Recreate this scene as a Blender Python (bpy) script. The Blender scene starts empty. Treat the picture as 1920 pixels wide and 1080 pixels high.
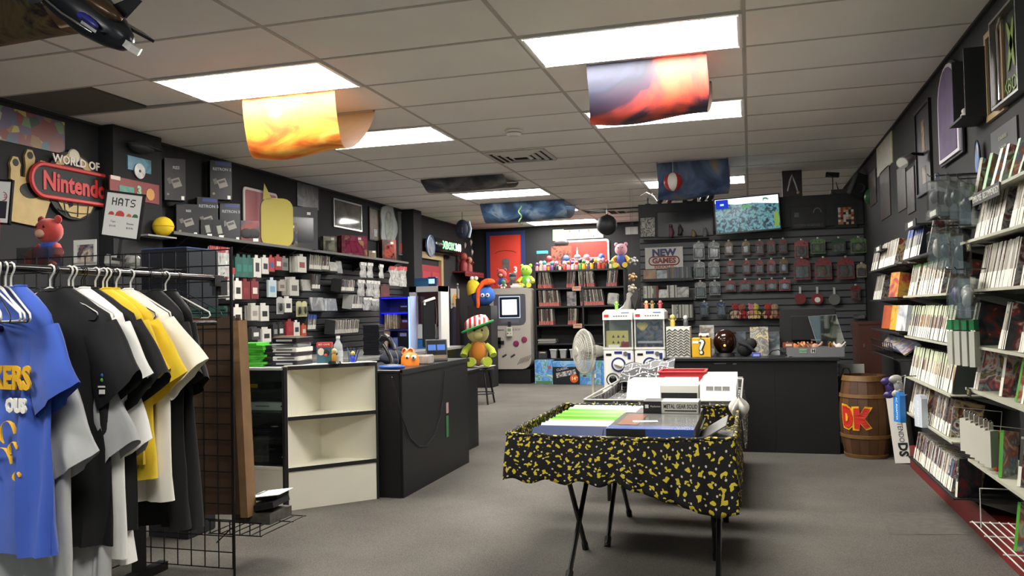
import bpy, bmesh, math, random
from math import sin, cos, pi, radians
from mathutils import Vector, Matrix, Euler
random.seed(7)
SC = bpy.context.scene
COL = SC.collection
# ---------------------------------------------------------------- camera
CF, YAW, PIT, ROL = 1553.1, .2795, .0289, -.0203
CAM = Vector((3.6505, -4.4015, 1.22))
_f = Vector((-sin(YAW)*cos(PIT), cos(YAW)*cos(PIT), sin(PIT)))
_r = Vector((cos(YAW), sin(YAW), 0)); _u = _r.cross(_f)
RT = cos(ROL)*_r + sin(ROL)*_u; UP = -sin(ROL)*_r + cos(ROL)*_u
cd = bpy.data.cameras.new('camera'); cam = bpy.data.objects.new('camera', cd); COL.objects.link(cam)
cd.sensor_width = 36; cd.lens = CF/1920*36; cd.clip_start = .05; cd.clip_end = 60
mw = Matrix((RT, UP, -_f)).transposed().to_4x4(); mw.translation = CAM
cam.matrix_world = mw; SC.camera = cam
# ---------------------------------------------------------------- view and world
VS = SC.view_settings
VS.view_transform = 'Standard'; VS.look = 'None'; VS.exposure = 0.5; VS.gamma = 1; VS.use_curve_mapping = False
W = bpy.data.worlds.new('world'); SC.world = W; W.use_nodes = True
W.node_tree.nodes['Background'].inputs[0].default_value = (.5, .55, .6, 1)
W.node_tree.nodes['Background'].inputs[1].default_value = 1.0
LIGHT = 30.0          # strength of the ceiling troffers
# measured plane points: where the sight line through a photograph pixel meets a plane of the room
def _ray(u, v): return _f + RT*((u-960)/CF) - UP*((v-540)/CF)
def PX(u, v, x): d = _ray(u, v); return CAM + d*((x-CAM.x)/d.x)
def PY(u, v, y): d = _ray(u, v); return CAM + d*((y-CAM.y)/d.y)
def PZ(u, v, z): d = _ray(u, v); return CAM + d*((z-CAM.z)/d.z)
# ---------------------------------------------------------------- materials
def lin(c):
    if isinstance(c, str):
        c = [int(c[i:i+2], 16)/255 for i in (0, 2, 4)]
        c = [x/12.92 if x <= .04045 else ((x+.055)/1.055)**2.4 for x in c]
    return (c[0], c[1], c[2], 1)
_MC = {}
def mat(c, rough=.6, metal=0, var=0, sc=8, bump=0, bsc=60, emit=0, alpha=1, trans=0, sheen=0):
    k = ('m', str(c), rough, metal, var, sc, bump, bsc, emit, alpha, trans, sheen)
    if k in _MC: return _MC[k]
    m = bpy.data.materials.new('plain'); m.use_nodes = True
    nt = m.node_tree; b = nt.nodes['Principled BSDF']
    b.inputs['Base Color'].default_value = lin(c); b.inputs['Roughness'].default_value = rough
    b.inputs['Metallic'].default_value = metal
    if sheen: b.inputs['Sheen Weight'].default_value = sheen
    if emit:
        b.inputs['Emission Color'].default_value = lin(c); b.inputs['Emission Strength'].default_value = emit
    if alpha < 1: b.inputs['Alpha'].default_value = alpha
    if trans: b.inputs['Transmission Weight'].default_value = trans; b.inputs['IOR'].default_value = 1.1
    if var or bump:
        tc = nt.nodes.new('ShaderNodeTexCoord')
    if var:
        n = nt.nodes.new('ShaderNodeTexNoise'); n.inputs['Scale'].default_value = sc; n.inputs['Detail'].default_value = 6
        nt.links.new(tc.outputs['Object'], n.inputs['Vector'])
        mx = nt.nodes.new('ShaderNodeMix'); mx.data_type = 'RGBA'; mx.blend_type = 'MULTIPLY'; mx.inputs[0].default_value = 1
        rp = nt.nodes.new('ShaderNodeValToRGB')
        rp.color_ramp.elements[0].position = .3; rp.color_ramp.elements[1].position = .7
        rp.color_ramp.elements[0].color = (1-var,)*3+(1,); rp.color_ramp.elements[1].color = (1, 1, 1, 1)
        nt.links.new(n.outputs['Fac'], rp.inputs[0]); nt.links.new(rp.outputs[0], mx.inputs[7])
        mx.inputs[6].default_value = lin(c); nt.links.new(mx.outputs[2], b.inputs['Base Color'])
    if bump:
        n2 = nt.nodes.new('ShaderNodeTexNoise'); n2.inputs['Scale'].default_value = bsc; n2.inputs['Detail'].default_value = 4
        nt.links.new(tc.outputs['Object'], n2.inputs['Vector'])
        bp = nt.nodes.new('ShaderNodeBump'); bp.inputs['Strength'].default_value = bump; bp.inputs['Distance'].default_value = .004
        nt.links.new(n2.outputs['Fac'], bp.inputs['Height']); nt.links.new(bp.outputs[0], b.inputs['Normal'])
    _MC[k] = m; return m
def artmat(cols, sc=14, rough=.35, kind='noise', rnd=True, dist=0., sat=1.0, seed=0):
    """printed picture: patches of the given colours; each object gets its own patches"""
    k = ('a', tuple(cols), sc, rough, kind, rnd, dist, seed)
    if k in _MC: return _MC[k]
    m = bpy.data.materials.new('print'); m.use_nodes = True
    nt = m.node_tree; b = nt.nodes['Principled BSDF']; b.inputs['Roughness'].default_value = rough
    tc = nt.nodes.new('ShaderNodeTexCoord'); oi = nt.nodes.new('ShaderNodeObjectInfo')
    add = nt.nodes.new('ShaderNodeVectorMath'); add.operation = 'ADD'
    mul = nt.nodes.new('ShaderNodeMath'); mul.operation = 'MULTIPLY'; mul.inputs[1].default_value = 37. if rnd else 0
    ad2 = nt.nodes.new('ShaderNodeMath'); ad2.operation = 'ADD'; ad2.inputs[1].default_value = seed*3.7
    nt.links.new(oi.outputs['Random'], mul.inputs[0]); nt.links.new(mul.outputs[0], ad2.inputs[0])
    nt.links.new(tc.outputs['Object'], add.inputs[0]); nt.links.new(ad2.outputs[0], add.inputs[1])
    src = add.outputs[0]
    if kind == 'voronoi':
        t = nt.nodes.new('ShaderNodeTexVoronoi'); t.inputs['Scale'].default_value = sc; out = t.outputs['Color']
    elif kind in ('noise', 'object'):
        t = nt.nodes.new('ShaderNodeTexNoise'); t.inputs['Scale'].default_value = sc*.55; t.inputs['Detail'].default_value = 6; t.inputs['Distortion'].default_value = dist or 1.2; out = t.outputs['Fac']
    else:
        t = nt.nodes.new('ShaderNodeTexWave'); t.inputs['Scale'].default_value = sc; t.inputs['Distortion'].default_value = dist; out = t.outputs['Fac']
    nt.links.new(src, t.inputs['Vector'])
    if kind == 'object':     # one tone per object, with a little printed variation
        ma = nt.nodes.new('ShaderNodeMath'); ma.operation = 'MULTIPLY_ADD'; ma.inputs[1].default_value = .22; nt.links.new(t.outputs['Fac'], ma.inputs[0]); m2 = nt.nodes.new('ShaderNodeMath'); m2.operation = 'MULTIPLY'; m2.inputs[1].default_value = .9; nt.links.new(oi.outputs['Random'], m2.inputs[0]); nt.links.new(m2.outputs[0], ma.inputs[2]); out = ma.outputs[0]
    rp = nt.nodes.new('ShaderNodeValToRGB'); e = rp.color_ramp.elements
    n = len(cols); lo, hi = (.0, 1.) if kind in ('voronoi', 'object') else (.3, .7)
    for i, c in enumerate(cols):
        if i > 1: e.new(.5)
    for i, c in enumerate(cols):
        e[i].position = lo + (hi-lo)*(i/n if kind in ('voronoi', 'object') else i/max(1, n-1)); e[i].color = lin(c)
    if kind in ('voronoi', 'object'): rp.color_ramp.interpolation = 'CONSTANT'
    nt.links.new(out, rp.inputs[0]); nt.links.new(rp.outputs[0], b.inputs['Base Color'])
    _MC[k] = m; return m
def glassmat(tint='ffffff', rough=.05, opac=.12):
    k = ('g', tint, rough, opac)
    if k in _MC: return _MC[k]
    m = bpy.data.materials.new('clear'); m.use_nodes = True
    nt = m.node_tree; nt.nodes.remove(nt.nodes['Principled BSDF']); out = nt.nodes['Material Output']
    tr = nt.nodes.new('ShaderNodeBsdfTransparent'); tr.inputs[0].default_value = lin(tint)
    gl = nt.nodes.new('ShaderNodeBsdfGlossy'); gl.inputs['Roughness'].default_value = rough
    mx = nt.nodes.new('ShaderNodeMixShader'); mx.inputs[0].default_value = opac
    nt.links.new(tr.outputs[0], mx.inputs[1]); nt.links.new(gl.outputs[0], mx.inputs[2]); nt.links.new(mx.outputs[0], out.inputs[0])
    _MC[k] = m; return m
BLK = mat('141414', .55); BLKG = mat('101010', .3); WHT = mat('e6e4dc', .5); STEEL = mat('9a9a98', .35, 1); CHROME = mat('c8c8c8', .15, 1)
DWOOD = mat('15161a', .5, var=.15, sc=20); PAPER = mat('eeece4', .7)
# ---------------------------------------------------------------- mesh collecting
class MB:
    def __init__(s): s.v = []; s.f = []; s.m = []
    def _add(s, vs, fs, mi=0, T=None):
        o = len(s.v)
        s.v += [tuple(T @ Vector(p)) for p in vs] if T else [tuple(p) for p in vs]
        s.f += [tuple(i+o for i in q) for q in fs]
        s.m += [mi]*len(fs) if isinstance(mi, int) else list(mi)
        return s
    def box(s, c, d, mi=0, rz=0, ch=0, T=None, rx=0, ry=0):
        x, y, z = d[0]/2, d[1]/2, d[2]/2
        M = Matrix.Translation(c) @ Euler((rx, ry, rz)).to_matrix().to_4x4()
        if T: M = T @ M
        if not ch:
            vs = [(-x,-y,-z),(x,-y,-z),(x,y,-z),(-x,y,-z),(-x,-y,z),(x,-y,z),(x,y,z),(-x,y,z)]
            # order of faces: -y, +x, +y, -x, top, bottom
            return s._add(vs, [(0,1,5,4),(1,2,6,5),(2,3,7,6),(3,0,4,7),(4,5,6,7),(3,2,1,0)], mi, M)
        ch = min(ch, x*.95, y*.95, z*.95); vs = []; idx = {}
        for sx in (-1,1):
            for sy in (-1,1):
                for sz in (-1,1):
                    for a in range(3):
                        e = [x-ch, y-ch, z-ch]; e[a] = (x,y,z)[a]
                        idx[sx,sy,sz,a] = len(vs); vs.append((sx*e[0], sy*e[1], sz*e[2]))
        fs = []; S = (-1,1)
        for a in range(3):
            b, c2 = (a+1)%3, (a+2)%3
            for sg in S:
                q = []
                for (p, r) in ((-1,-1),(1,-1),(1,1),(-1,1)):
                    k = [0,0,0]; k[a] = sg; k[b] = p; k[c2] = r; q.append(idx[k[0],k[1],k[2],a])
                fs.append(tuple(q) if sg > 0 else tuple(q[::-1]))
        for a in range(3):
            b, c2 = (a+1)%3, (a+2)%3
            for p in S:
                for r in S:
                    def g(t, ax):
                        k = [0,0,0]; k[a] = t; k[b] = p; k[c2] = r; return idx[k[0],k[1],k[2],ax]
                    q = (g(-1,b), g(1,b), g(1,c2), g(-1,c2)); fs.append(q if p*r < 0 else q[::-1])
        for sx in S:
            for sy in S:
                for sz in S:
                    q = tuple(idx[sx,sy,sz,a] for a in range(3)); fs.append(q if sx*sy*sz > 0 else q[::-1])
        return s._add(vs, fs, mi if isinstance(mi, int) else mi[0], M)
    def cyl(s, p0, p1, r0, r1=None, n=10, mi=0, caps=True):
        p0, p1 = Vector(p0), Vector(p1); r1 = r0 if r1 is None else r1
        d = (p1-p0).normalized(); a = d.orthogonal().normalized(); b = d.cross(a)
        vs = [p0+(a*cos(2*pi*i/n)+b*sin(2*pi*i/n))*r0 for i in range(n)] + [p1+(a*cos(2*pi*i/n)+b*sin(2*pi*i/n))*r1 for i in range(n)]
        fs = [(i, (i+1)%n, n+(i+1)%n, n+i) for i in range(n)]
        if caps: fs += [tuple(range(n))[::-1], tuple(range(n, 2*n))]
        return s._add(vs, fs, mi)
    def tube(s, pts, r, n=6, mi=0, closed=False):
        pts = [Vector(p) for p in pts]; N = len(pts); vs = []; prev = None
        rr = r if isinstance(r, (list, tuple)) else [r]*N
        for i, p in enumerate(pts):
            if closed: t = pts[(i+1)%N]-pts[i-1]
            else: t = pts[min(i+1, N-1)]-pts[max(i-1, 0)]
            t.normalize()
            a = (prev - t*prev.dot(t)) if prev is not None else t.orthogonal()
            if a.length < 1e-6: a = t.orthogonal()
            a.normalize(); prev = a; b = t.cross(a)
            vs += [p+(a*cos(2*pi*k/n)+b*sin(2*pi*k/n))*rr[i] for k in range(n)]
        fs = []
        for i in range(N if closed else N-1):
            j = (i+1) % N
            fs += [(i*n+k, i*n+(k+1)%n, j*n+(k+1)%n, j*n+k) for k in range(n)]
        if not closed: fs += [tuple(range(n))[::-1], tuple(range((N-1)*n, N*n))]
        return s._add(vs, fs, mi)
    def lathe(s, prof, n=20, c=(0,0,0), mi=0, T=None, arc=2*pi):
        vs = []; fs = []; K = len(prof); full = abs(arc-2*pi) < 1e-6; nn = n if full else n+1
        for i in range(nn):
            a = arc*i/n
            vs += [(c[0]+r*cos(a), c[1]+r*sin(a), c[2]+z) for r, z in prof]
        for i in range(n):
            j = (i+1) % nn
            fs += [(i*K+k, j*K+k, j*K+k+1, i*K+k+1) for k in range(K-1)]
        return s._add(vs, fs, mi, T)
    def sph(s, c, r, n=14, mi=0, T=None):
        r = (r, r, r) if not isinstance(r, (tuple, list)) else r
        m = max(6, n//2+1); vs = []; fs = []
        for i in range(m+1):
            a = pi*i/m
            for j in range(n):
                b = 2*pi*j/n; vs.append((c[0]+r[0]*sin(a)*cos(b), c[1]+r[1]*sin(a)*sin(b), c[2]+r[2]*cos(a)))
        for i in range(m):
            for j in range(n): fs.append((i*n+j, (i+1)*n+j, (i+1)*n+(j+1)%n, i*n+(j+1)%n))
        return s._add(vs, fs, mi, T)
    def prism(s, pts, h, mi=0, T=None, side=None):
        """outline in local x,y extruded from z=0 to z=h"""
        n = len(pts); vs = [(p[0], p[1], 0) for p in pts] + [(p[0], p[1], h) for p in pts]
        fs = [tuple(range(n))[::-1], tuple(range(n, 2*n))] + [(i, (i+1)%n, n+(i+1)%n, n+i) for i in range(n)]
        sd = mi if side is None else side
        return s._add(vs, fs, [mi, mi]+[sd]*n, T)
    def grid(s, fn, nu, nv, mi=0, cu=False, thick=0):
        vs = [fn(i/nu, j/nv) for j in range(nv+1) for i in range(nu+1)]; w = nu+1
        fs = [(j*w+i, j*w+i+1, (j+1)*w+i+1, (j+1)*w+i) for j in range(nv) for i in range(nu)]
        return s._add(vs, fs, mi)
    def mesh(s, name, mats, smooth=0):
        me = bpy.data.meshes.new(name); me.from_pydata(s.v, [], s.f)
        for m in (mats if isinstance(mats, (list, tuple)) else [mats]): me.materials.append(m)
        me.polygons.foreach_set('material_index', s.m)
        if smooth: me.shade_smooth(); me.set_sharp_from_angle(angle=radians(smooth))
        me.update(); return me
def TR(loc=(0,0,0), rot=(0,0,0), sc=(1,1,1)): return Matrix.LocRotScale(Vector(loc), Euler(rot), Vector(sc))
def ob(name, me, parent=None, loc=(0,0,0), rot=(0,0,0), label=None, cat=None, group=None, kind=None, scale=None):
    o = bpy.data.objects.new(name, me); COL.objects.link(o)
    o.location = loc; o.rotation_euler = rot
    if scale: o.scale = scale
    if parent: o.parent = parent
    if label: o['label'] = label
    if cat: o['category'] = cat
    if group: o['group'] = group
    if kind: o['kind'] = kind
    return o
def thing(name, label, cat, loc=(0,0,0), rz=0, group=None, rot=None):
    o = ob(name, None, None, loc, rot or (0,0,rz), label, cat, group); o.empty_display_size = .05; return o
_BX = {}
def bx(name, d, m, parent=None, loc=(0,0,0), rot=(0,0,0), ch=0, **k):
    """one box-shaped piece, mesh shared between equal ones"""
    key = (tuple(round(x, 4) for x in d), tuple(x.as_pointer() for x in m) if isinstance(m, (list, tuple)) else m.as_pointer(), ch)
    if key not in _BX:
        mi = list(range(6)) if isinstance(m, (list, tuple)) else 0
        _BX[key] = MB().box((0,0,0), d, mi, ch=0 if isinstance(m, (list, tuple)) else ch).mesh(name, m)
    return ob(name, _BX[key], parent, loc, rot, **k)
def span(name, a, b, m, parent=None, ch=0, **k):
    """box between two opposite corners"""
    a, b = Vector(a), Vector(b); c = (a+b)/2; d = [abs(x) for x in (b-a)]
    return bx(name, d, m, parent, c, ch=ch, **k)
_TX = {}
def text(s, size, m, parent, loc, rot=(pi/2,0,0), name='lettering', depth=.0008, align='CENTER', bold=0, sx=1, shear=0, **k):
    key = (s, size, m.as_pointer(), depth, align, bold, sx, shear)
    if key not in _TX:
        cu = bpy.data.curves.new('t', 'FONT'); cu.body = s; cu.size = size; cu.extrude = depth; cu.align_x = align; cu.align_y = 'CENTER'
        cu.resolution_u = 2; cu.offset = bold; cu.shear = shear
        t = bpy.data.objects.new('t', cu); me = bpy.data.meshes.new_from_object(t)
        bpy.data.objects.remove(t); bpy.data.curves.remove(cu); me.name = 'lettering'; me.materials.clear(); me.materials.append(m)
        if sx != 1: me.transform(Matrix.Diagonal((sx, 1, 1, 1)))
        _TX[key] = me
    return ob(name, _TX[key], parent, loc, rot, **k)
def nth(i): i += 1; return '%d%s' % (i, 'th' if 10 < i % 100 < 14 else {1: 'st', 2: 'nd', 3: 'rd'}.get(i % 10, 'th'))
def nl(i, lab, how='from the left'): return '%s %s, %s' % (nth(i), lab, how)
FX = (pi/2, 0, pi/2)      # faces +x
FNX = (pi/2, 0, -pi/2)    # faces -x
FNY = (pi/2, 0, 0)        # faces -y
# ================================================================ the room
X0, X1, YA, YB, CE = -1.2192, 4.88, -5.6, 10.0, 2.7455
def noisefloor():
    m = mat('6e6a64', .95, var=.35, sc=3); 
    k = bpy.data.materials.new('carpet'); k.use_nodes = True; nt = k.node_tree; b = nt.nodes['Principled BSDF']
    tc = nt.nodes.new('ShaderNodeTexCoord'); n1 = nt.nodes.new('ShaderNodeTexNoise'); n2 = nt.nodes.new('ShaderNodeTexNoise')
    n1.inputs['Scale'].default_value = 1.1; n1.inputs['Detail'].default_value = 5; n2.inputs['Scale'].default_value = 210; n2.inputs['Detail'].default_value = 4
    for n in (n1, n2): nt.links.new(tc.outputs['Object'], n.inputs['Vector'])
    mx = nt.nodes.new('ShaderNodeMath'); mx.operation = 'MULTIPLY_ADD'; mx.inputs[1].default_value = .35
    nt.links.new(n1.outputs['Fac'], mx.inputs[0]); 
    m2 = nt.nodes.new('ShaderNodeMath'); m2.operation = 'MULTIPLY'; m2.inputs[1].default_value = .65; nt.links.new(n2.outputs['Fac'], m2.inputs[0]); nt.links.new(m2.outputs[0], mx.inputs[2])
    rp = nt.nodes.new('ShaderNodeValToRGB'); e = rp.color_ramp.elements
    e[0].position = .32; e[0].color = lin('302d2a'); e[1].position = .68; e[1].color = lin('6f6a62')
    nt.links.new(mx.outputs[0], rp.inputs[0]); nt.links.new(rp.outputs[0], b.inputs['Base Color'])
    b.inputs['Roughness'].default_value = .95
    bp = nt.nodes.new('ShaderNodeBump'); bp.inputs['Strength'].default_value = .6; bp.inputs['Distance'].default_value = .006
    nt.links.new(n2.outputs['Fac'], bp.inputs['Height']); nt.links.new(bp.outputs[0], b.inputs['Normal'])
    return k
CARPET = noisefloor()
floor = span('floor', (X0-.1, YA, -.06), (X1+.1, YB, 0), CARPET, kind='structure')
WALLM = mat('1c1c1f', .85, var=.2, sc=3, bump=.15, bsc=90); WALLR = mat('313131', .85, var=.2, sc=3, bump=.15, bsc=90)
wl = span('wall_left', (X0-.12, YA, 0), (X0, YB, CE+.15), WALLM, kind='structure')
wr = span('wall_right', (X1, YA, 0), (X1+.12, YB, CE+.15), WALLR, kind='structure')
wb = span('wall_back', (X0-.12, YB, 0), (X1+.12, YB+.12, CE+.15), mat('17181a', .85, var=.2, sc=3), kind='structure')
FWM = mat('6b6b68', .85)
wf = span('wall_front', (X0-.12, YA-.12, 0), (X1+.12, YA, .55), FWM, kind='structure')
span('wall_front_head', (X0-.12, YA-.12, 2.45), (X1+.12, YA, CE+.15), FWM, kind='structure')
for n, (xa, xb) in enumerate(((X0, .55), (.67, 2.6), (2.72, X1))):  # unseen front windows, added so world daylight fills in from behind the camera
    span('trim_%d' % (n+1), (xb, YA-.12, .55), (min(xb+.12, X1+.12), YA, 2.45), mat('2a2a2a', .5), kind='structure')
    w = span('window_%d' % (n+1), (xa, YA-.07, .55), (xb, YA-.06, 2.45), glassmat('dfe8e6', .02, .08), kind='structure')
# pilasters on the left wall
a = PX(212, 300, X0+.14).y; b = PX(303, 300, X0+.14).y
span('wall_left_pilaster', (X0, a, 0), (X0+.14, b, CE), WALLM, kind='structure')
# pilaster further back
span('wall_left_pier', (X0, 6.75, 0), (X0+.2, 7.05, CE), WALLM, kind='structure')
# ceiling: slab above, tiles hung in a grid
ceil = span('ceiling', (X0-.1, YA, CE+.12), (X1+.1, YB, CE+.2), mat('55524e', .9), kind='structure')
TX, TY = 1.2192, .6096
TILE = mat('f5f2ec', .95, var=.06, sc=1.5, bump=.25, bsc=220); TILEF = mat('bdb6b2', .95, var=.05, sc=1.5, bump=.2, bsc=220)
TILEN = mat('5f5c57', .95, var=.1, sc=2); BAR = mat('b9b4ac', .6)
LIGHTS = [(0,0),(2,0),(0,3),(2,3),(0,9),(2,9),(0,12),(0,15),(2,15),(0,-6),(2,-6)]
VENTS = [(1,5)]
VENTS2 = [(1,13)]
tm = MB().box((0,0,.0), (TX-.022, TY-.022, .014)).mesh('ceiling_tile', TILE)
zc = ceil.location.z; ceil_off = Vector((ceil.location.x, ceil.location.y, 0))
for i in range(-1, 4):
    for j in range(-9, 17):
        if (i, j) in LIGHTS or (i, j) in VENTS2: continue
        cx, cy = (i+.5)*TX, (j+.5)*TY
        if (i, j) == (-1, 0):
            # cut tile coloured dark for the gap's shade, with a lifted narrower one
            bx('ceiling_tile', (.70, TY-.022, .014), TILEN, ceil, Vector((X0+.36, cy, CE+.012-zc))-ceil_off, label='dark grey ceiling tile painted for the shade of the gap by the left wall')
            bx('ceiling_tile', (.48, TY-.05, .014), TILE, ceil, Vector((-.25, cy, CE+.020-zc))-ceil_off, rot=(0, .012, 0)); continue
        ob('ceiling_tile', tm, ceil, Vector((cx, cy, CE+.010+random.uniform(-.002, .002)-zc))-ceil_off)
for i in range(-1, 5):
    bx('grid_runner', (.024, YB-YA, .022), BAR, ceil, Vector((min(max(i*TX, X0+.012), X1-.012), (YA+YB)/2, CE+.011-zc))-ceil_off)
for j in range(-9, 17):
    bx('grid_cross_tee', (X1-X0, .022, .018), BAR, ceil, Vector(((X0+X1)/2, j*TY, CE+.009-zc))-ceil_off)
# wall angle along the sides
for x in (X0+.012, X1-.012): bx('wall_angle', (.024, YB-YA, .02), mat('2b2b2b', .7), ceil, Vector((x, (YA+YB)/2, CE-.004-zc))-ceil_off)
# ---------------------------------------------------------------- recessed lights
EM = bpy.data.materials.new('light_diffuser'); EM.use_nodes = True
_b = EM.node_tree.nodes['Principled BSDF']; _b.inputs['Base Color'].default_value = (.9,.9,.88,1)
_b.inputs['Emission Color'].default_value = (1, .97, .915, 1); _b.inputs['Emission Strength'].default_value = LIGHT
fr = MB()
for sx in (-1, 1): fr.box((sx*(TX/2-.022), 0, 0), (.030, TY-.024, .02))
for sy in (-1, 1): fr.box((0, sy*(TY/2-.026), 0), (TX-.05, .036, .02))
frm = fr.mesh('frame', mat('d8d6d0', .5)); dif = MB().prism([(-TX/2+.034,-.012),(-TX/2+.040,-.016),(TX/2-.040,-.016),(TX/2-.034,-.012),(TX/2-.034,.004),(-TX/2+.034,.004)], TY-.08, T=TR((0,TY/2-.04,0),(pi/2,0,0))).mesh('diffuser', EM)
bod = MB().box((0,0,.05), (TX-.07, TY-.08, .08)).mesh('housing', WHT)
LAB = {(0,0):'large ceiling light panel nearest on the left, behind the orange poster', (2,0):'brightest ceiling light panel nearest top centre, above the dark red poster',
 (0,3):'ceiling light panel just behind the curled orange poster', (2,3):'ceiling light panel mostly hidden behind the dark red poster',
 (0,9):'ceiling light panel between the grey and the blue hanging posters', (2,9):'ceiling light panel behind the blue poster above the television',
 (0,12):'ceiling light panel mostly hidden by the sagging blue poster', (0,15):'farthest ceiling light panel, in front of the back wall',
 (2,12):'ceiling light panel behind the slatted partition', (2,15):'ceiling light panel over the back corner behind the partition',
 (0,-6):'ceiling light panel behind the viewer on the left', (2,-6):'ceiling light panel behind the viewer on the right'}
for (i, j) in LIGHTS:
    t = thing('ceiling_light', LAB[i,j], 'ceiling light', ((i+.5)*TX, (j+.5)*TY, CE+.002), group='recessed ceiling light panels')
    ob('frame', frm, t); ob('diffuser', dif, t, (0,0,.004)); ob('housing', bod, t, (0,0,.012))
# ---------------------------------------------------------------- vents and smoke detector
def vent(loc, sx, sy, label, n=4):
    t = thing('ceiling_vent', label, 'vent', loc)
    g = mat('d2d0ca', .35, .3); dk = mat('17171a', .8)
    bx('backing', (sx-.02, sy-.02, .004), dk, t, (0,0,-.003))
    for k in range(n):
        w, h = sx/2*(1-k/n*.92), sy/2*(1-k/n*.92); mb = MB(); z = -.006-.004*k
        for s in (-1, 1):
            mb.box((0, s*h, z), (2*w+.02, .034, .006), rx=s*.3); mb.box((s*w, 0, z), (.034, 2*h, .006), ry=-s*.3)
        ob('louver_ring', mb.mesh('louver_ring', g), t)
vent((1.535, 3.40, CE-.002), .56, .56, 'square louvered ceiling vent in front of the smoke detector')
vent((2.02, 8.35, CE-.002), .9, .5, 'dark ceiling vent above the black hanging ball', 3)
t = thing('smoke_detector', 'round white smoke detector on the ceiling', 'smoke detector', tuple(PZ(963, 245, CE)))
ob('base', MB().lathe([(0,0),(.075,0),(.075,-.012),(0,-.012)], 24).mesh('base', WHT, 30), t)
ob('cover', MB().lathe([(.066,-.010),(.062,-.034),(.045,-.046),(0,-.048)], 24).mesh('cover', mat('dedcd4', .5), 30), t)
ob('sensor_grille', MB().lathe([(.0645,-.018),(.0655,-.020),(.0655,-.026),(.0635,-.028)], 24).mesh('sensor_grille', mat('8d8b84', .6)), t)
# ---------------------------------------------------------------- partition with slats behind the right counter
PYW = 5.4
part = span('wall_partition', (2.41, PYW, 0), (X1, PYW+.1, 2.455), BLK, kind='structure')
SLAT = mat('55575a', .55, var=.12, sc=6)
sm = MB().box((0,0,0), (X1-2.43, .016, .066), ch=.004).mesh('slat', SLAT)
for k in range(27): ob('slat', sm, part, (((2.41+X1)/2)-part.location.x, -.05-.008, .05+k*.0762-part.location.z))
# header boards above the slats
bx('header_board', (X1-2.43, .03, .34), mat('1b1b1e', .5), part, ((2.41+X1)/2-part.location.x, -.066, 2.275-part.location.z))
# slats on the left wall behind the shop counter
SLB = mat('2a2a2b', .55, var=.12, sc=6)
lsm = MB().box((0,0,0), (.016, 5.3, .066), ch=.004).mesh('slat', SLB)
for k in range(18): ob('slat', lsm, wl, (X0+.008-wl.location.x, 4.15-wl.location.y, .62+k*.0762-wl.location.z))
# faint lighter carpet patches
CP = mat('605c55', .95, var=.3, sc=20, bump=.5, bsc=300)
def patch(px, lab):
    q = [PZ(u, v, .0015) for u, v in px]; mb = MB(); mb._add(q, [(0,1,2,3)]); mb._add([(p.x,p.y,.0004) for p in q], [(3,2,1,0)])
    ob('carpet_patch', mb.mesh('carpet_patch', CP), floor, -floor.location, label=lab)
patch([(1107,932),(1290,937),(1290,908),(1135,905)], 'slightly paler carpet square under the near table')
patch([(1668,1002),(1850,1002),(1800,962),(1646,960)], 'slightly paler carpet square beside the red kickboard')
# ================================================================ shop counter on the left
BLKW = mat('0e0e10', .45, var=.1, sc=10, bump=.1, bsc=40); CREAM = mat('e8e4d2', .45, var=.05, sc=5)
# angled white corner display with open shelves
A = Vector((.827, .238)); B = Vector((1.24, .663)); K = Vector((.827, .663))
t = thing('corner_display', 'white open corner shelf unit with black edges at the end of the counter', 'shelf unit', (A.x, A.y, 0))
def tri(z0, z1, ins=0, m=CREAM, name='shelf'):
    pts = [(A.x+ins*.3-A.x, A.y+ins-A.y), (B.x-ins-A.x, B.y-ins*.3-A.y), (K.x-A.x, K.y-A.y)]
    return ob(name, MB().prism(pts, z1-z0).mesh(name, m), t, (0, 0, z0))
d = (B-A); ang = math.atan2(d.y, d.x); L = d.length; nrm = Vector((d.y, -d.x)).normalized(); mid = (A+B)/2-A
bx('back_panel', (.018, .425, .90), CREAM, t, (-.009, .2125, .45)); bx('back_panel', (.413, .018, .90), CREAM, t, (.2065, .434, .45))
for z in (.245, .565): tri(z, z+.018)
tri(.885, .903)
tp = bx('top', (L+.02, .03, .006), CREAM, t, (mid.x-nrm.x*.012, mid.y-nrm.y*.012, .906), (0, 0, ang))
for z in (.254, .574, .893): bx('edge_strip', (L-.012, .006, .024), BLK, t, (mid.x+nrm.x*.004, mid.y+nrm.y*.004, z), (0, 0, ang))
bx('front_panel', (L-.012, .016, .242), CREAM, t, (mid.x-nrm.x*.006, mid.y-nrm.y*.006, .121), (0, 0, ang))
bx('corner_post', (.02, .02, .90), BLK, t, (nrm.x*.004-.006, nrm.y*.004-.006, .45), (0, 0, ang))
bx('corner_post', (.012, .02, .90), BLK, t, (d.x+.002, d.y+.002, .45), (0, 0, ang))
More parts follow.
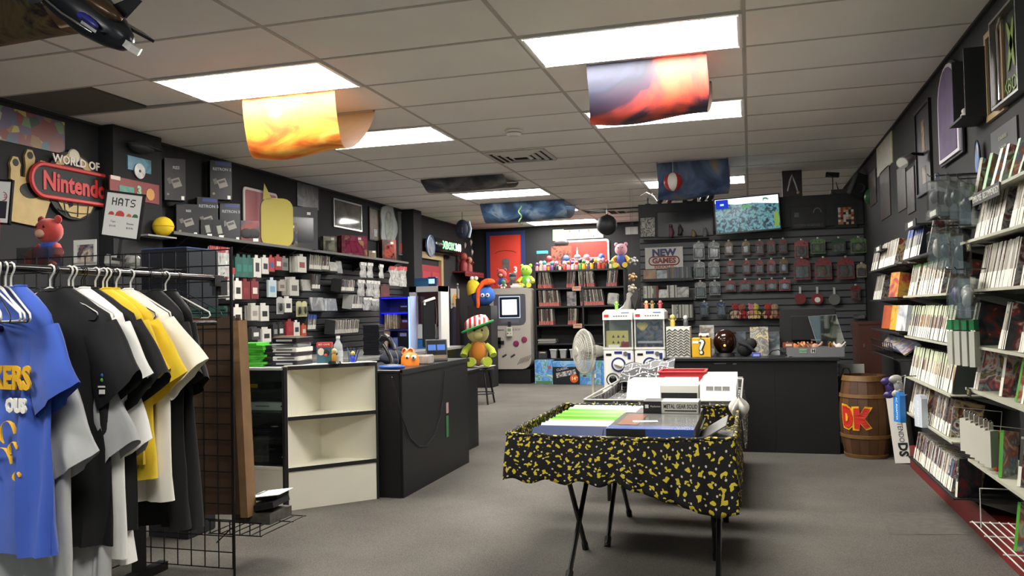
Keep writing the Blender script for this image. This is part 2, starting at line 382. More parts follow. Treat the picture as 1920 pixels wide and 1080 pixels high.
# glass fronted console case to the left of it
gx0, gx1, gy = .22, .80, .238
t = thing('console_case', 'white glass-fronted display case holding game consoles beside the corner shelf', 'display case', (gx0, gy, 0))
w = gx1-gx0
GREY = mat('a9aba8', .5)
bx('back_panel', (w, .016, .88), mat('c2c4c0', .5), t, (w/2, .52, .44)); bx('side_panel', (.018, .52, .88), CREAM, t, (.009, .26, .44)); bx('side_panel', (.022, .52, .90), BLK, t, (w+.002, .262, .45))
bx('base_panel', (w, .51, .25), CREAM, t, (w/2, .26, .125))
for z in (.262, .44, .60, .745): bx('shelf', (w-.03, .46, .014), mat('2a2b2c', .4), t, (w/2-.004, .28, z))
bx('shelf_edge', (w-.02, .012, .02), CREAM, t, (w/2, .008, .262))
bx('top', (w+.0, .53, .014), mat('b8bab8', .25), t, (w/2, .262, .888))
bx('glass_door', (w-.03, .004, .60), glassmat('e8efec', .03, .06), t, (w/2-.004, .018, .58))
# game consoles in the case
def console(name, lab, d, c, m, z, x=.42, extra=None):
    o = thing(name, lab, 'game console', (x, gy+.24, z)); bx('shell', d, m, o, (0, 0, d[2]/2), ch=.006)
    bx('disc_slot', (d[0]*.35, .003, .004), BLK if m is not BLKG else mat('3a3a3a', .3), o, (-d[0]*.1, -d[1]/2-.001, d[2]*.55)); bx('power_button', (.010, .003, .010), BLK if m is not BLKG else WHT, o, (d[0]*.38, -d[1]/2-.001, d[2]*.55))
    if extra: extra(o, d)
    return o
console('game_console', 'white slim game console on the upper shelf of the display case', (.295, .23, .055), 0, mat('dcdcda', .4), .608, .60)
def lblt(o, d): bx('price_tag', (.04, .02, .002), PAPER, o, (0, -.05, d[2]+.001))
console('game_console', 'black slim game console with a white tag on the middle shelf of the display case', (.30, .25, .05), 0, BLKG, .448, .62, lblt)
console('game_console', 'larger black game console on the bottom shelf of the display case', (.33, .26, .08), 0, BLKG, .270, .60, lblt)
o = thing('handheld_case', 'black and yellow handheld console box lying on the top shelf of the display case', 'box', (.56, gy+.2, .752)); bx('body', (.20, .14, .035), BLKG, o, (0,0,.0175)); bx('yellow_band', (.07, .003, .026), mat('caa21c', .4), o, (-.06, -.071, .0175))
# black counter
t = thing('shop_counter', 'long black wooden counter with a dark scuffed front', 'counter', (1.40, .70, 0))
bx('end_panel', (.165, .016, .845), BLKW, t, (-.09, .008, .4225)); bx('front_panel', (.018, 1.33, .835), BLKW, t, (.0, .672, .4175))
bx('counter_body', (.50, 1.30, .80), BLKW, t, (-.27, .67, .40)); 
bx('top', (.56, 1.36, .022), mat('17171a', .3), t, (-.26, .675, .838), ch=.004)
bx('top_edge', (.02, 1.36, .03), BLK, t, (.012, .675, .834))
t2 = thing('counter_extension', 'lower black counter section behind the main counter', 'counter', (1.215, 2.075, 0))
bx('body', (.55, .79, .685), BLKW, t2, (-.275, .40, .3425)); bx('top', (.58, .81, .02), mat('17171a', .3), t2, (-.27, .40, .697))
# flyers stuck on the counter front
o = thing('sticker', 'small green character sticker on the black counter front', 'sticker', (1.412, 1.54, .40)); 
o['label'] = 'small green and pink sticker on the black counter front'
bx('green_print', (.0015, .05, .16), mat('2c6b3a', .5), o, (.0, 0, -.04)); bx('pink_print', (.0015, .05, .08), mat('a88a86', .5), o, (.0, .005, .10))
# ================================================================ right counter
t = thing('sales_counter', 'wide matte black sales counter in front of the slatted wall', 'counter', (2.93, 2.886, 0))
bx('front_panel', (.90, .018, .765), BLKW, t, (.45, .009, .3825)); bx('front_panel', (.495, .018, .765), BLKW, t, (1.1485, .010, .3825))
bx('body', (1.38, .60, .75), BLKW, t, (.70, .325, .375)); bx('top', (1.43, .70, .03), mat('1a1a1c', .35), t, (.70, .31, .780), ch=.004)
bx('scuff', (.10, .002, .008), mat('8b8b88', .6), t, (.46, -.001, .745)); bx('scuff', (.03, .002, .010), mat('8b8b88', .6), t, (.58, -.001, .742))
# brown wooden cabinet side beside the counter
xa, xb = PY(1611, 650, 3.3).x, PY(1652, 650, 3.3).x; zt = PY(1630, 604, 3.3).z
t = thing('wooden_cabinet', 'reddish brown wooden cabinet end behind the barrel', 'cabinet', ((xa+xb)/2, 3.3, 0)); WOODR = mat('4a2416', .5, var=.35, sc=6)
bx('side_panel', (xb-xa, .03, zt-.02), WOODR, t, (0, 0, (zt-.02)/2)); bx('body', (xb-xa-.01, .5, zt-.02), WOODR, t, (0, .265, (zt-.02)/2)); bx('top', (xb-xa+.01, .54, .02), WOODR, t, (0, .25, zt-.01))
bx('hinge', (.012, .005, .03), STEEL, t, (-.05, -.017, .87))
# ================================================================ the two cloth-skirted tables
def legs_stand(legs, bars, lab):
    """legs: (x, y foot, y head); bars: y of the rods that carry the board"""
    t = thing('folding_stand', lab, 'folding stand', (2.9, legs[0][1], 0)); o = Vector((2.9, legs[0][1], 0))
    for x, yf, yh in legs:
        p, q = Vector((x, yf, .012))-o, Vector((x, yh, .505))-o
        l = ob('leg', MB().tube([p, q], .0125, 8).mesh('leg', BLKG, 40), t)
        ob('rubber_foot', MB().cyl(p-Vector((0, 0, .012)), p+(q-p)*.06, .017, n=8).mesh('rubber_foot', BLK, 40), l)
    for y in bars: ob('top_bar', MB().tube([Vector((2.80, y, .502))-o, Vector((3.50, y, .502))-o], .010, 8).mesh('top_bar', BLKG, 40), t)
legs_stand([(2.808, -.20, -.64), (2.832, -.735, -.05), (3.46, -.25, -.64), (3.485, -.72, -.05)], (-.63, -.06), 'black folding stand with crossed legs under the near end of the front table')
legs_stand([(2.908, -.13, .44), (2.932, .52, -.02), (3.46, -.0, .44), (3.485, .50, -.01)], (.43, -.01), 'black folding stand with crossed legs under the far end of the front table')
def cloth_mat(name, kind):
    k = bpy.data.materials.new(name); k.use_nodes = True; nt = k.node_tree; b = nt.nodes['Principled BSDF']; b.inputs['Roughness'].default_value = .85
    uv = nt.nodes.new('ShaderNodeUVMap')
    def vor(scale, feat='F1', rnd=1.):
        v = nt.nodes.new('ShaderNodeTexVoronoi'); v.voronoi_dimensions = '2D'; v.inputs['Scale'].default_value = scale; v.inputs['Randomness'].default_value = rnd; v.feature = feat
        nt.links.new(uv.outputs[0], v.inputs['Vector']); return v
    def ramp(src, stops, const=True):
        r = nt.nodes.new('ShaderNodeValToRGB'); e = r.color_ramp.elements
        if const: r.color_ramp.interpolation = 'CONSTANT'
        for i, (p, c) in enumerate(stops):
            if i > 1: e.new(.5)
        for i, (p, c) in enumerate(stops): e[i].position = p; e[i].color = lin(c)
        nt.links.new(src, r.inputs[0]); return r
    def mixc(fac, a, bcol):
        m = nt.nodes.new('ShaderNodeMix'); m.data_type = 'RGBA'; nt.links.new(fac, m.inputs[0])
        (nt.links.new(a, m.inputs[6]) if not isinstance(a, str) else setattr(m.inputs[6], 'default_value', lin(a)))
        (nt.links.new(bcol, m.inputs[7]) if not isinstance(bcol, str) else setattr(m.inputs[7], 'default_value', lin(bcol)))
        return m.outputs[2]
    if kind == 'splash':
        # yellow splashes: a rounded cell core whose rim is pulled about by noise, and small pale dots
        n = nt.nodes.new('ShaderNodeTexNoise'); n.inputs['Scale'].default_value = 70; n.inputs['Detail'].default_value = 0; nt.links.new(uv.outputs[0], n.inputs['Vector'])
        v = vor(21, rnd=.5)
        s = nt.nodes.new('ShaderNodeMath'); s.operation = 'MULTIPLY_ADD'; s.inputs[1].default_value = .95; s.inputs[2].default_value = -.47; nt.links.new(n.outputs['Fac'], s.inputs[0])
        a2 = nt.nodes.new('ShaderNodeMath'); a2.operation = 'ADD'; nt.links.new(s.outputs[0], a2.inputs[0]); nt.links.new(v.outputs['Distance'], a2.inputs[1])
        r = ramp(a2.outputs[0], [(0, 'ffffff'), (.185, '000000')])
        v2 = vor(21, rnd=.5); mp = nt.nodes.new('ShaderNodeMapping'); mp.inputs['Location'].default_value = (.0252, .0217, 0); nt.links.new(uv.outputs[0], mp.inputs[0]); nt.links.new(mp.outputs[0], v2.inputs['Vector'])
        r2 = ramp(v2.outputs['Distance'], [(0, 'ffffff'), (.09, '000000')])
        c = mixc(r2.outputs[0], '0c0b0a', 'd8cdb8'); c = mixc(r.outputs[0], c, 'd9c33a')
    else:
        # grey print of overlapping rectangular pictures
        br = nt.nodes.new('ShaderNodeTexBrick'); br.inputs['Scale'].default_value = 5; br.inputs['Mortar Size'].default_value = .016
        br.inputs['Color1'].default_value = lin('2a2a2b'); br.inputs['Color2'].default_value = lin('6f6f70'); br.inputs['Mortar'].default_value = lin('cfcfca'); br.inputs['Brick Width'].default_value = .7; br.inputs['Row Height'].default_value = .45
        nt.links.new(uv.outputs[0], br.inputs['Vector'])
        v = vor(24); r = ramp(v.outputs['Distance'], [(0, 'ffffff'), (.16, '000000')]); c = mixc(r.outputs[0], br.outputs[0], 'b5b5b2')
    nt.links.new(c, b.inputs['Base Color']); return k
SPLASH = cloth_mat('splash_cloth', 'splash'); GREYPRINT = cloth_mat('grey_print_cloth', 'grey')
def sheet(name, fn, nu, nv, m, parent=None, uvs=(1, 1), smooth=50, th=.004, **k):
    """cloth sheet with a uv layer measured in metres"""
    mb = MB(); mb.grid(fn, nu, nv); me = mb.mesh(name, m, smooth)
    uv = me.uv_layers.new(name='UVMap'); w = nu+1
    for lp in me.loops: i, j = lp.vertex_index % w, lp.vertex_index // w; uv.data[lp.index].uv = (i/nu*uvs[0], j/nv*uvs[1])
    o = ob(name, me, parent, **k)
    if th: s = o.modifiers.new('thick', 'SOLIDIFY'); s.thickness = th; s.offset = 0
    return o
# front table: shallow tub draped with black and yellow cloth
tx0, tx1, ty0, ty1, tz = 2.55, 3.57, -.70, .50, .655
t = thing('display_table', 'table wrapped in black cloth with yellow splashes, piled with cases and boxes', 'table', (0, 0, 0))
bx('table_board', (tx1-tx0-.06, ty1-ty0-.06, .02), mat('3a2f26', .6), t, ((tx0+tx1)/2, (ty0+ty1)/2, .525))
def skirt(x): 
    s = (x-tx0)/(tx1-tx0)
    if s < .52: return .445+.012*sin(s*40)-.01*s
    return .435-(s-.52)/.48*.145 + (.05*((s-.93)/.07) if s > .93 else 0)
def front(u, v):
    x = tx0+(tx1-tx0)*u; zb = skirt(x); z = tz+(zb-tz)*v
    fl = .010*sin(u*38+1.2*sin(u*9))*v+.006*sin(u*90)*v*v
    sag = -.012*sin(u*pi)*(1-v)
    return (x+(.012*(v) if u > .95 else 0)-(.02*v*(1-u)), ty0-fl-.012*sin(v*pi)-.015*v, z+sag+.004*sin(u*60)*(1-v))
sheet('front_skirt', front, 90, 14, SPLASH, t, (tx1-tx0, .25))
def side(x, s, zb):
    def f(u, v):
        y = ty0+(ty1-ty0)*u; return (x+s*(.012*sin(u*30)*v+.01*v), y, tz+(zb-tz)*v+.006*sin(u*44)*(1-v))
    return f
sheet('left_skirt', side(tx0, -1, .45), 60, 8, SPLASH, t, (1.2, .2)); sheet('right_skirt', side(tx1, 1, .36), 60, 8, SPLASH, t, (1.2, .3))
sheet('back_skirt', lambda u, v: (tx0+(tx1-tx0)*u, ty1+.004*sin(u*50), tz+.005*sin(u*40)+(.45-tz)*v), 60, 6, SPLASH, t, (1.0, .2))
# inner lining of the tub, and the rolled rim
sheet('lining', lambda u, v: (tx0+.012+(tx1-tx0-.024)*u, ty0+.012+(ty1-ty0-.024)*v, .54), 20, 20, SPLASH, t, (1.0, 1.2))
for (p, q, ax) in (((tx0, ty0), (tx1, ty0), 0), ((tx0, ty1), (tx1, ty1), 0), ((tx0, ty0), (tx0, ty1), 1), ((tx1, ty0), (tx1, ty1), 1)):
    pts = []
    for i in range(31):
        s = i/30; pts.append((p[0]+(q[0]-p[0])*s+.003*sin(i*2.1), p[1]+(q[1]-p[1])*s, tz-(.012*sin(s*pi) if p[1] == q[1] == ty0 else 0)+.003*sin(i*1.7)))
    me = MB().tube(pts, .0095, 8).mesh('rolled_rim', SPLASH, 60); uvl = me.uv_layers.new(name='UVMap')
    for lp in me.loops: c = me.vertices[lp.vertex_index].co; uvl.data[lp.index].uv = (c[ax], c[2]*2+c[1-ax]*.5)
    ob('rolled_rim', me, t)
# white bunched cloth corner at the back right of the front table
def bunch(u, v):
    a = u*2*pi; r = (.05+.016*sin(a*5))*sin(pi*min(1, v*1.0)*.9+.15); return (3.575+r*cos(a)*.9, .36+r*sin(a)*1.3, .60+.115*(1-v)+.012*sin(a*3))
sheet('bunched_corner', bunch, 40, 12, mat('d8d5cb', .8, var=.5, sc=14), t, th=0)
# second table behind with grey printed cloth
sx0, sx1, sy0, sy1, sz = 2.63, 3.58, .74, 2.34, .655
t = thing('display_table', 'second table wrapped in grey printed cloth, holding white mailers and a red basket', 'table', (0, 0, 0))
bx('table_board', (sx1-sx0-.05, sy1-sy0-.05, .02), mat('3a2f26', .6), t, ((sx0+sx1)/2, (sy0+sy1)/2, .56))
for i, (x, y) in enumerate(((2.75, .9), (3.46, .9), (2.75, 2.2), (3.46, 2.2))): ob('leg', MB().tube([(x, y, 0), (x, y, .55)], .014, 8).mesh('leg', BLKG, 40), t)
sheet('front_skirt', lambda u, v: (sx0+(sx1-sx0)*u, sy0-.01*v-.006*sin(u*40)*v, sz+(.47-sz)*v), 60, 8, GREYPRINT, t, (.95, .2))
sheet('back_skirt', lambda u, v: (sx0+(sx1-sx0)*u, sy1+.006*sin(u*40)*v, sz+.02+(.47-sz)*v), 60, 8, GREYPRINT, t, (.95, .2))
sheet('left_skirt', lambda u, v: (sx0-.01*v-.008*sin(u*40)*v, sy0+(sy1-sy0)*u, sz-.02*sin(u*pi)+(.47-sz)*v), 60, 8, GREYPRINT, t, (1.6, .2))
sheet('right_skirt', lambda u, v: (sx1+.012*sin(u*40)*v+.02*v, sy0+(sy1-sy0)*u, sz+(.38-sz)*v), 60, 8, GREYPRINT, t, (1.6, .3))
sheet('lining', lambda u, v: (sx0+.012+(sx1-sx0-.024)*u, sy0+.012+(sy1-sy0-.024)*v, .575), 20, 20, GREYPRINT, t, (1.0, 1.6))
for (p, q) in (((sx0, sy0), (sx1, sy0)), ((sx0, sy1), (sx1, sy1)), ((sx0, sy0), (sx0, sy1)), ((sx1, sy0), (sx1, sy1))):
    ob('rim_rail', MB().tube([(p[0], p[1], sz+.004), (q[0], q[1], sz+.004)], .007, 6).mesh('rim_rail', mat('a6a49c', .5), 40), t)
ob('corner_bunch', MB().sph((sx0+.03, sy1-.05, sz+.01), (.05, .08, .035), 14).mesh('corner_bunch', mat('9a9a96', .6, var=.6, sc=25), 60), t)
# ================================================================ clothes rail with a wire grid panel
t = thing('grid_rack', 'black wire grid panel stand carrying the shirt rail', 'rack', (0, -1.0, 0))
gxa, gxb, gza, gzb = -.24, 1.285, .04, 1.545
nv = int((gxb-gxa)/.0762)+1
vw = MB().cyl((0, 0, gza), (0, 0, gzb), .003, n=6).mesh('upright_wire', BLKG, 40)
for i in range(nv+1): ob('upright_wire', vw, t, (gxb-i*.0762, 0, 0))
hw = MB().cyl((gxb-nv*.0762, 0, 0), (gxb, 0, 0), .003, n=6).mesh('cross_wire', BLKG, 40)
for k in range(21): ob('cross_wire', hw, t, (0, .006, gza+k*.0752))
ob('end_post', MB().tube([(gxb+.008, 0, .0), (gxb+.008, 0, gzb+.01)], .006, 8).mesh('end_post', BLKG, 40), t)
# side panel running back, seen below the shirts
sp = MB().cyl((0, 0, gza), (0, 0, .62), .003, n=6).mesh('upright_wire', BLKG, 40)
for i in range(8): ob('upright_wire', sp, t, (.70, -.02-.0762*i*1.6, 0))
sh = MB().cyl((.70, -.95, 0), (.70, 0, 0), .003, n=6).mesh('cross_wire', BLKG, 40)
for k in range(7): ob('cross_wire', sh, t, (0, 0, gza+k*.0762))
bx('post', (.045, .045, .60), BLK, t, (.86, -.12, .30)); bx('foot_bar', (.05, 1.3, .04), BLK, t, (.86, -.6, .02))
# little brackets at the lower right
ob('brace', MB().tube([(1.20, -.004, .16), (1.285, -.004, .235)], .003, 6).mesh('brace', BLKG), t)
t = thing('clothes_rail', 'black tubular clothes rail holding the hanging shirts', 'rail', (1.22, -1.0, 0))
ob('rail_tube', MB().tube([(0, -1.75, 1.408), (0, .0, 1.408)], .0145, 12).mesh('rail_tube', mat('101012', .22), 50), t)
ob('lower_rail_tube', MB().tube([(-.02, -1.75, 1.198), (-.02, .0, 1.198)], .012, 12).mesh('lower_rail_tube', mat('101012', .22), 50), t)
bx('end_clamp', (.05, .05, .085), BLK, t, (-.012, .028, 1.37)); bx('rail_bracket', (.03, .07, .05), BLK, t, (.0, -.01, 1.395))
ob('rail_post', MB().tube([(-.0, -1.72, 1.40), (0, -1.72, .02)], .016, 10).mesh('rail_post', BLKG, 50), t); bx('rail_foot', (.40, .05, .025), BLK, t, (0, -1.72, .0125))
# ================================================================ shirts on hangers
def hanger_mesh(m, r=.0022):
    mb = MB()
    hook = [(.018*cos(a), 0, .050+.018*sin(a)) for a in [pi*1.05-i*pi*1.25/10 for i in range(11)]][::-1]
    pts = [(0, 0, 0), (0, 0, .022)]+[(.018*sin(q), 0, .048-.0*q+.020*(1-cos(q))) for q in [0.4, .9, 1.4, 1.9, 2.4, 2.9, 3.4, 3.9]]
    pts = [(0, 0, -.028), (0, 0, .0), (.006, 0, .012), (.016, 0, .024), (.020, 0, .036), (.016, 0, .047), (.004, 0, .053), (-.010, 0, .049), (-.018, 0, .038), (-.019, 0, .028)]
    mb.tube(pts, r, 6)
    mb.tube([(0, 0, -.028), (.04, 0, -.040), (.20, 0, -.125), (.205, 0, -.14), (.195, 0, -.15), (0, 0, -.15), (-.195, 0, -.15), (-.205, 0, -.14), (-.20, 0, -.125), (-.04, 0, -.040)], r, 6, closed=True)
    return mb.mesh('clothes_hanger', m, 60)
HW = hanger_mesh(mat('d9d7d0', .35), .0034); HK = hanger_mesh(mat('151515', .35))
RZ = 1.408+.0145-.051      # hanger origin height so that the hook rests on the rail
def shirt_mesh(m, seed, L=.72, wd=.235, th=.022, sl=.20, sang=1.05, fold=.012, long=False):
    rnd = random.Random(seed); ph = [rnd.uniform(0, 6.3) for _ in range(6)]
    mb = MB(); n = 40
    def ring(z, w, tk, f, dx=0):
        out = []
        for i in range(n):
            a = 2*pi*i/n; c, s_ = cos(a), sin(a)
            e = abs(c)**.55*(1 if c > 0 else -1)
            xx = w*e; fo = f*1.7*(sin(xx*34+ph[0]+z*2.5)+.7*sin(xx*61+ph[1]-z*4)+.4*sin(xx*90+ph[2]))*(1 if s_ > 0 else -1)*1.0
            out.append((dx+w*e+.35*f*sin(z*21+ph[4])*c, tk*s_+fo*abs(s_)**.5, z+.25*f*sin(xx*20+ph[5])))
        return out
    q_ = L/.72
    prof = [(-.030, .070, .022, 0), (-.042, .092, .026, 0), (-.070, .140, .026, .001), (-.100, .185, .026, .002), (-.128, wd-.012, .026, .002), (-.16, wd, .03, .003), (-.22, wd-.004, th, .004), (-.32*q_, wd-.012, th, .006), (-.42*q_, wd-.012, th+.004, .009), (-.54*q_, wd-.004, th+.008, .011), (-.64*q_, wd, th+.010, .013), (-L, wd+.004, th+.012, .015)]
    vs = []; [vs.extend(ring(z, w, tk, f*fold/.012)) for z, w, tk, f in prof]
    K = len(prof); fs = []
    for k in range(K-1): fs += [(k*n+i, (k+1)*n+i, (k+1)*n+(i+1)%n, k*n+(i+1)%n) for i in range(n)]
    mb._add(vs, fs)
    # collar rib
    mb.tube([(.074*cos(2*pi*i/16), .024*sin(2*pi*i/16), -.030-.012*(abs(cos(2*pi*i/16)) < .6)) for i in range(16)], .005, 5, closed=True)
    # sleeves: tapered, flattened, hanging
    for s in (-1, 1):
        m_ = 18; vs = []; S = 7 if not long else 12
        for k in range(S+1):
            q = k/S; cx = s*(wd-.055+cos(sang)*sl*q*1.1); cz = -.185-.0*q-sin(sang)*sl*q
            aa = sang if s > 0 else -sang
            hw = .082+.018*q if not long else .082-.03*q; tk = .026+.010*q if not long else .03
            for i in range(m_):
                a = 2*pi*i/m_; px, py = hw*cos(a), (tk+.004*sin(a*3+ph[3]+q*4))*sin(a)
                wv = .008*q*sin(px*60+ph[4]); vs.append((cx+s*px*sin(sang)+s*.012*q*sin(a*2+ph[5]), py+wv+.010*q*sin(q*5+ph[3]), cz+px*cos(sang)-.035*q*(1-abs(cos(a)))-.05*q*q*(px < 0)*abs(px)/.09))
        fs = []
        for k in range(S): fs += [(k*m_+i, k*m_+(i+1)%m_, (k+1)*m_+(i+1)%m_, (k+1)*m_+i) for i in range(m_)]
        mb._add(vs, fs)
    return mb.mesh('shirt', m, 70)
def fabric(c, v=.12): return mat(c, .9, var=v, sc=7, bump=.35, bsc=18, sheen=.15)
BLUE = fabric('3455b0'); GRY = fabric('b9b9b8', .18); BLS = mat('0b0b0c', .85, var=.2, sc=7, bump=.35, bsc=18); WHS = fabric('eceae4', .05); YEL = fabric('e8c52c', .08); CRM = fabric('e9e4d6', .05)
shirts = [  # y, material, label, yaw, length, hanger, sleeve angle
 (-2.15, BLUE, 'bright blue printed t-shirt hanging nearest on the rail', -0.2, .92, 1, 1.22),
 (-2.085, GRY, 'light grey t-shirt hanging low right behind the blue one', -0.12, .98, 1, 1.25),
 (-1.965, BLS, 'black t-shirt with small sleeve print behind the blue one', 0.02, .95, 0, 1.10),
 (-1.92, GRY, 'heather grey t-shirt hanging low between two black shirts', -0.08, .98, 1, 1.20),
 (-1.88, WHS, 'white t-shirt with yellow edge behind the first black one', -0.02, 1.02, 1, 1.20),
 (-1.84, BLS, 'plain black t-shirt in front of the yellow shirts', 0.02, .92, 0, 1.10),
 (-1.77, YEL, 'yellow t-shirt with its sleeve in full view', -0.02, .70, 1, 1.15),
 (-1.73, YEL, 'second yellow t-shirt tucked behind the first', 0.0, .76, 1, 1.12),
 (-1.66, CRM, 'cream white t-shirt with a wide flared sleeve', 0.05, .86, 1, 1.00),
 (-1.81, WHS, 'long white t-shirt hanging lowest among the white ones', -0.08, .84, 1, 1.25),
 (-1.47, BLS, 'black hooded shirt hanging near the end of the rail', -0.3, 1.00, 0, 1.30),
 (-1.36, BLS, 'last black shirt on the rail beside the wire grid', -0.5, 1.02, 0, 1.35)]
for k, (y, m, lab, yaw, L, hg, sa) in enumerate(shirts):
    low = k in (1, 3, 9); xz = (1.20, y, RZ-.2125) if low else (1.22, y, RZ)
    o = thing('t_shirt', lab, 'shirt', xz, yaw, 'shirts on the rail')
    ob('garment', shirt_mesh(m, k, L, .225+.01*(k % 3), sang=sa, sl=.21+.02*(k % 2)), o)
    h = thing('clothes_hanger', '%s wire hanger carrying the %s' % ('white' if hg else 'black', lab.split(' hanging')[0].split(' with')[0].split(' behind')[0].split(' between')[0].split(' in front')[0].split(' tucked')[0].split(' on the rail')[0]), 'hanger', xz, yaw, 'hangers in use')
    ob('wire', HW if hg else HK, h)
    if k == 0:
        g = mat('d9a521', .6); w = mat('e8e4da', .6)
        for (s, sz, x, z, mm) in (('KERS', .105, .075, -.34, g), ('OUS', .06, .10, -.43, w)): text(s, sz, mm, o, (x, -.046, z), FNY, name='print', depth=.003, bold=.004, sx=.9)
        for (x, z, r) in ((.06, -.52, .04), (.03, -.62, .05), (.09, -.57, .022), (.11, -.66, .016)):
            ob('print', MB().tube([(x+r*cos(a), -.050, z+r*sin(a)) for a in [i*.42 for i in range(11)]], [.004+.003*sin(i) for i in range(11)], 5).mesh('print', g, 50), o)
    if k == 2:
        for (x, z, c) in ((.232, -.345, '2c5fb0'), (.230, -.362, '4fae3c')): ob('print', MB().sph((x, -.032, z), (.007, .004, .007), 10).mesh('print', mat(c, .6), 60), o)
        bx('print', (.03, .004, .006), w, o, (.232, -.034, -.385)); bx('print', (.022, .004, .016), w, o, (.232, -.034, -.403))
# spare hangers on the rail
for k in range(7):
    y = -2.172-.013*k
    ob('clothes_hanger', HW if k % 3 != 1 else HK, None, (1.22, y, RZ), (.0, .02*sin(k*2), -.40+.16*sin(k*3)), nl(k, 'empty wire hanger bunched at the near end of the rail', 'from the blue shirt'), 'hanger', 'empty hangers at the near end')
for k, y in enumerate([-1.985, -1.97, -1.90, -1.83, -1.71, -1.69, -1.58, -1.40, -1.37, -1.29]):
    ob('clothes_hanger', HK if k % 2 else HW, None, (1.22, y, RZ), (0, 0, .05+.12*sin(k*5)), nl(k, 'spare wire hanger pressed between the hanging shirts'), 'hanger', 'spare hangers between the shirts')
# ================================================================ right wall: shelves of game cases
WX = X1                       # wall face
CASEB = mat('3b3c3a', .35); CASEG = mat('3f7d2c', .35); CASEC = mat('c9cbc4', .25); CASEW = mat('dddcd2', .35)
ARTS = [artmat(('6b675f', 'a79d8f', '3a3a3c', 'c4bcae', '7a5248', '52585f', '8f8a82'), 60, rnd=True, seed=1),
        artmat(('1e1e22', '5b3431', '8d8a84', '2c2c34', 'a89a80'), 30, seed=2),
        artmat(('a33a2c', '2a2a2e', 'c0a070', '3d4a63', 'd8d2c4', '55342c'), 24, seed=3),
        artmat(('3a5a86', '8aa0b4', '23262c', 'c8c2b0', '6e4632'), 26, seed=4)]
def case_mesh(body, top, spine, label, cover, th=.0145, h=.19, d=.135, lab=.36, tb=.16):
    """spine faces -x, cover faces -y"""
    mb = MB(); y = th/2
    zs = [0, h*lab, h*(1-tb), h]
    mats = [body, top, spine, label, cover]
    for k, mi in enumerate((3, 2, 1)):
        x = -.0012 if mi == 3 else 0
        mb._add([(x, y, zs[k]), (x, -y, zs[k]), (x, -y, zs[k+1]), (x, y, zs[k+1])], [(0, 1, 2, 3)], mi)
    mb._add([(0, -y, 0), (d, -y, 0), (d, -y, h), (0, -y, h)], [(0, 1, 2, 3)], 4)
    mb._add([(0, y, 0), (d, y, 0), (d, y, h), (0, y, h)], [(3, 2, 1, 0)], 0)
    mb._add([(0, -y, h), (d, -y, h), (d, y, h), (0, y, h)], [(0, 1, 2, 3)], 1)
    mb._add([(0, -y, 0), (d, -y, 0), (d, y, 0), (0, y, 0)], [(3, 2, 1, 0)], 0)
    mb._add([(d, -y, 0), (d, y, 0), (d, y, h), (d, -y, h)], [(0, 1, 2, 3)], 0)
    return mb.mesh('game_case', mats)
LBL = mat('e3e0d2', .6, var=.08, sc=40); GTOP = mat('c9d1b0', .4); GRN = mat('3e8a2c', .35); BLT = mat('3e55a0', .35); DKT = mat('2d2c2c', .4)
CM = {
 'pale': case_mesh(CASEB, mat('b5b2a4', .4), artmat(('b9b4a8', '9a9488', 'c4bfb2', 'a59d8e', '8b857a'), 45, seed=5, kind='object'), LBL, ARTS[1], tb=.10),
 'paleB': case_mesh(CASEB, mat('a5a194', .4), artmat(('aaa498', 'c2bdb0', '9d968a', '8d746c', 'b4aea2'), 45, seed=6, kind='object'), LBL, ARTS[2], tb=.10),
 'blue': case_mesh(CASEB, BLT, artmat(('55565a', 'a59f93', '6f6d6e', 'b8b2a4'), 45, seed=7, kind='object'), LBL, mat('15171f', .3), tb=.28),
 'green': case_mesh(CASEG, GRN, artmat(('c9c4b4', 'b0aa9b', 'd9d4c6', '8f897c'), 45, seed=8, kind='object'), LBL, ARTS[2], tb=.08, lab=.42),
 'xwhite': case_mesh(CASEW, GTOP, artmat(('9d9284', 'c9bda8', '7e776e', 'b0805e', 'ddd6c6', '8a7c7a'), 45, seed=9, kind='object'), LBL, mat('3a3f3a', .3), tb=.28, lab=.34),
 'xwhiteB': case_mesh(CASEW, GTOP, artmat(('8f877d', 'd9d2bf', 'c7b899', '947068', 'e2dccb'), 45, seed=10, kind='object'), LBL, mat('3a3f3a', .3), tb=.34, lab=.34),
 'dark': case_mesh(CASEB, mat('5a5852', .4), artmat(('2c2a2b', '8d8880', '4a4648', 'c6c0b2', '5c4038'), 45, seed=11, kind='object'), LBL, ARTS[2], tb=.06, lab=.34),
 'disc': case_mesh(CASEB, mat('9c9a90', .3), artmat(('35333a', '9a958c', '5c3a44', 'd0cabd', '44506a'), 45, seed=12, kind='object'), LBL, ARTS[2], tb=.05, lab=.40, h=.165),
 'cover': case_mesh(CASEB, mat('6a6a62', .3), artmat(('77736a', 'b0aba0', '45433f'), 45, seed=13, kind='object'), LBL, artmat(('141416', '2a2a2c', '3c3b3a', '7a2a24', 'a9a69c'), 22, seed=14), tb=.05, lab=.40),
 'coverB': case_mesh(CASEC, mat('8a8a82', .3), artmat(('77736a', 'b0aba0', '45433f'), 45, seed=15, kind='object'), LBL, artmat(('8a8d8c', '3b4150', 'b55a50', 'c9c9c4', '4a4a4c', 'a98c3c'), 24, seed=16), tb=.05, lab=.40),
 'greenc': case_mesh(CASEG, GRN, mat('4f9a35', .35), mat('57a33a', .35), artmat(('8fa37e', 'c6c2a8', 'b5603e', '5f7f94', 'd6cf9a'), 24, seed=17), tb=.06, lab=.1),
}
SHM = mat('b6b5a2', .5, var=.15, sc=12)
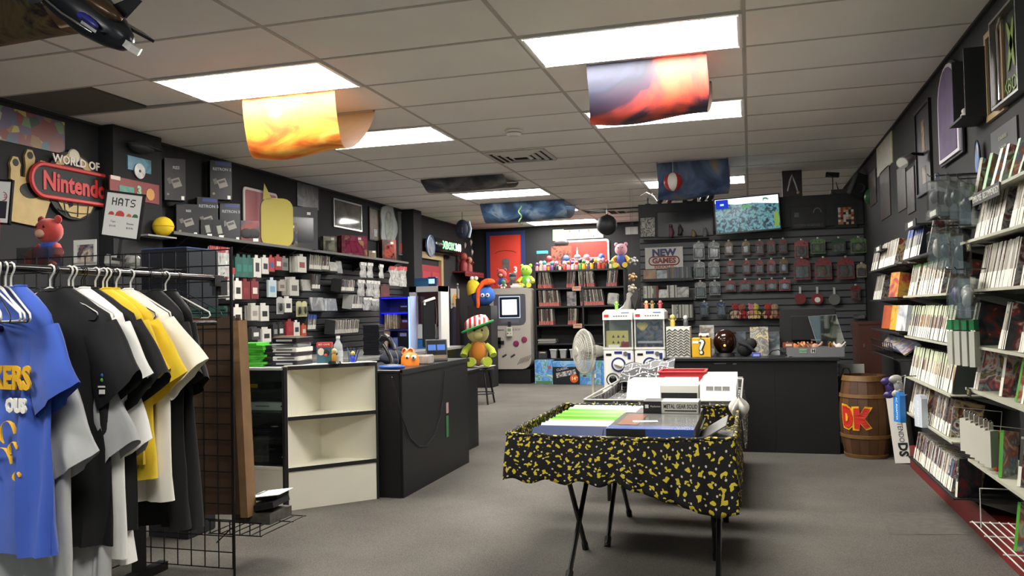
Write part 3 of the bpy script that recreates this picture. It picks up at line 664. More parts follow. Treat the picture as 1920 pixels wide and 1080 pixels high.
def wall_shelf(y0, y1, z, lab, m=SHM, xf=4.585, lip=.012, tilt=True):
    t = thing('wall_shelf', lab, 'shelf', (WX, (y0+y1)/2, z)); L = abs(y1-y0); D = WX-xf
    bx('plate', (D-.004, L, .006), m, t, (-D/2-.002, 0, -.003)); bx('front_lip', (.004, L, lip), m, t, (-D-.0005, 0, -lip/2+.003))
    for s in (-1, 1): ob('bracket', MB().prism([(0, 0), (-D*.8, 0), (0, -.07)], .004, T=TR((-.002, s*(L/2-.03)+.002, -.006), (pi/2, 0, 0))).mesh('bracket', mat('55554e', .5)), t)
    return t
def case_row(kind, z, ya, yb, lab, n=None, x=4.60, lean=.20, gap=0, names='game_case', th=.0145):
    """cases side by side along the wall from ya (far) to yb (near)"""
    L = abs(yb-ya); n = n or int(L/th); st = L/n; ks = kind if isinstance(kind, (list, tuple)) else [kind]
    for i in range(n):
        y = ya-(i+.5)*st
        ob(names, CM[ks[i % len(ks)]], None, (x+random.uniform(-.003, .003), y, z+.002), (0, lean+random.uniform(-.015, .015), random.uniform(-.02, .02)), nl(i, lab) if n > 1 else lab, 'game case', lab.replace('game case', 'cases'), scale=(1, st/th*.98, 1+random.uniform(-.015, .015)))
def yw(u, v, x=4.6): return PX(u, v, x).y
# near bay
NL = [('N1', 1.675, 'topmost near shelf on the right wall with a black lettered strip'), ('N2', 1.493, 'second near shelf on the right wall under the lettered strip'),
      ('N3', 1.275, 'third near shelf on the right wall'), ('N4', 1.030, 'fourth near shelf on the right wall with face-out covers'),
      ('N5', .833, 'fifth near shelf on the right wall with a green leaning case'), ('N6', .51, 'sixth near shelf on the right wall holding an orange toy')]
for n, z, lab in NL: wall_shelf(-.19, -1.75, z, lab)
ML = [(1.495, 'black shelf of blue-topped cases in the middle bay'), (1.268, 'middle-bay shelf of green-topped cases'), (1.018, 'middle-bay shelf of white cases with green tops'),
      (.765, 'middle-bay shelf of tightly packed white cases'), (.537, 'middle-bay shelf with two blocks of dark cases'), (.262, 'lowest middle-bay shelf above the red kickboard')]
for k, (z, lab) in enumerate(ML): wall_shelf(1.33, .12, z, lab, m=BLK if k in (0, 5) else SHM)
for z, lab in ((1.485, 'black far-bay shelf of pale cases by the partition'), (1.255, 'black far-bay shelf under the pale cases'), (1.03, 'far-bay shelf with orange and yellow boxes'), (.85, 'far-bay wire shelf with a shallow basket')):
    wall_shelf(2.85, 1.52, z, lab, m=BLK)
# lettered strip on the top near shelf
t = thing('shelf_sign', 'black strip reading employee recommended on the top near shelf', 'sign', (4.578, -.66, 1.655))
bx('strip', (.004, .40, .05), mat('131413', .5), t, (0, 0, 0)); text('EMPLOYEE  RECOMMENDED!', .040, mat('cfd0c6', .5), t, (-.0026, 0, -.001), FNX, depth=.0006, sx=.74)
case_row('pale', 1.495, yw(1826, 445), yw(1878, 440), 'pale-spined game case in the left block under the lettered strip', 17)
case_row('paleB', 1.495, yw(1893, 435), yw(1945, 425), 'pale-spined game case in the right block under the lettered strip', 13)
case_row('pale', 1.277, yw(1834, 542), yw(1899, 540), 'grey-spined game case in the row on the third near shelf', 24)
case_row('cover', 1.277, yw(1912, 537), yw(1935, 537), 'dark-covered game case at the near end of the third shelf', 6)
for (u, n, lab) in ((1816, 6, 'left'), (1871, 6, 'middle'), (1908, 6, 'right')):
    y = yw(u, 640); case_row('cover', 1.032, y, y-.0145*n, 'game case in the %s small stack with dark face-out cover' % lab, n)
y = yw(1826, 722); case_row('coverB', .835, y, y-.0145*5, 'clear-wrapped game case in the small stack on the fifth near shelf', 5)
def lean_case(kind, loc, rot, lab): ob('game_case', CM[kind], None, loc, rot, lab, 'game case')
lean_case('coverB', (4.62, -.60, .837), (0, .2, .5), 'grey-covered game case turned outward on the fifth near shelf')
lean_case('greenc', (4.62, -.80, .837), (.12, .15, .2), 'bright green case leaning on the fifth near shelf')
lean_case('coverB', (4.62, -.88, .837), (0, .2, .25), 'clear case with pink print at the frame edge of the fifth shelf')
for k in range(6):
    lean_case(['coverB', 'greenc', 'greenc', 'coverB', 'greenc', 'coverB'][k], (4.61+.005*k, -.36-.10*k, 1.677), (.0+.04*(k % 3), .28, .7-.1*k), ['grey case angled at the left end of the top near shelf', 'green-sided case angled on the top near shelf above the strip', 'second green-sided case behind the lettered strip', 'grey case in the middle of the top near shelf', 'green case at the frame edge of the top near shelf', 'last grey case on the top near shelf'][k])
lean_case('greenc', (4.60, -.63, .513), (0, .16, .9), 'tall clear case with green side on the sixth near shelf')
lean_case('coverB', (4.62, -.80, .513), (0, .16, .6), 'grey case beside the green-sided one on the sixth shelf')
# middle bay
case_row('blue', 1.497, yw(1692, 485), yw(1722, 480), 'blue-topped game case on the black middle shelf', 11)
lean_case('pale', (4.60, yw(1738, 470), 1.497), (0, .2, 0), 'single pale case beside the blue-topped row')
case_row('green', 1.27, yw(1702, 555), yw(1716, 555), 'green-topped game case in the short far group', 9)
case_row('green', 1.27, yw(1720, 553), yw(1764, 553), 'green-topped game case in the bright middle block', 24)
lean_case('cover', (4.60, yw(1775, 552), 1.27), (0, .2, .1), 'dark red-spined case ending the green-topped block')
case_row(('xwhite', 'xwhite', 'xwhiteB'), 1.02, yw(1702, 630), yw(1781, 640), 'white game case with pale green top in the middle bay row', 42)
case_row(('xwhiteB', 'xwhite'), .767, yw(1706, 706), yw(1784, 738), 'white game case in the packed row below the green-topped whites', 42)
case_row('dark', .539, yw(1704, 773), yw(1733, 790), 'dark game case in the far block above the lowest shelf', 21)
case_row('dark', .539, yw(1740, 795), yw(1778, 818), 'dark game case in the near block above the lowest shelf', 22)
case_row('disc', .264, yw(1713, 856), yw(1783, 922), 'dark jewel case in the long row above the red kickboard', 40, names='jewel_case')
lean_case('cover', (4.60, yw(1792, 900), .264), (0, .1, .5), 'dark red-lettered box cover at the end of the lowest row')
# far bay
case_row('pale', 1.487, yw(1633, 508), yw(1645, 508), 'pale game case at the far end of the far-bay shelf', 9)
case_row('paleB', 1.487, yw(1647, 507), yw(1676, 502), 'pale game case in the far-bay block with a red spine', 12)
case_row('pale', 1.257, yw(1637, 560), yw(1651, 562), 'grey-spined game case in the lower far-bay stack', 11)
for (u, v, c, lab) in ((1662, 600, ('c4622e', 'b0522a', '8a3f20'), 'orange box on the far-bay shelf'), (1678, 605, ('d29a2a', 'e0b040', '8a3a22'), 'yellow box beside the orange one'), (1690, 612, ('d6d6d0', 'c0c4c8', '3a3c40'), 'white box with dark figure beside the yellow one'), (1676, 545, ('6a3a6a', 'b5443a', 'c9a03a', '5a4a6e'), 'purple and red box on the upper far-bay shelf')):
    p = PX(u, v, 4.60); z = 1.032 if v > 580 else 1.257
    bx('game_box', (.12, .16, .17), artmat(c, 14, seed=18), None, (4.66, p.y, z+.088), (0, .15, .2), label=lab, cat='box')
t = thing('wire_basket', 'shallow black wire basket of loose discs on the far-bay shelf', 'basket', (4.70, 2.05, .862))
mb = MB()
for i in range(12): y = -.5+i*.09; mb.tube([(-.16, y, .10), (-.15, y, .0), (.14, y, 0), (.14, y, .12)], .003, 5)
for (x, z) in ((-.16, .10), (-.155, .05), (-.15, 0), (0, 0), (.14, 0), (.14, .12)): mb.tube([(x, -.5, z), (x, .5, z)], .003, 5)
ob('wires', mb.mesh('wires', BLKG, 40), t)
for k in range(9): bx('jewel_case', (.124, .142, .012), artmat(('c9c6c0', '8a5a58', '5a7aa0', 'b9a070', '3c3c40'), 28, seed=19), None, (4.67+.01*(k % 3), 1.72+.085*k, .93+.006*(k % 2)), (.35+.1*sin(k), -.6, .1*k), label=nl(k, 'loose disc case lying in the shallow wire basket', 'from the near end'), cat='disc case', group='discs in the wire basket')
# red kickboard
span('baseboard_right', (4.77, -2.4, 0), (4.88, 2.42, .16), mat('7d1f1e', .5, var=.35, sc=5), kind='structure')
# wire dividers
def bookend(y, z, x0=4.60, h=.13, d=.22, lab=''):
    ob('wire_divider', MB().tube([(0, 0, 0), (0, 0, h), (d, 0, h), (d, 0, 0)], .0022, 6).mesh('wire_divider', mat('b9b9b0', .4), 40), None, (x0, y, z), (0, .1, 0), lab, 'divider')
bookend(-.30, .512, lab='white wire divider at the far end of the sixth near shelf', h=.17)
bookend(yw(1784, 738)-.01, .767, lab='white wire divider at the near end of the packed white row', h=.16); bookend(yw(1781, 820)-.012, .539, lab='white wire divider ending the near block of dark cases', h=.16)
bookend(yw(1781, 640)-.01, 1.02, lab='white wire divider ending the green-topped white row', h=.17)
# low white wire shelf at the near end
t = thing('wire_shelf', 'low white wire shelf jutting out at the lower right', 'shelf', (WX, -.9, .24)); WW = mat('c9c8be', .4)
for i in range(9): ob('wire', MB().cyl((-.30+i*.036, -.8, 0), (-.30+i*.036, .66, 0), .003, n=6).mesh('wire', WW, 40), t)
for y in (.66, .42, .15, -.15, -.45): ob('cross_wire', MB().cyl((-.31, y, -.004), (0, y, -.004), .0035, n=6).mesh('cross_wire', WW, 40), t)
ob('end_loop', MB().tube([(-.29, .55, 0), (-.29, .55, .17), (-.02, .55, .17), (-.02, .55, 0)], .003, 6).mesh('end_loop', WW, 40), t)
lean_case('greenc', (4.62, -.72, .245), (0, .15, .5), 'green-edged case standing on the low white wire shelf'); lean_case('coverB', (4.63, -.84, .245), (0, .15, .4), 'clear case standing on the low white wire shelf')
# orange toy
t = thing('orange_toy', 'orange plastic toy pistol grip on the sixth near shelf', 'toy', (4.64, -.47, .513)); OR = mat('d4501c', .4)
bx('grip', (.05, .05, .07), OR, t, (0, 0, .035), ch=.008); bx('body', (.055, .06, .06), OR, t, (0, .0, .095), ch=.01); ob('barrel', MB().cyl((0, 0, .125), (0, 0, .165), .022, .018, 12).mesh('barrel', OR, 40), t); ob('muzzle', MB().cyl((-.012, -.022, .14), (-.014, -.03, .14), .009, n=10).mesh('muzzle', BLK, 40), t)
# ---------------------------------------------------------------- things hanging on hooks from the right wall
def ctl_mesh(m):
    mb = MB(); mb.sph((0, 0, 0), (.05, .025, .032), 12); 
    for s in (-1, 1): mb.sph((s*.052, 0, -.012), (.03, .026, .045), 10); mb.sph((s*.03, -.026, -.002), (.011, .008, .011), 8)
    return mb.mesh('controller', m, 60)
CTL = {c: ctl_mesh(mat(c, .35)) for c in ('17181a', '9a9894', '3a2a66', '24402c')}
CLR = glassmat('eef0ee', .12, .20)
_cr = {}
def clam(d):
    if d not in _cr:
        mb = MB(); mb.box((0, 0, 0), d, ch=.012); mb.box((0, 0, d[2]/2+.018), (d[0]*.5, .003, .036)); _cr[d] = mb.mesh('clear_shell', CLR)
    return _cr[d]
def ctl_pack(loc, rz, c, lab, d=(.17, .07, .19)):
    t = thing('controller_pack', lab, 'controller', loc, rz); ob('controller', CTL[c], t, (0, 0, -d[2]*.55), (random.uniform(-.3, .3), random.uniform(-.4, .4), random.uniform(-.3, .3)), scale=(.85, .85, .8))
    ob('clear_shell', clam(d), t, (0, 0, -d[2]/2-.03)); bx('insert_card', (d[0]*.8, .002, .03), mat('9aa09a', .5), t, (0, -d[1]*.3, -.05)); return t
def hook(y, z, x0, parent=wr, n='peg_hook'):
    o = ob(n, MB().tube([(WX-parent.location.x, y-parent.location.y, z-parent.location.z), (x0-parent.location.x, y-parent.location.y, z-parent.location.z), (x0-.008-parent.location.x, y-parent.location.y, z+.012-parent.location.z)], .003, 5).mesh(n, BLKG, 40), parent)
for k, (u, v, c, lab) in enumerate(((1750, 330, '17181a', 'black controller in a clear pack hanging left of the lettered strip'), (1770, 328, '17181a', 'second black controller pack beside the first under the purple poster'), (1790, 330, '24402c', 'green-tinted controller pack hanging among the black ones'), (1808, 335, '17181a', 'black controller pack closest to the lettered strip'))):
    p = PX(u, v, 4.58); ctl_pack((4.60, p.y, p.z), 1.1, c, lab); hook(p.y, p.z, 4.56)
for k, (u, v, c, lab) in enumerate(((1748, 424, '9a9894', 'pale controller in a crinkled clear pack in the second hanging row'), (1768, 424, '17181a', 'dark controller in a boxy clear pack in the second hanging row'), (1790, 428, '17181a', 'dark controller pack touching the near shelf in the second hanging row'))):
    p = PX(u, v, 4.55); ctl_pack((4.57, p.y, p.z), 1.2, c, lab); hook(p.y, p.z, 4.53)
for k, (u, v, c, lab) in enumerate(((1785, 505, '3a2a66', 'violet controller in a clear pack in the third hanging row'), (1803, 505, '9a9894', 'grey and white controller pack in the third hanging row'))):
    p = PX(u, v, 4.52); ctl_pack((4.54, p.y, p.z), 1.2, c, lab); hook(p.y, p.z, 4.50)
for k in range(4):
    p = PX(1784+k*8, 598, 4.53); t = thing('accessory_box', nl(k, 'pale green-tabbed box hanging beside the face-out covers'), 'box', (4.53+.012*k, p.y, p.z), .95, 'green-tabbed boxes on one hook')
    bx('box', (.055, .022, .15), [mat('c9c8be', .5), mat('dad8cc', .5), mat('8b8d8a', .5), mat('dad8cc', .5), WHT, WHT], t, (0, 0, -.13)); bx('green_tab', (.05, .02, .045), mat('2f8a55', .5), t, (0, 0, -.026))
for k in range(6):
    p = PX(1812+k*9, 790, 4.60); t = thing('hang_box', nl(k, 'narrow grey box hooked under the fifth near shelf'), 'box', (4.60, p.y, .715), .75, 'grey boxes on the rail under the fifth shelf')
    bx('box', (.055, .030, .15), [mat('8d8882', .5), mat('d6d2c4', .5), mat('8d8882', .5), mat('d6d2c4', .5), mat('a09a90', .5), WHT], t, (0, 0, -.105)); bx('tab', (.03, .003, .03), mat('b9b2a6', .5), t, (0, 0, -.012)); ob('hook_ring', MB().tube([(.012*cos(a), 0, .012*sin(a)) for a in [i*.6 for i in range(9)]], .0018, 5).mesh('hook_ring', CHROME, 40), t)
# far bay: hanging pale controllers, blue adaptor packs, black label trays
for (u, v, c, lab) in ((1668, 712, '3a2a66', 'purple and white controller hanging above the blue packs'), (1684, 708, '9a9894', 'white controller hanging beside the purple one')):
    p = PX(u, v, 4.50); t = thing('game_controller', lab, 'controller', (4.50, p.y, p.z)); ob('controller', CTL[c], t, (0, 0, -.05), (.2, 1.4, .3), scale=(.85, .85, .85)); ob('cable', MB().tube([(.02, 0, -.02), (0, 0, .0), (.04, .0, .015), (.03, .02, -.10)], .004, 5).mesh('cable', mat('d0d0cc', .5), 40), t); hook(p.y, p.z+.01, 4.48)
for k, (u, v, c, lab) in enumerate(((1679, 735, '2a78c4', 'bright blue adapter pack hanging beside the barrel'), (1697, 740, 'c4ccd6', 'pale blue adapter pack hanging beside the bright blue one'))):
    p = PX(u, v, 4.48); t = thing('adapter_pack', lab, 'pack', (4.50+.06*k, p.y, p.z), -1.25)
    ob('card', MB().prism([(-.04, -.18), (.04, -.18), (.04, -.02), (.025, .0), (-.02, .0), (-.04, -.035)], .035, T=TR((0, .017, 0), (pi/2, 0, 0))).mesh('card', mat(c, .4)), t); text('AC ADAPTER', .027, PAPER, t, (0, -.0185, -.10), (pi/2, pi/2, 0), depth=.0004, sx=.85)
for (u, v, lab) in ((1650, 470, 'black tray with a white label high in the far bay'), (1712, 425, 'black tray with a white label high in the middle bay'), (1755, 405, 'dark label tray under the hanging controller packs')):
    p = PX(u, v, 4.60); t = thing('label_tray', lab, 'tray', (4.72, p.y, p.z)); bx('tray', (.26, .34, .012), BLK, t); bx('front_strip', (.006, .34, .045), BLK, t, (-.133, 0, .012)); bx('label', (.002, .15, .028), mat('cfcdc4', .6), t, (-.1375, -.02, .012))
# small yellow price discs under the near shelves
for k, (u, v) in enumerate(((1817, 463), (1819, 549), (1819, 652), (1817, 735))):
    p = PX(u, v, 4.575); t = thing('price_tag', 'small black price plate hanging under the %s near shelf' % ('second', 'third', 'fourth', 'fifth')[k], 'price tag', (4.574, p.y, p.z)); bx('plate', (.003, .07, .035), BLK, t); ob('ring', MB().tube([(-.003, .012*cos(a), .010*sin(a)) for a in [i*2*pi/12 for i in range(12)]], .0016, 4, closed=True).mesh('ring', mat('a8a04a', .5)), t)
# ---------------------------------------------------------------- pictures on the right wall
def frame(t, y0, y1, z0, z1, pic, fm=BLKG, fw=.018, dep=.02, x=WX, glass=False):
    """framed picture on the right wall, built in world coordinates under t at the wall"""
    w, h = abs(y1-y0), abs(z1-z0)
    bx('picture', (.006, w-.004, h-.004), pic, t, (-.006, 0, 0))
    for s in (-1, 1): bx('frame_side', (dep, fw, h), fm, t, (-dep/2, s*(w/2-fw/2), 0)); bx('frame_rail', (dep, w-2*fw, fw), fm, t, (-dep/2, 0, s*(h/2-fw/2)))
def rpic(name, lab, uL, uR, vT, vB, pic, cat='picture', fm=BLKG, fw=.018, dep=.02):
    um, vm = (uL+uR)/2, (vT+vB)/2
    y0, y1 = PX(uL, vm, WX-.01).y, PX(uR, vm, WX-.01).y; z1, z0 = PX(um, vT, WX-.01).z, PX(um, vB, WX-.01).z
    t = thing(name, lab, cat, (WX, (y0+y1)/2, (z0+z1)/2)); frame(t, y0, y1, z0, z1, pic, fm, fw, dep); t['w'] = abs(y1-y0); t['h'] = abs(z1-z0); return t
# lit green-on-black console sign in a clear frame
t = rpic('console_sign', 'black framed sign with a green X and console lettering at the top right', 1872, 1925, 10, 190, mat('151815', .35), 'sign', STEEL, .012, .05)
G = mat('6f8a2a', .4); 
for a in (.42, -.42): ob('x_stroke', MB().prism([(-.012, -.11), (.0, -.13), (.012, -.11), (.035, .0), (.012, .11), (0, .13), (-.012, .11), (-.018, 0)], .003, T=TR((-.012, 0, .05), (pi/2, a, -pi/2))).mesh('x_stroke', G), t)
text('XBOX', .10, G, t, (-.012, 0, -.14), FNX, depth=.001, sx=1.0)
ob('bracket', MB().tube([(-.03, .14, -.18), (-.03, .14, -.02), (-.03, .15, .16), (-.03, .08, .22)], .006, 6).mesh('bracket', CHROME, 40), t)
rpic('picture', 'tan wooden frame half hidden behind the console sign', 1850, 1884, 45, 220, mat('1c1a18', .5), 'picture', mat('a08a66', .5), .03)
# die-cut arch board: generic purple arch shape
y0, y1 = PX(1768, 210, WX).y, PX(1812, 210, WX).y; p1 = PX(1790, 110, WX); p0 = PX(1785, 305, WX); w = abs(y1-y0)/2; h = p1.z-p0.z
t = thing('arch_board', 'tall violet and white arched cut-out board on the right wall', 'sign', (WX, (y0+y1)/2, p0.z))
def arch(w, h): return [(-w, 0), (w, 0), (w, h*.62)]+[(w*cos(a), h*.62+h*.38*sin(a)) for a in [i*pi/10 for i in range(1, 10)]]+[(-w, h*.62)]
for (nm, s, m, dx) in (('backing', 1, mat('1a1820', .5), 0), ('white_border', .9, mat('c9c4cc', .5), .012), ('violet_field', .76, mat('5a4470', .5, var=.5, sc=9), .016)): ob(nm, MB().prism(arch(w*s, h*(.5+s/2)), .012, T=TR((-dx-.014, 0, .0+h*(1-s)*.25), (pi/2, 0, -pi/2))).mesh(nm, m), t)
ob('pale_ellipse', MB().lathe([(0, 0), (.06, 0), (.06, .004), (0, .004)], 20, T=TR((-.03, 0, h*.62), (0, -pi/2, 0), (2.2, 1, 1))).mesh('pale_ellipse', mat('b5b2ac', .5)), t)
# shadow box
yb, zb = PX(1812, 165, 4.80).y, PX(1812, 165, 4.80).z
t = thing('shadow_box', 'black shadow box with a small figurine ledge on the right wall', 'display box', (WX, yb, zb)); bx('back', (.01, .26, .36), mat('17171a', .5), t, (-.006, 0, 0)); bx('side', (.12, .012, .36), BLK, t, (-.06, .13, 0)); bx('side', (.12, .012, .36), BLK, t, (-.06, -.13, 0)); bx('ledge', (.14, .28, .012), BLK, t, (-.07, 0, -.18)); bx('picture', (.003, .12, .30), artmat(('2a211a', '8a6a3a', '40372e', 'a89a86'), 26, seed=20), t, (-.013, .05, 0))
ob('figurine', MB().sph((-.08, .03, -.15), (.03, .04, .028), 10).sph((-.08, .05, -.115), .018, 8).mesh('figurine', mat('a8a49c', .5), 60), t)
t = rpic('picture', 'tall narrow black frame with pale lettering at its foot on the right wall', 1718, 1746, 195, 365, mat('232128', .4), 'picture', BLKG, .02)
bx('picture_figure', (.002, .10, .22), artmat(('1c1a20', '6a4a44', 'a5846c', '3a3440'), 16, seed=21), t, (-.010, 0, .10)); bx('pale_caption', (.002, .12, .12), mat('a09684', .5, var=.4, sc=30), t, (-.010, 0, -.18))
t = rpic('poster', 'pale paper with a yellow edge high on the right wall', 1643, 1672, 255, 320, mat('d2cfc0', .6, var=.2, sc=18), 'poster', mat('c2b23a', .5), .01, .004)
for (a, lab) in (((1650, 1668, 315, 410), 'dark poster under the yellow-edged paper'), ((1682, 1698, 310, 395), 'grey poster beside the wall lamp'), ((1700, 1714, 315, 400), 'grey and brown poster right of the wall lamp'), ((1630, 1642, 320, 385), 'farthest small dark poster on the right wall')):
    rpic('poster', lab, *a, artmat(('1c1b1e', '2c2a2a', '463029', '4a4642', '232529'), 14, seed=22), 'poster', BLK, .008, .004)
t = rpic('poster', 'black game poster with block lettering above the controller packs', 1857, 1907, 232, 295, mat('171615', .4), 'poster', BLK, .006, .004)
hh = t['h']
text('METAL GEAR SOLID', hh*.16, mat('b0ac9c', .5), t, (-.012, 0, hh*.12), FNX, sx=.62); text('THE TWIN SNAKES', hh*.13, mat('a9a596', .5), t, (-.012, 0, -hh*.18), FNX, sx=.7)
p = PX(1830, 302, 4.84); t = thing('skate_deck', 'small blue oval deck leaning on the right wall', 'board', (4.85, p.y, p.z)); ob('deck', MB().sph((0, 0, 0), (.012, .045, .11), 16).mesh('deck', artmat(('2a4a7a', '3a6aa0', '222226', '8a5a3a'), 18, seed=23), 60), t); ob('rim', MB().tube([(-.004, .047*cos(a), .112*sin(a)) for a in [i*2*pi/20 for i in range(20)]], .004, 5, closed=True).mesh('rim', BLK), t)
p = PX(1697, 297, 4.75); t = thing('wall_lamp', 'silver spot lamp on a short arm on the right wall', 'lamp', (4.88, p.y, p.z)); ob('arm', MB().tube([(0, 0, .02), (-.08, 0, .03), (-.12, 0, 0)], .012, 8).mesh('arm', BLKG, 40), t); ob('head', MB().cyl((-.09, .02, .0), (-.17, -.12, -.05), .035, .042, 16).mesh('head', mat('a8a8a6', .3, .6), 40), t); ob('lens', MB().cyl((-.17, -.12, -.05), (-.171, -.122, -.051), .036, n=16).mesh('lens', mat('d8d8d0', .3)), t)
# ================================================================ slatted wall behind the sales counter
SY = PYW-.066+.05     # front of the slats
SY = PYW-.016
def phook(x, z, y0=SY, L=.12):
    o = part.location; ob('peg_hook', MB().tube([(x-o.x, y0-o.y, z-o.z), (x-o.x, y0-L-o.y, z-o.z), (x-o.x, y0-L-.006-o.y, z+.010-o.z)], .0028, 5).mesh('peg_hook', CHROME, 40), part)
TAG = mat('e9e8e4', .5)
_pk = {}; _ins = {}
def packm(w, h, c, bub, shape=0):
    k = (w, h, c, bub, shape)
    if k not in _pk:
        if shape == 0: pts = [(-w/2, -h), (w/2, -h), (w/2, -h*.12), (w*.2, -h*.02), (-w*.2, -h*.02), (-w/2, -h*.12)]
        else: pts = [(-w/2, -h), (w/2, -h), (w/2, -h*.35)]+[(w/2*cos(a), -h*.35+h*.33*sin(a)) for a in [i*pi/8 for i in range(1, 8)]]+[(-w/2, -h*.35)]
        cm = MB().prism(pts, .003, T=TR((0, .0015, 0), (pi/2, 0, 0))).mesh('card', artmat(c, 40, seed=24) if isinstance(c, tuple) else mat(c, .45))
        bm = MB().box((0, -.014, -h*.64), (w*.82, .026, h*.56), ch=.008).mesh('blister', CLR)
        tm_ = MB().sph((0, -.012, -h*.64), (w*.22, .010, h*.2), 10).sph((0, -.012, -h*.48), (w*.15, .010, h*.10), 8).mesh('figure', mat(bub, .5), 60) if bub else None
        lm_ = MB().box((0, -.0025, -h*.64), (w*.88, .002, h*.58)).mesh('insert', mat('6a6a6a', .5, var=.5, sc=40)); gm = MB().box((0, -.002, -h*.0+.006), (.020, .002, .018)).mesh('price_tag', TAG)
        _pk[k] = (cm, bm, tm_, gm); _ins[k] = lm_
    return _pk[k]
def pack(u, v, w, h, c, bub, lab, shape=0, y=SY-.09, name='blister_pack', par=None, rz=0, group=None):
    """v is the picture height of the hanging tab"""
    p = PY(u, v, y); t = thing(name, lab, 'pack', (p.x, y, p.z), rz, group)
    cm, bm, tm_, gm = packm(w, h, c, bub, shape)
    ob('card', cm, t); ob('blister', bm, t); ob('price_tag', gm, t, (0, -.004, 0)); ob('insert', _ins[w, h, c, bub, shape], t)
    if tm_: ob('figure', tm_, t)
    phook(p.x, p.z+.003)
    return t
SILV = ('b8bab8', '8f9290', '6a6c6b', 'd2d4d2'); TANC = ('8a6c48', '6a4f32', 'a48a62'); REDC = ('5e2022', '783030', '441818'); RDD = ('6a2426', '8a3a3a', '501a1c'); GRC = ('3f5c34', '6a8a5a', '2c3f28'); DGR = ('24402c', '2f5236', '1c2f22'); REDB = ('8a3c40', 'a05054', '682a2e')
row = [((1310, 454), .125, .20, SILV, '5c5e5e', 'clear square pack'), ((1338, 453), .125, .20, SILV, '707272', 'clear square pack'), ((1366, 452), .09, .16, TANC, '6a4a2a', 'tan domed pack'), ((1398, 451), .09, .16, TANC, '7d8288', 'tan domed pack'),
 ((1424, 451), .09, .16, REDC, '4a3a3a', 'dark red domed pack'), ((1446, 449), .09, .16, REDC, '4a3a3a', 'dark red domed pack'), ((1468, 448), .09, .16, REDC, '56484a', 'dark red domed pack'), ((1502, 450), .145, .20, REDB, '5a2a2c', 'square red pack'), ((1533, 447), .155, .17, GRC, '6f8a58', 'square olive green pack'), ((1572, 446), .145, .17, DGR, '2f4f34', 'square dark green pack'), ((1609, 445), .16, .17, GRC, '7f9a6a', 'square green pack by the right end')]
ORD = ('first', 'second', 'third', 'fourth', 'fifth', 'sixth', 'seventh', 'eighth', 'ninth', 'tenth', 'eleventh', 'twelfth')
def putrow(row, rn):
    for i, (uv, w, h, c, b, nm) in enumerate(row):
        pack(*uv, w, h, c, b, '%s, %s from the left in the %s slatted-wall row' % (nm, ORD[i], rn), shape=1 if 'domed' in nm else 0, group='packs on the slatted wall')
putrow(row, 'top')
putrow([((1311, 490), .125, .20, SILV, '4c5456', 'clear square pack'), ((1338, 489), .125, .20, SILV, 'a8aaa8', 'clear pack with a silver disc'), ((1369, 488), .09, .16, RDD, '5a4a4a', 'red domed pack'), ((1399, 487), .09, .16, RDD, '5a4a4a', 'red domed pack'), ((1424, 487), .09, .16, RDD, '3a3436', 'red domed pack'), ((1446, 486), .09, .16, REDB, '8a6a6a', 'pink-red domed pack'), ((1469, 485), .09, .16, TANC, 'b8b4d0', 'tan domed pack with a pale card'),
 ((1503, 484), .18, .24, RDD, '4a4038', 'large red domed pack'), ((1543, 483), .18, .24, RDD, '6a5038', 'large red domed pack'), ((1585, 482), .18, .24, RDD, '5a5048', 'large red domed pack'), ((1615, 494), .10, .15, ('8a8468', 'a09a80', '6a6450'), None, 'small olive card')], 'second')
putrow([((1313, 528), .125, .19, SILV, '5c5e5e', 'clear square pack'), ((1340, 527), .12, .16, SILV, '8a8c8a', 'crinkled silver pack'), ((1369, 525), .12, .13, RDD, '8a8c8e', 'wide red domed pack'), ((1397, 524), .12, .13, RDD, '4a4a4c', 'wide red domed pack'), ((1424, 524), .12, .13, RDD, '5a5052', 'wide red domed pack'), ((1447, 523), .12, .13, RDD, '9a9a9e', 'wide red domed pack'), ((1471, 523), .12, .13, REDB, 'c0bcd8', 'wide pink pack with pale card'),
 ((1604, 535), .10, .16, REDC, '7a2a2a', 'narrow red end pack')], 'third')
putrow([((1320, 566), .10, .17, ('1f2c4a', '2c3c60', '8a94a0'), '4a5468', 'navy blue pack'), ((1352, 565), .10, .17, ('1f2c4a', '2c3c60', '8a94a0'), '4a5468', 'navy blue pack')], 'fourth')
# round key fobs on hooks
for k, (u, v, c) in enumerate(((1500, 540, '7a2024'), (1532, 540, '8e2428'), (1564, 541, '6a6a62'))):
    p = PY(u, v, SY-.08); t = thing('key_fob', ('plain red round key fob', 'red and white round key fob', 'grey-green round key fob')[k]+' hanging above the black monitor', 'key fob', (p.x, SY-.08, p.z)); bx('strap', (.022, .004, .09), mat('c8c8c4', .5), t, (0, 0, -.03)); ob('disc', MB().cyl((0, .008, -.12), (0, -.008, -.12), .06, n=18).mesh('disc', mat(c, .5), 40), t); phook(p.x, p.z+.012, L=.1)
    if k == 1: ob('white_spot', MB().cyl((0, -.009, -.13), (0, -.011, -.13), .03, n=14).mesh('white_spot', PAPER, 40), t)
for (u, v, w, h, lab) in ((1611, 594, .13, .05, 'narrow silver pack beside the wooden cabinet'), (1604, 614, .10, .13, 'crumpled silver bag beside the wooden cabinet')):
    p = PY(u, v, SY-.05); ob('foil_pack', MB().box((0, 0, 0), (w, .02, h), ch=.012).mesh('foil_pack', mat('9a9a9c', .25, .7, var=.6, sc=30, bump=1, bsc=60)), None, (p.x, SY-.05, p.z), (0, 0, 0), lab, 'pack')
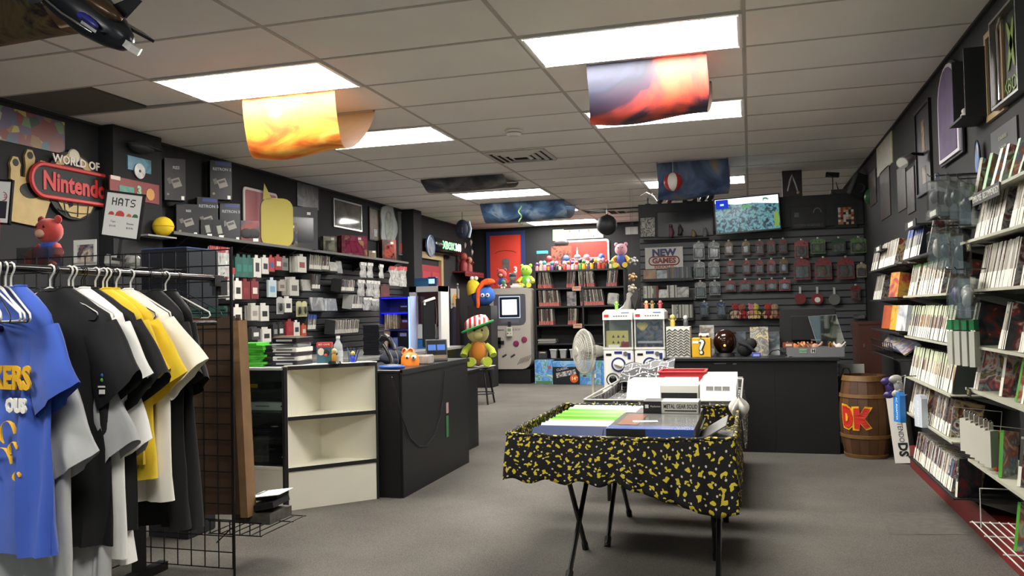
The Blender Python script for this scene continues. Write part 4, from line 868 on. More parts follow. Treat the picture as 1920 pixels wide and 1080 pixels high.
# NEW GAMES sign
p0, p1 = PY(1210, 505, SY-.03), PY(1280, 462, SY-.03); w, h = p1.x-p0.x, p1.z-p0.z
t = thing('price_sign', 'white sign reading NEW GAMES on the slatted wall', 'sign', ((p0.x+p1.x)/2, SY-.02, (p0.z+p1.z)/2)); bx('board', (w, .008, h), mat('bcbab4', .35), t)
text('NEW', h*.42, mat('2c3566', .5), t, (0, -.006, h*.24), FNY, bold=.006, sx=1.1); text('GAMES', h*.33, mat('7e2a26', .5), t, (0, -.006, -h*.13), FNY, bold=.004, sx=1.05); text('KNUCKLES', h*.18, mat('a8583c', .5), t, (0, -.006, -h*.42), FNY, bold=.002)
pill = [(w*.30*s+h*.17*cos(a), h*.19*sin(a)-h*.13) for s, aa in ((1, range(-6, 7)), (-1, range(6, 19))) for a in [q*pi/12 for q in aa]]
ob('pill_outline', MB().tube([(x, -.006, z) for x, z in pill], .006, 5, closed=True).mesh('pill_outline', mat('8c2f2a', .5)), t)
# racks of new games under the sign
def rackrow(u0, u1, vt, vb, groups, lab, y=SY-.20):
    a, b = PY(u0, vb, y), PY(u1, vt, y); L = b.x-a.x; H = b.z-a.z
    t = thing('case_rack', 'black acrylic rack on the slatted wall holding the %s' % lab, 'rack', ((a.x+b.x)/2, SY, a.z)); bx('tray', (L+.02, .20, .008), BLKG, t, (0, -.10, -.005)); bx('lip', (L+.02, .005, .03), BLKG, t, (0, -.203, .008)); bx('back', (L+.02, .006, .12), BLKG, t, (0, -.004, .05))
    x = a.x
    for (f, n, cols, gl, flat) in groups:
        wd = L*f
        if flat: bx('boxed_game', (wd*.96, .016, H*flat), artmat(cols, 12, seed=25), None, (x+wd/2, y+.02, a.z+H*flat/2+.002), (-.12, 0, 0), label=gl, cat='game case')
        else:
            m = artmat(cols, 40, seed=26, kind='object')
            for i in range(n): bx('boxed_game', (wd/n*.95, .135, H), m, None, (x+(i+.5)*wd/n, y+.075, a.z+H/2+.0012), (random.uniform(-.03, .03), 0, 0), label=nl(i, gl), cat='game case', group=gl.replace('game case', 'cases'))
        x += wd
rackrow(1206, 1298, 500, 527, [(.27, 1, ('8a6a48', '7a5a3c', '9a7a56'), 'brown square case face-out under the NEW GAMES sign', .85), (.22, 1, ('55606a', '8a949a', '3a4046'), 'grey-blue face-out case beside the brown one', .8), (.30, 11, ('3a3c46', '4a4c58', '2a2c34', '6a5a48'), 'dark-spined game case under the sign', 0), (.20, 7, ('3a4444', '2c3334', '6a7070'), 'dark grey game case at the right of the sign rack', 0)], 'dark cases under the sign')
rackrow(1206, 1296, 534, 563, [(.27, 10, ('b0aea4', '8f8d84', 'c9c7bc', '6a685f'), 'pale-spined game case in the second rack', 0), (.05, 2, ('6a2024', '7c2a2c'), 'dark red game case in the second rack', 0), (.18, 1, ('8a8884', 'c9c7c2', '3a3a3c'), 'grey face-out case in the second rack', .7), (.20, 7, ('9a988f', 'b8b6ac', '4a4a46'), 'pale game case in the middle of the second rack', 0), (.25, 1, ('a8a6a0', '5a5856', 'dedcd6'), 'bright striped face-out case in the second rack', .85)], 'pale cases')
rackrow(1260, 1299, 571, 600, [(1, 14, ('b8b6ac', '9a988f', 'd2d0c6', '6a6860'), 'pale-spined game case in the lowest small rack', 0)], 'lowest short row of pale cases')
# wire basket of plush on the slats
a, b = PY(1368, 600, SY-.17), PY(1466, 582, SY-.17)
t = thing('wire_basket', 'black wire basket of small plush toys on the slatted wall', 'basket', ((a.x+b.x)/2, SY, a.z)); L = b.x-a.x; mb = MB()
for i in range(14): x = -L/2+i*L/13; mb.tube([(x, -.17, .11), (x, -.16, 0), (x, -.01, 0), (x, -.01, .11)], .0025, 5)
for (y, z) in ((-.17, .11), (-.165, .055), (-.16, 0), (-.08, 0), (-.01, 0), (-.01, .11)): mb.tube([(-L/2, y, z), (L/2, y, z)], .0025, 5)
ob('wires', mb.mesh('wires', BLKG, 40), t)
# generic soft toys
def plush(loc, h, body, head, limb, lab, rz=0, ear=True, cat='plush toy', name='plush_toy', snout=None, cap=None, sit=True, rot=None):
    t = thing(name, lab, cat, loc, rz, rot=rot); s = h
    F = lambda c: mat(c, .95, var=.15, sc=20, bump=.4, bsc=120, sheen=.3)
    ob('body', MB().sph((0, 0, .30*s), (.22*s, .19*s, .30*s), 14).mesh('body', F(body), 60), t)
    hd = ob('head', MB().sph((0, -.02*s, .74*s), (.25*s, .23*s, .24*s), 16).mesh('head', F(head), 60), t)
    if snout: ob('snout', MB().sph((0, -.22*s, .68*s), (.10*s, .08*s, .08*s), 10).mesh('snout', F(snout), 60), hd)
    for k in (-1, 1):
        ob('eye', MB().sph((k*.085*s, -.225*s, .80*s), (.026*s, .02*s, .03*s), 8).mesh('eye', BLKG, 60), hd)
        if ear: ob('ear', MB().sph((k*.19*s, 0, .95*s), (.08*s, .05*s, .08*s), 8).mesh('ear', F(head), 60), hd)
        ob('arm', MB().tube([(k*.17*s, -.02*s, .46*s), (k*.30*s, -.09*s, .34*s), (k*.33*s, -.17*s, .24*s)], [.07*s, .08*s, .085*s], 10).mesh('arm', F(limb), 60), t)
        ob('leg', MB().tube([(k*.11*s, -.05*s, .11*s), (k*.17*s, -.25*s, .10*s), (k*.19*s, -.36*s, .11*s)], [.09*s, .10*s, .11*s], 10).mesh('leg', F(limb), 60), t)
    if cap:
        ob('cap', MB().lathe([(.255*s, .76*s), (.26*s, .82*s), (.20*s, .96*s), (.08*s, 1.02*s), (0, 1.03*s)], 18, (0, -.01*s, 0)).mesh('cap', F(cap), 60), hd)
    return t
for k, (u, cs, lab) in enumerate(((1380, ('c8b8a0', 'a03030', 'c0a890'), 'small red and tan plush in the wire basket'), (1392, ('b83a3a', '9a5a40', 'b83a3a'), 'small plush with a dark red top in the wire basket'), (1411, ('d88a98', 'd07a90', 'e0b0b0'), 'pink plush in the wire basket'), (1417, ('c9b84a', 'd8c860', 'c9b84a'), 'yellow plush in the wire basket'), (1441, ('8a2a2a', 'b04030', 'c8a080'), 'dark red plush in the wire basket'), (1453, ('c8a888', 'b89878', '9a3a30'), 'tan plush at the right of the wire basket'))):
    p = PY(u, 598, SY-.10); plush((p.x, SY-.10, p.z+.004), .17, *cs, lab, ear=k % 2 == 0)
# ---------------------------------------------------------------- header pictures, television, things on top of the partition
HY = PYW-.066-.05+.035
HY = PYW+.05-.066-.015-.004
HY = part.location.y-.082
def ppic(name, lab, u0, v0, u1, v1, m, cat='picture', fm=BLK, y=HY, fw=.01, dep=.012, rot=0, parts=True):
    p, q = PY(u0, v1, y), PY(u1, v0, y); w, h = q.x-p.x, q.z-p.z
    t = thing(name, lab, cat, ((p.x+q.x)/2, y, (p.z+q.z)/2), rot=(0, rot, 0)); bx('picture', (w-.004, .004, h-.004), m, t, (0, -.002, 0)); t['w'] = w; t['h'] = h
    for s in (-1, 1): bx('frame_side', (fw, dep, h), fm, t, (s*(w/2-fw/2), -dep/2, 0)); bx('frame_rail', (w-2*fw, dep, fw), fm, t, (0, -dep/2, s*(h/2-fw/2)))
    return t
ppic('poster', 'grey collage poster at the left end of the partition header', 1200, 406, 1229, 446, artmat(('8a8884', '4a4846', 'b8b4ac', '2c2a2c', '6a6460'), 40, seed=27), 'poster')
ppic('poster', 'long dark poster left of the television on the partition header', 1232, 392, 1337, 446, artmat(('141416', '1c1a1e', '241e24', '19191b'), 12, seed=28, rnd=False), 'poster')
for k, (u, v, c) in enumerate(((1258, 446, '6a3a48'), (1275, 440, '3a3038'), (1300, 446, '8a7a58'), (1322, 446, '6a6a6c'))):
    p = PY(u, v, HY-.04); t = thing('figurine', ('pinkish', 'dark', 'gold', 'grey sword-shaped')[k]+' small figurine in front of the long dark poster', 'figurine', (p.x, HY-.04, p.z)); hh = (.16, .12, .10, .13)[k]
    ob('base', MB().cyl((0, 0, 0), (0, 0, .012), .03, n=12).mesh('base', BLK, 40), t); ob('figure', MB().tube([(0, 0, .012), (.01, 0, hh*.4), (0, 0, hh*.75), (0, 0, hh*.8)], [.022, .03, .022, .008], 8).sph((0, 0, hh*.88), hh*.13, 8).mesh('figure', mat(c, .5), 60), t)
ob('ledge', MB().box((0, 0, 0), (.74, .10, .012)).mesh('ledge', BLK), part, (PY(1268, 447, HY).x-part.location.x, HY-.04-part.location.y, PY(1268, 447, HY-.04).z-.007-part.location.z))
t = ppic('poster', 'black framed game poster with grey lettering right of the television', 1483, 384, 1547, 430, mat('121214', .4), 'poster')
hh = t['h']; text('MODERN WARFARE 2', hh*.17, mat('6a6a6a', .5), t, (0, -.006, -hh*.36), FNY, sx=.72); ob('emblem', MB().tube([(.04*cos(a)+.10, -.006, .05*sin(a)+hh*.18) for a in [i*pi/10 for i in range(11)]], .005, 5).mesh('emblem', mat('8a8a88', .5)), t); bx('emblem', (.05, .002, .05), mat('77756e', .5, var=.7, sc=40), t, (-.12, -.006, .03))
t = ppic('poster', 'square pixel-block poster in red and tan at the right end of the header', 1566, 381, 1606, 428, mat('141414', .4), 'poster')
rr = random.Random(3)
for i in range(6):
    for j in range(7): 
        if rr.random() < .75: bx('block', (.026, .002, .026), mat(rr.choice(('9a3a28', 'b8764a', 'c8a888', 'd8d4cc')), .5), t, ((i-2.5)*.027, -.006, (j-3)*.027))
# television showing a landscape
a, b = PY(1340, 443, 5.18), PY(1463, 362, 5.18); cx, cz = PY(1401, 402, 5.10).x, PY(1401, 402, 5.10).z
t = thing('television', 'flat television showing a blue-green rocky landscape above the counter', 'television', (cx, 5.10, cz), rot=(.0, -.043, 0)); w, h = .705, .405
bx('casing', (w, .05, h), BLKG, t, (0, .026, 0), ch=.006)
SCR = bpy.data.materials.new('screen'); SCR.use_nodes = True; nt = SCR.node_tree; b_ = nt.nodes['Principled BSDF']; b_.inputs['Base Color'].default_value = (0, 0, 0, 1); b_.inputs['Roughness'].default_value = .2
tc = nt.nodes.new('ShaderNodeTexCoord'); n1 = nt.nodes.new('ShaderNodeTexNoise'); n1.inputs['Scale'].default_value = 26; n1.inputs['Detail'].default_value = 12; n1.inputs['Distortion'].default_value = .6; nt.links.new(tc.outputs['Object'], n1.inputs[0])
rp = nt.nodes.new('ShaderNodeValToRGB'); e = rp.color_ramp.elements; e.new(.5); e.new(.6)
for i, (p_, c_) in enumerate(((.34, '0e1a22'), (.46, '2a4c5a'), (.56, '5c8c98'), (.68, '3c6f52'))): e[i].position = p_; e[i].color = lin(c_)
nt.links.new(n1.outputs['Fac'], rp.inputs[0]); nt.links.new(rp.outputs[0], b_.inputs['Emission Color']); b_.inputs['Emission Strength'].default_value = .85
sc_ = ob('screen', MB().box((0, 0, 0), (w-.03, .003, h-.035)).mesh('screen', SCR), t, (0, -.0015, .004))
def glow(c, s=1.0): return mat(c, .3, emit=s)
ob('sky', MB().prism([(-w/2+.016, .145), (-.10, .115), (.06, .12), (w/2-.016, .09), (w/2-.016, .185), (-w/2+.016, .185)], .001, T=TR((0, -.0031, .004), (pi/2, 0, 0))).mesh('sky', glow('dfeef2', 1.2)), sc_, (0, .0015, -.004))
bx('map_panel', (.135, .001, .10), glow('1c2a9a', 1.2), sc_, (-w/2+.09, -.0035, .13)); bx('map_mark', (.04, .001, .02), glow('9fd8ff', 1.2), sc_, (-w/2+.09, -.0045, .125))
for (x, z, s, c) in ((-.01, .07, .05, '3f8a4a'), (.20, .145, .035, '2f6a3a')):
    for k in range(6): a_ = pi*k/5; bx('palm_leaf', (s*1.1, .001, s*.22), glow(c, .9), sc_, (x+cos(a_)*s*.6, -.0045-.0002*k, z+sin(a_)*s*.35), (0, -a_*.6+.4, 0))
bx('sand', (.05, .001, .16), glow('6a8a3a', .6), sc_, (.305, -.0042, -.08))
bx('wall_arm', (.10, .15, .10), BLK, t, (0, .125, 0))
# toys and boxes standing on top of the partition
PT = 2.456
t = thing('boxed_statue', 'dark boxed silver statue standing on the partition', 'box', (PY(1486, 378, 5.44).x, 5.44, PT)); bx('box', (.21, .09, .30), artmat(('3a2428', '2c1c20', '4a2c30'), 10, seed=29), t, (0, 0, .15)); bx('rim', (.23, .10, .012), mat('5a4a40', .5), t, (0, 0, .306)); ob('silver_figure', MB().tube([(-.05, -.05, .06), (-.02, -.052, .18), (0, -.052, .24), (.02, -.052, .18), (.055, -.05, .06)], [.012, .016, .02, .016, .012], 8).mesh('silver_figure', mat('a8a8a6', .3, .6), 60), t); ob('knob', MB().sph((.06, -.055, .04), .02, 8).mesh('knob', mat('b8aa88', .4), 60), t)
t = thing('white_model', 'white winged model craft perched at the left end of the partition', 'model', (PY(1215, 378, 5.43).x, 5.43, PT)); ob('hull', MB().tube([(-.09, 0, .10), (-.02, 0, .12), (.05, 0, .08), (.10, 0, .03)], [.012, .03, .03, .012], 8).mesh('hull', mat('c8c6c0', .4), 60), t)
for s in (-1, 1): ob('wing', MB().prism([(-.06, 0), (.06, 0), (.03, .12), (-.01, .12)], .008, T=TR((.0, s*.02, .10), (0 if s > 0 else pi, -.5, .3))).mesh('wing', mat('b8b6b0', .4)), t)
ob('stand', MB().cyl((0, 0, 0), (0, 0, .10), .008, n=8).cyl((0, 0, 0), (0, 0, .008), .04, n=14).mesh('stand', BLK, 40), t)
t = thing('orange_box', 'small box with a glowing orange print on the partition', 'box', (PY(1294, 376, 5.43).x, 5.43, PT)); bx('box', (.17, .07, .10), mat('2c1c14', .5), t, (0, 0, .05)); ob('orange_print', MB().prism([(-.07, .09), (.07, .09), (.045, .03), (-.045, .03)], .002, T=TR((0, -.035, 0), (pi/2, 0, 0))).mesh('orange_print', mat('e07a24', .5)), t); ob('white_print', MB().prism([(-.04, .03), (.04, .03), (.02, .01), (-.02, .01)], .002, T=TR((0, -.0355, 0), (pi/2, 0, 0))).mesh('white_print', mat('d8c8b0', .5)), t)
for k, (u, c, c2, lab) in enumerate(((1240, '1c1c1e', 'b8b8b4', 'black and white small toy left of the orange box'), (1258, '6a2a24', '3a3a3c', 'dark red small toy left of the orange box'), (1320, '1a1a1c', '8a8a88', 'dark angular toy right of the orange box'), (1334, '2a2a2c', 'c8c8c4', 'black and white toy beside the television'))):
    t = thing('small_toy', lab, 'toy', (PY(u, 380, 5.43).x, 5.43, PT)); ob('body', MB().tube([(-.03, 0, .0), (0, 0, .05), (.02, 0, .09)], [.03, .035, .02], 8).mesh('body', mat(c, .5), 60), t); ob('head', MB().sph((.025, -.01, .11), .026, 10).mesh('head', mat(c2, .5), 60), t)
t = thing('security_camera', 'black camera on a thin stand over the right end of the partition', 'camera', (PY(1562, 370, 5.44).x, 5.44, PT)); ob('stand', MB().cyl((0, 0, 0), (0, 0, .20), .006, n=8).cyl((0, 0, 0), (0, 0, .01), .05, n=14).mesh('stand', BLK, 40), t); bx('camera_body', (.14, .06, .05), BLK, t, (0, 0, .22), (0, .1, 0)); ob('lens', MB().cyl((-.03, -.03, .22), (-.03, -.05, .22), .02, n=12).mesh('lens', BLKG, 40), t)
t = thing('router_box', 'grey network box with antennas on the partition', 'router', (PY(1572, 372, 5.44).x+.05, 5.44, PT)); bx('casing', (.30, .08, .05), mat('3c3c3e', .5), t, (.02, 0, .025)); ob('antenna', MB().cyl((.10, 0, .05), (.12, 0, .16), .006, .004, 8).mesh('antenna', BLK, 40), t); ob('antenna', MB().cyl((-.05, 0, .05), (-.07, 0, .14), .006, .004, 8).mesh('antenna', BLK, 40), t)
t = thing('wall_speaker', 'black loudspeaker tilted in the far right ceiling corner', 'speaker', (4.80, 5.1, 2.50), rot=(.2, .35, .2)); bx('cabinet', (.15, .14, .24), BLK, t, ch=.01); ob('cone', MB().lathe([(0, -.01), (.05, .0), (.055, .004)], 18, T=TR((0, -.072, -.03), (pi/2, 0, 0))).mesh('cone', mat('2a2a2c', .6), 40), t)
ob('green_balloon', MB().sph((0, 0, 0), (.07, .06, .09), 16).sph((0, 0, -.095), (.012, .012, .015), 8).mesh('green_balloon', mat('1f5a34', .4), 60), None, PY(1633, 368, 5.0), (0, .2, 0), 'dark green round toy hanging by the right wall corner', 'toy')
def figurine(loc, h, c1, c2, c3, lab, grp=None, rz=0, style=0):
    o = thing('figurine', lab, 'figurine', loc, rz, grp)
    ob('body', MB().tube([(0, 0, 0), (0, 0, h*.28), (0, 0, h*.55), (0, 0, h*.60)], [h*.20, h*.22, h*.17, h*.08], 9).mesh('body', mat(c1, .5), 60), o)
    ob('head', MB().sph((0, -.01*h, h*.76), (h*.21, h*.20, h*.22), 10).mesh('head', mat(c2, .5), 60), o)
    for s in (-1, 1): ob('arm', MB().tube([(s*h*.18, 0, h*.50), (s*h*.30, -h*.05, h*(.38 if style else .62))], [h*.07, h*.06], 7).mesh('arm', mat(c3, .5), 60), o)
    return o
# ================================================================ things on and around the sales counter
CT = .796
def cy(u, v, y): return PY(u, v, y)
# two capsule vending machines on a low stand
gy_ = 3.02; xa = PY(1131, 650, gy_).x; xb = PY(1247, 650, gy_).x; gw = (xb-xa)/2-.006; zt = PY(1160, 580, gy_).z; zb_ = .50; gh = zt-zb_
t = thing('machine_stand', 'white low stand under the two capsule machines', 'stand', ((xa+xb)/2, gy_, 0)); bx('top', (xb-xa+.02, .36, .03), WHT, t, (0, .17, zb_-.017)); 
for sx in (-1, 1):
    for yy in (.02, .32): bx('leg', (.03, .03, zb_-.032), WHT, t, (sx*(xb-xa)/2*.93, yy, (zb_-.032)/2))
CAPW = mat('e2e0da', .35); NAVY = mat('1c2a6e', .4)
def gacha(x, lab, card):
    t = thing('capsule_machine', lab, 'vending machine', (x, gy_, zb_)); w = gw
    zwin0, zwin1 = gh*.50, gh*.87
    bx('lower_body', (w, .32, zwin0), CAPW, t, (0, .16, zwin0/2), ch=.012)
    hd = ob('header', MB().prism([(-w/2, 0), (w/2, 0), (w/2, gh*.09), (w/2-.03, gh*.13), (-w/2+.03, gh*.13), (-w/2, gh*.09)], .33, T=TR((0, .325, zwin1), (pi/2, 0, 0))).mesh('header', CAPW), t)
    bx('red_logo', (.042, .002, .024), mat('b8352c', .5), hd, (-w/2+.035, -.0062, zwin1+gh*.05)); bx('print', (.07, .002, .007), mat('4a62a8', .5), hd, (.07, -.0062, zwin1+gh*.085)); 
    for k in range(6): bx('print', (.014, .002, .010), mat('6a6a6c', .5), hd, (-.03+k*.022, -.0062, zwin1+gh*.045))
    for sx in (-1, 1): bx('window_post', (.012, .012, zwin1-zwin0), mat('c4c2bc', .3), t, (sx*(w/2-.008), .012, (zwin0+zwin1)/2))
    bx('clear_window', (w-.02, .004, zwin1-zwin0), glassmat('eef0ee', .04, .10), t, (0, .008, (zwin0+zwin1)/2)); bx('clear_side', (.004, .30, zwin1-zwin0), glassmat('eef0ee', .04, .10), t, (-w/2+.004, .16, (zwin0+zwin1)/2)); bx('clear_side', (.004, .30, zwin1-zwin0), glassmat('eef0ee', .04, .10), t, (w/2-.004, .16, (zwin0+zwin1)/2))
    bx('window_sill', (w, .32, .02), mat('cfcdc6', .4), t, (0, .16, zwin0+.01)); bx('hopper_back', (w-.02, .01, zwin1-zwin0), mat('b0aea8', .5), t, (0, .30, (zwin0+zwin1)/2))
    if card == 0:
        cd_ = bx('display_card', (w*.74, .004, .14), mat('c8b86a', .5), t, (-.01, .03, zwin0+.10), (-.1, 0, 0))
        for i in range(3):
            for j in range(2): ob('triangle', MB().prism([(-.013, 0), (.013, 0), (0, .026)], .002, T=TR((i*.045-.035, -.002, j*.052-.045), (pi/2, 0, 0))).mesh('triangle', mat('3a3424', .5)), cd_)
        bx('price_card', (.07, .004, .05), mat('8a3440', .5), t, (.06, .02, zwin0+.045)); bx('white_card', (.10, .004, .03), PAPER, t, (-.04, .02, zwin0+.03))
    else:
        cd_ = bx('display_card', (w*.86, .004, .24), artmat(('1c2030', '2a3046', '5a5870', '8a7050', '16181f'), 26, seed=30), t, (0, .03, zwin0+.14)); ob('heart_print', MB().sph((-.045, -.002, .075), (.03, .003, .028), 10).sph((-.085, -.002, .075), (.03, .003, .028), 10).sph((-.065, -.002, .055), (.03, .003, .03), 10).mesh('heart_print', mat('d8c070', .5), 60), cd_); bx('white_caption', (w*.8, .001, .02), mat('b0b0b4', .6), cd_, (0, -.003, -.075))
    # dial
    dz = zwin0*.63; ob('dial_ring', MB().lathe([(.050, 0), (.050, .006), (.064, .006), (.066, 0)], 28, T=TR((0, -.001, dz), (pi/2, 0, 0))).mesh('dial_ring', NAVY, 30), t); ob('dial_face', MB().cyl((0, 0, dz), (0, -.006, dz), .05, n=24).mesh('dial_face', CAPW, 30), t); ob('dial_knob', MB().box((0, -.020, dz), (.080, .030, .026), ch=.008, ry=.35).mesh('dial_knob', mat('d6d0c0', .4)), t)
    bx('coin_display', (.05, .004, .020), BLKG, t, (-w*.32, -.001, zwin0*.88)); bx('blue_plate', (.07, .004, .022), NAVY, t, (0, -.001, zwin0*.93)); bx('blue_plate', (.026, .004, .055), NAVY, t, (w*.36, -.001, zwin0*.84))
    ob('coin_slot', MB().cyl((w*.24, 0, zwin0*.90), (w*.24, -.006, zwin0*.90), .02, n=18).mesh('coin_slot', STEEL, 40), t); ob('lock', MB().cyl((w*.35, 0, zwin0*.64), (w*.35, -.006, zwin0*.64), .013, n=14).mesh('lock', STEEL, 40), t)
    ob('chute_ring', MB().lathe([(.05, .0), (.054, .006), (.060, 0)], 26, T=TR((-w*.20, -.001, zwin0*.26), (pi/2, 0, 0))).mesh('chute_ring', mat('2a2a2c', .4), 30), t); ob('chute_flap', MB().sph((-w*.20, .022, zwin0*.26), (.05, .032, .05), 18).mesh('chute_flap', mat('17181a', .15), 60), t)
    lb = bx('warning_label', (.105, .003, .040), mat('b82f28', .5), t, (w*.26, -.001, zwin0*.38)); bx('label_text', (.09, .001, .006), mat('e0a070', .5), lb, (0, -.002, .009)); bx('label_text', (.08, .001, .005), mat('e8c8c0', .5), lb, (0, -.002, -.007))
    ob('coin_return', MB().tube([(w*.20, -.004, zwin0*.24), (w*.19, -.004, zwin0*.15), (w*.24, -.004, zwin0*.11), (w*.29, -.004, zwin0*.15), (w*.28, -.004, zwin0*.24)], .008, 6).mesh('coin_return', mat('b8b8b4', .3, .5), 40), t)
gacha(xa+gw/2, 'left white capsule machine with a gold triangle card', 0); gacha(xb-gw/2, 'right white capsule machine with a dark picture card', 1)
for k, (u, c1, c2, lab) in enumerate(((1156, '7ab84a', '9acc5a', 'green'), (1212, 'c87a5a', 'd8b088', 'orange'), (1223, '8a7a4a', '6a6040', 'olive'), (1238, 'a8404a', 'b86a6a', 'red'))):
    p = PY(u, 578, gy_+.1); figurine((p.x, gy_+.1, zt+.001), .075, c1, c2, c1, 'tiny %s figurine standing on top of the capsule machines' % lab)
# pedestal fan turned to the left
fy = 3.45; c = PY(1100, 659, fy); t = thing('pedestal_fan', 'white pedestal fan turned sideways beside the capsule machines', 'fan', (c.x, fy, 0))
FW = mat('d3d0c4', .45); T0 = TR((-.02, -.02, c.z), (pi/2, 0, -.98)); R_ = .215
for q in range(9): rr_ = R_*(q+1)/9; dz = .075*math.sqrt(max(0, 1-(rr_/R_)**2))+.005; ob('cage_ring', MB()._add([], []).tube([T0 @ Vector((rr_*cos(a), rr_*sin(a), dz)) for a in [i*2*pi/28 for i in range(28)]], .0022 if q < 8 else .007, 5, closed=True).mesh('cage_ring', FW, 60), t)
mb = MB()
for i in range(72):
    a = 2*pi*i/72; mb.tube([T0 @ Vector((R_*s*cos(a+.2*s), R_*s*sin(a+.2*s), .075*math.sqrt(max(0, 1-s*s))+.005)) for s in (.15, .45, .75, .93, 1)], .0019, 4); mb.tube([T0 @ Vector((R_*s*cos(a), R_*s*sin(a), -.085*math.sqrt(max(0, 1-s*s))+.0)) for s in (.25, .6, .9, 1)], .0016, 4)
ob('cage_wires', mb.mesh('cage_wires', FW), t, kind='stuff')
ob('hub_badge', MB().lathe([(0, .09), (.035, .088), (.045, .078), (.045, .07)], 20, T=T0).mesh('hub_badge', FW, 40), t)
for k in range(3): ob('blade', MB().grid(lambda u, v, k=k: T0 @ Vector(((.03+.16*u)*cos(k*2.094+v*1.1), (.03+.16*u)*sin(k*2.094+v*1.1), -.01+.03*v)), 5, 6).mesh('blade', mat('c8c8c0', .3), 60), t)
ob('motor', MB().lathe([(0, -.20), (.045, -.19), (.06, -.13), (.06, -.075), (.03, -.06)], 18, T=T0).mesh('motor', FW, 40), t); bx('neck', (.04, .05, .10), FW, t, (.05, .035, c.z-.13)); ob('pole', MB().cyl((.05, .035, .02), (.05, .035, c.z-.08), .013, n=10).mesh('pole', FW, 40), t); ob('base', MB().lathe([(0, .03), (.16, .022), (.19, .0), (0, 0)], 24, (.05, .035, 0)).mesh('base', FW, 40), t); bx('control_knob', (.02, .02, .03), FW, t, (.05, .0, c.z-.19))
# boxes on the counter
def cbox(name, u0, u1, vt, y, dep, m, lab, cat='box', ch=0, z=CT):
    a, b = PY(u0, vt, y), PY(u1, vt, y); h = a.z-z; t = thing(name, lab, cat, ((a.x+b.x)/2, y+dep/2, z)); t['w'] = b.x-a.x; t['h'] = h
    bx('body', (b.x-a.x, dep, h), m, t, (0, 0, h/2), ch=ch); return t
t = cbox('chevron_box', 1249, 1293, 613, 2.95, .22, mat('d8d6cc', .5), 'white box with a dark zigzag chevron pattern on the sales counter')
w, h = t['w'], t['h']
for i in range(10):
    z = .012+i*(h-.03)/10; n = 4; pts = [(-w/2+.004+j*(w-.008)/(2*n), -.1115, z+(.020 if j % 2 else 0)) for j in range(2*n+1)]
    ob('chevron_stripe', MB().tube(pts, .0052, 4).mesh('chevron_stripe', mat('3a3a38', .5)), t)
ct_ = CT+t['h']+.0005
figurine((t.location.x-.055, t.location.y, ct_), .11, 'b8a04a', 'c8b468', '8a7a3a', 'gold bird-like figurine on the chevron box'); figurine((t.location.x+.06, t.location.y, ct_), .10, '4a4a4c', 'b8b8b4', '2a2a2c', 'grey armored figurine on the chevron box')
t = cbox('question_box', 1297, 1332, 634, 2.93, .165, mat('d8a61c', .45), 'yellow cube box with a white question mark on the sales counter', ch=.003)
w = t['w']; text('?', t['h']*1.05, mat('2a2618', .5), t, (.004, -.0838, t['h']*.50), FNY, bold=.012, depth=.0004); text('?', t['h']*1.05, PAPER, t, (.0, -.0848, t['h']*.51), FNY, bold=.003, depth=.0006); bx('white_sticker', (.05, .002, .02), PAPER, t, (-w*.3, -.084, t['h']*.78))
t = thing('toy_van', 'small white toy van on top of the yellow cube box', 'toy', (PY(1320, 634, 2.99).x, 3.02, CT+PY(1315, 634, 2.93).z-CT)); bx('body', (.09, .05, .03), mat('d6d6d2', .4), t, (0, 0, .025), ch=.005); bx('cabin', (.05, .045, .02), mat('5a5f66', .2), t, (.005, 0, .048), ch=.004)
for sx in (-.028, .028): ob('wheel', MB().cyl((sx, -.027, .011), (sx, .027, .011), .011, n=12).mesh('wheel', BLK, 40), t)
t = thing('boxed_card', 'grey picture box standing behind the yellow cube box', 'box', (PY(1326, 640, 3.2).x, 3.2, CT)); bx('box', (.125, .06, .27), artmat(('8a8f92', '6a5a48', 'b0b2b0', '3a4046'), 14, seed=31), t, (0, 0, .135))
t = thing('plasma_globe', 'dark amber glass globe lamp on the sales counter', 'lamp', (PY(1359, 640, 3.05).x, 3.08, CT)); ob('globe', MB().sph((0, 0, .125), (.10, .10, .11), 22).mesh('globe', mat('2c130a', .12, var=.5, sc=9), 60), t); ob('core', MB().sph((0, -.088, .10), (.014, .012, .014), 10).mesh('core', mat('ff9a4a', .4, emit=1.5), 60), t); ob('base', MB().lathe([(0, 0), (.085, 0), (.075, .03), (0, .03)], 20).mesh('base', BLK, 40), t)
for (u0, u1, vt, y, m, lab) in ((1380, 1398, 622, 3.15, artmat(('6a7078', '3a4046', 'a8acae'), 14, seed=32), 'grey cased game leaning by the globe lamp'), (1406, 1440, 613, 3.12, artmat(('2a2a2c', 'b8b6ae', '6a6866', 'd8c8a0', '1a1a1c'), 22, seed=33), 'black and white comic cover on the sales counter'), (1441, 1461, 622, 3.2, artmat(('7a8286', '4a5054', 'b0b4b4'), 14, seed=34), 'small grey picture card beside the comic cover')):
    a, b = PY(u0, vt, y), PY(u1, vt, y); bx('picture_card', (b.x-a.x, .02, a.z-CT), m, None, ((a.x+b.x)/2, y, CT+(a.z-CT)/2), (-.0, 0, 0), label=lab, cat='card')
t = thing('black_bag', 'black bundled cloth bag beside the comic cover', 'bag', (PY(1397, 650, 3.0).x, 3.0, CT)); ob('cloth', MB().sph((0, 0, .07), (.07, .05, .07), 12).sph((.05, .0, .11), (.05, .03, .05), 10).mesh('cloth', mat('0f0f10', .8), 60), t); ob('fold', MB().tube([(-.05, -.03, .12), (.02, -.05, .10), (.09, -.04, .03)], [.012, .018, .01], 8).mesh('fold', mat('18181a', .8), 60), t)
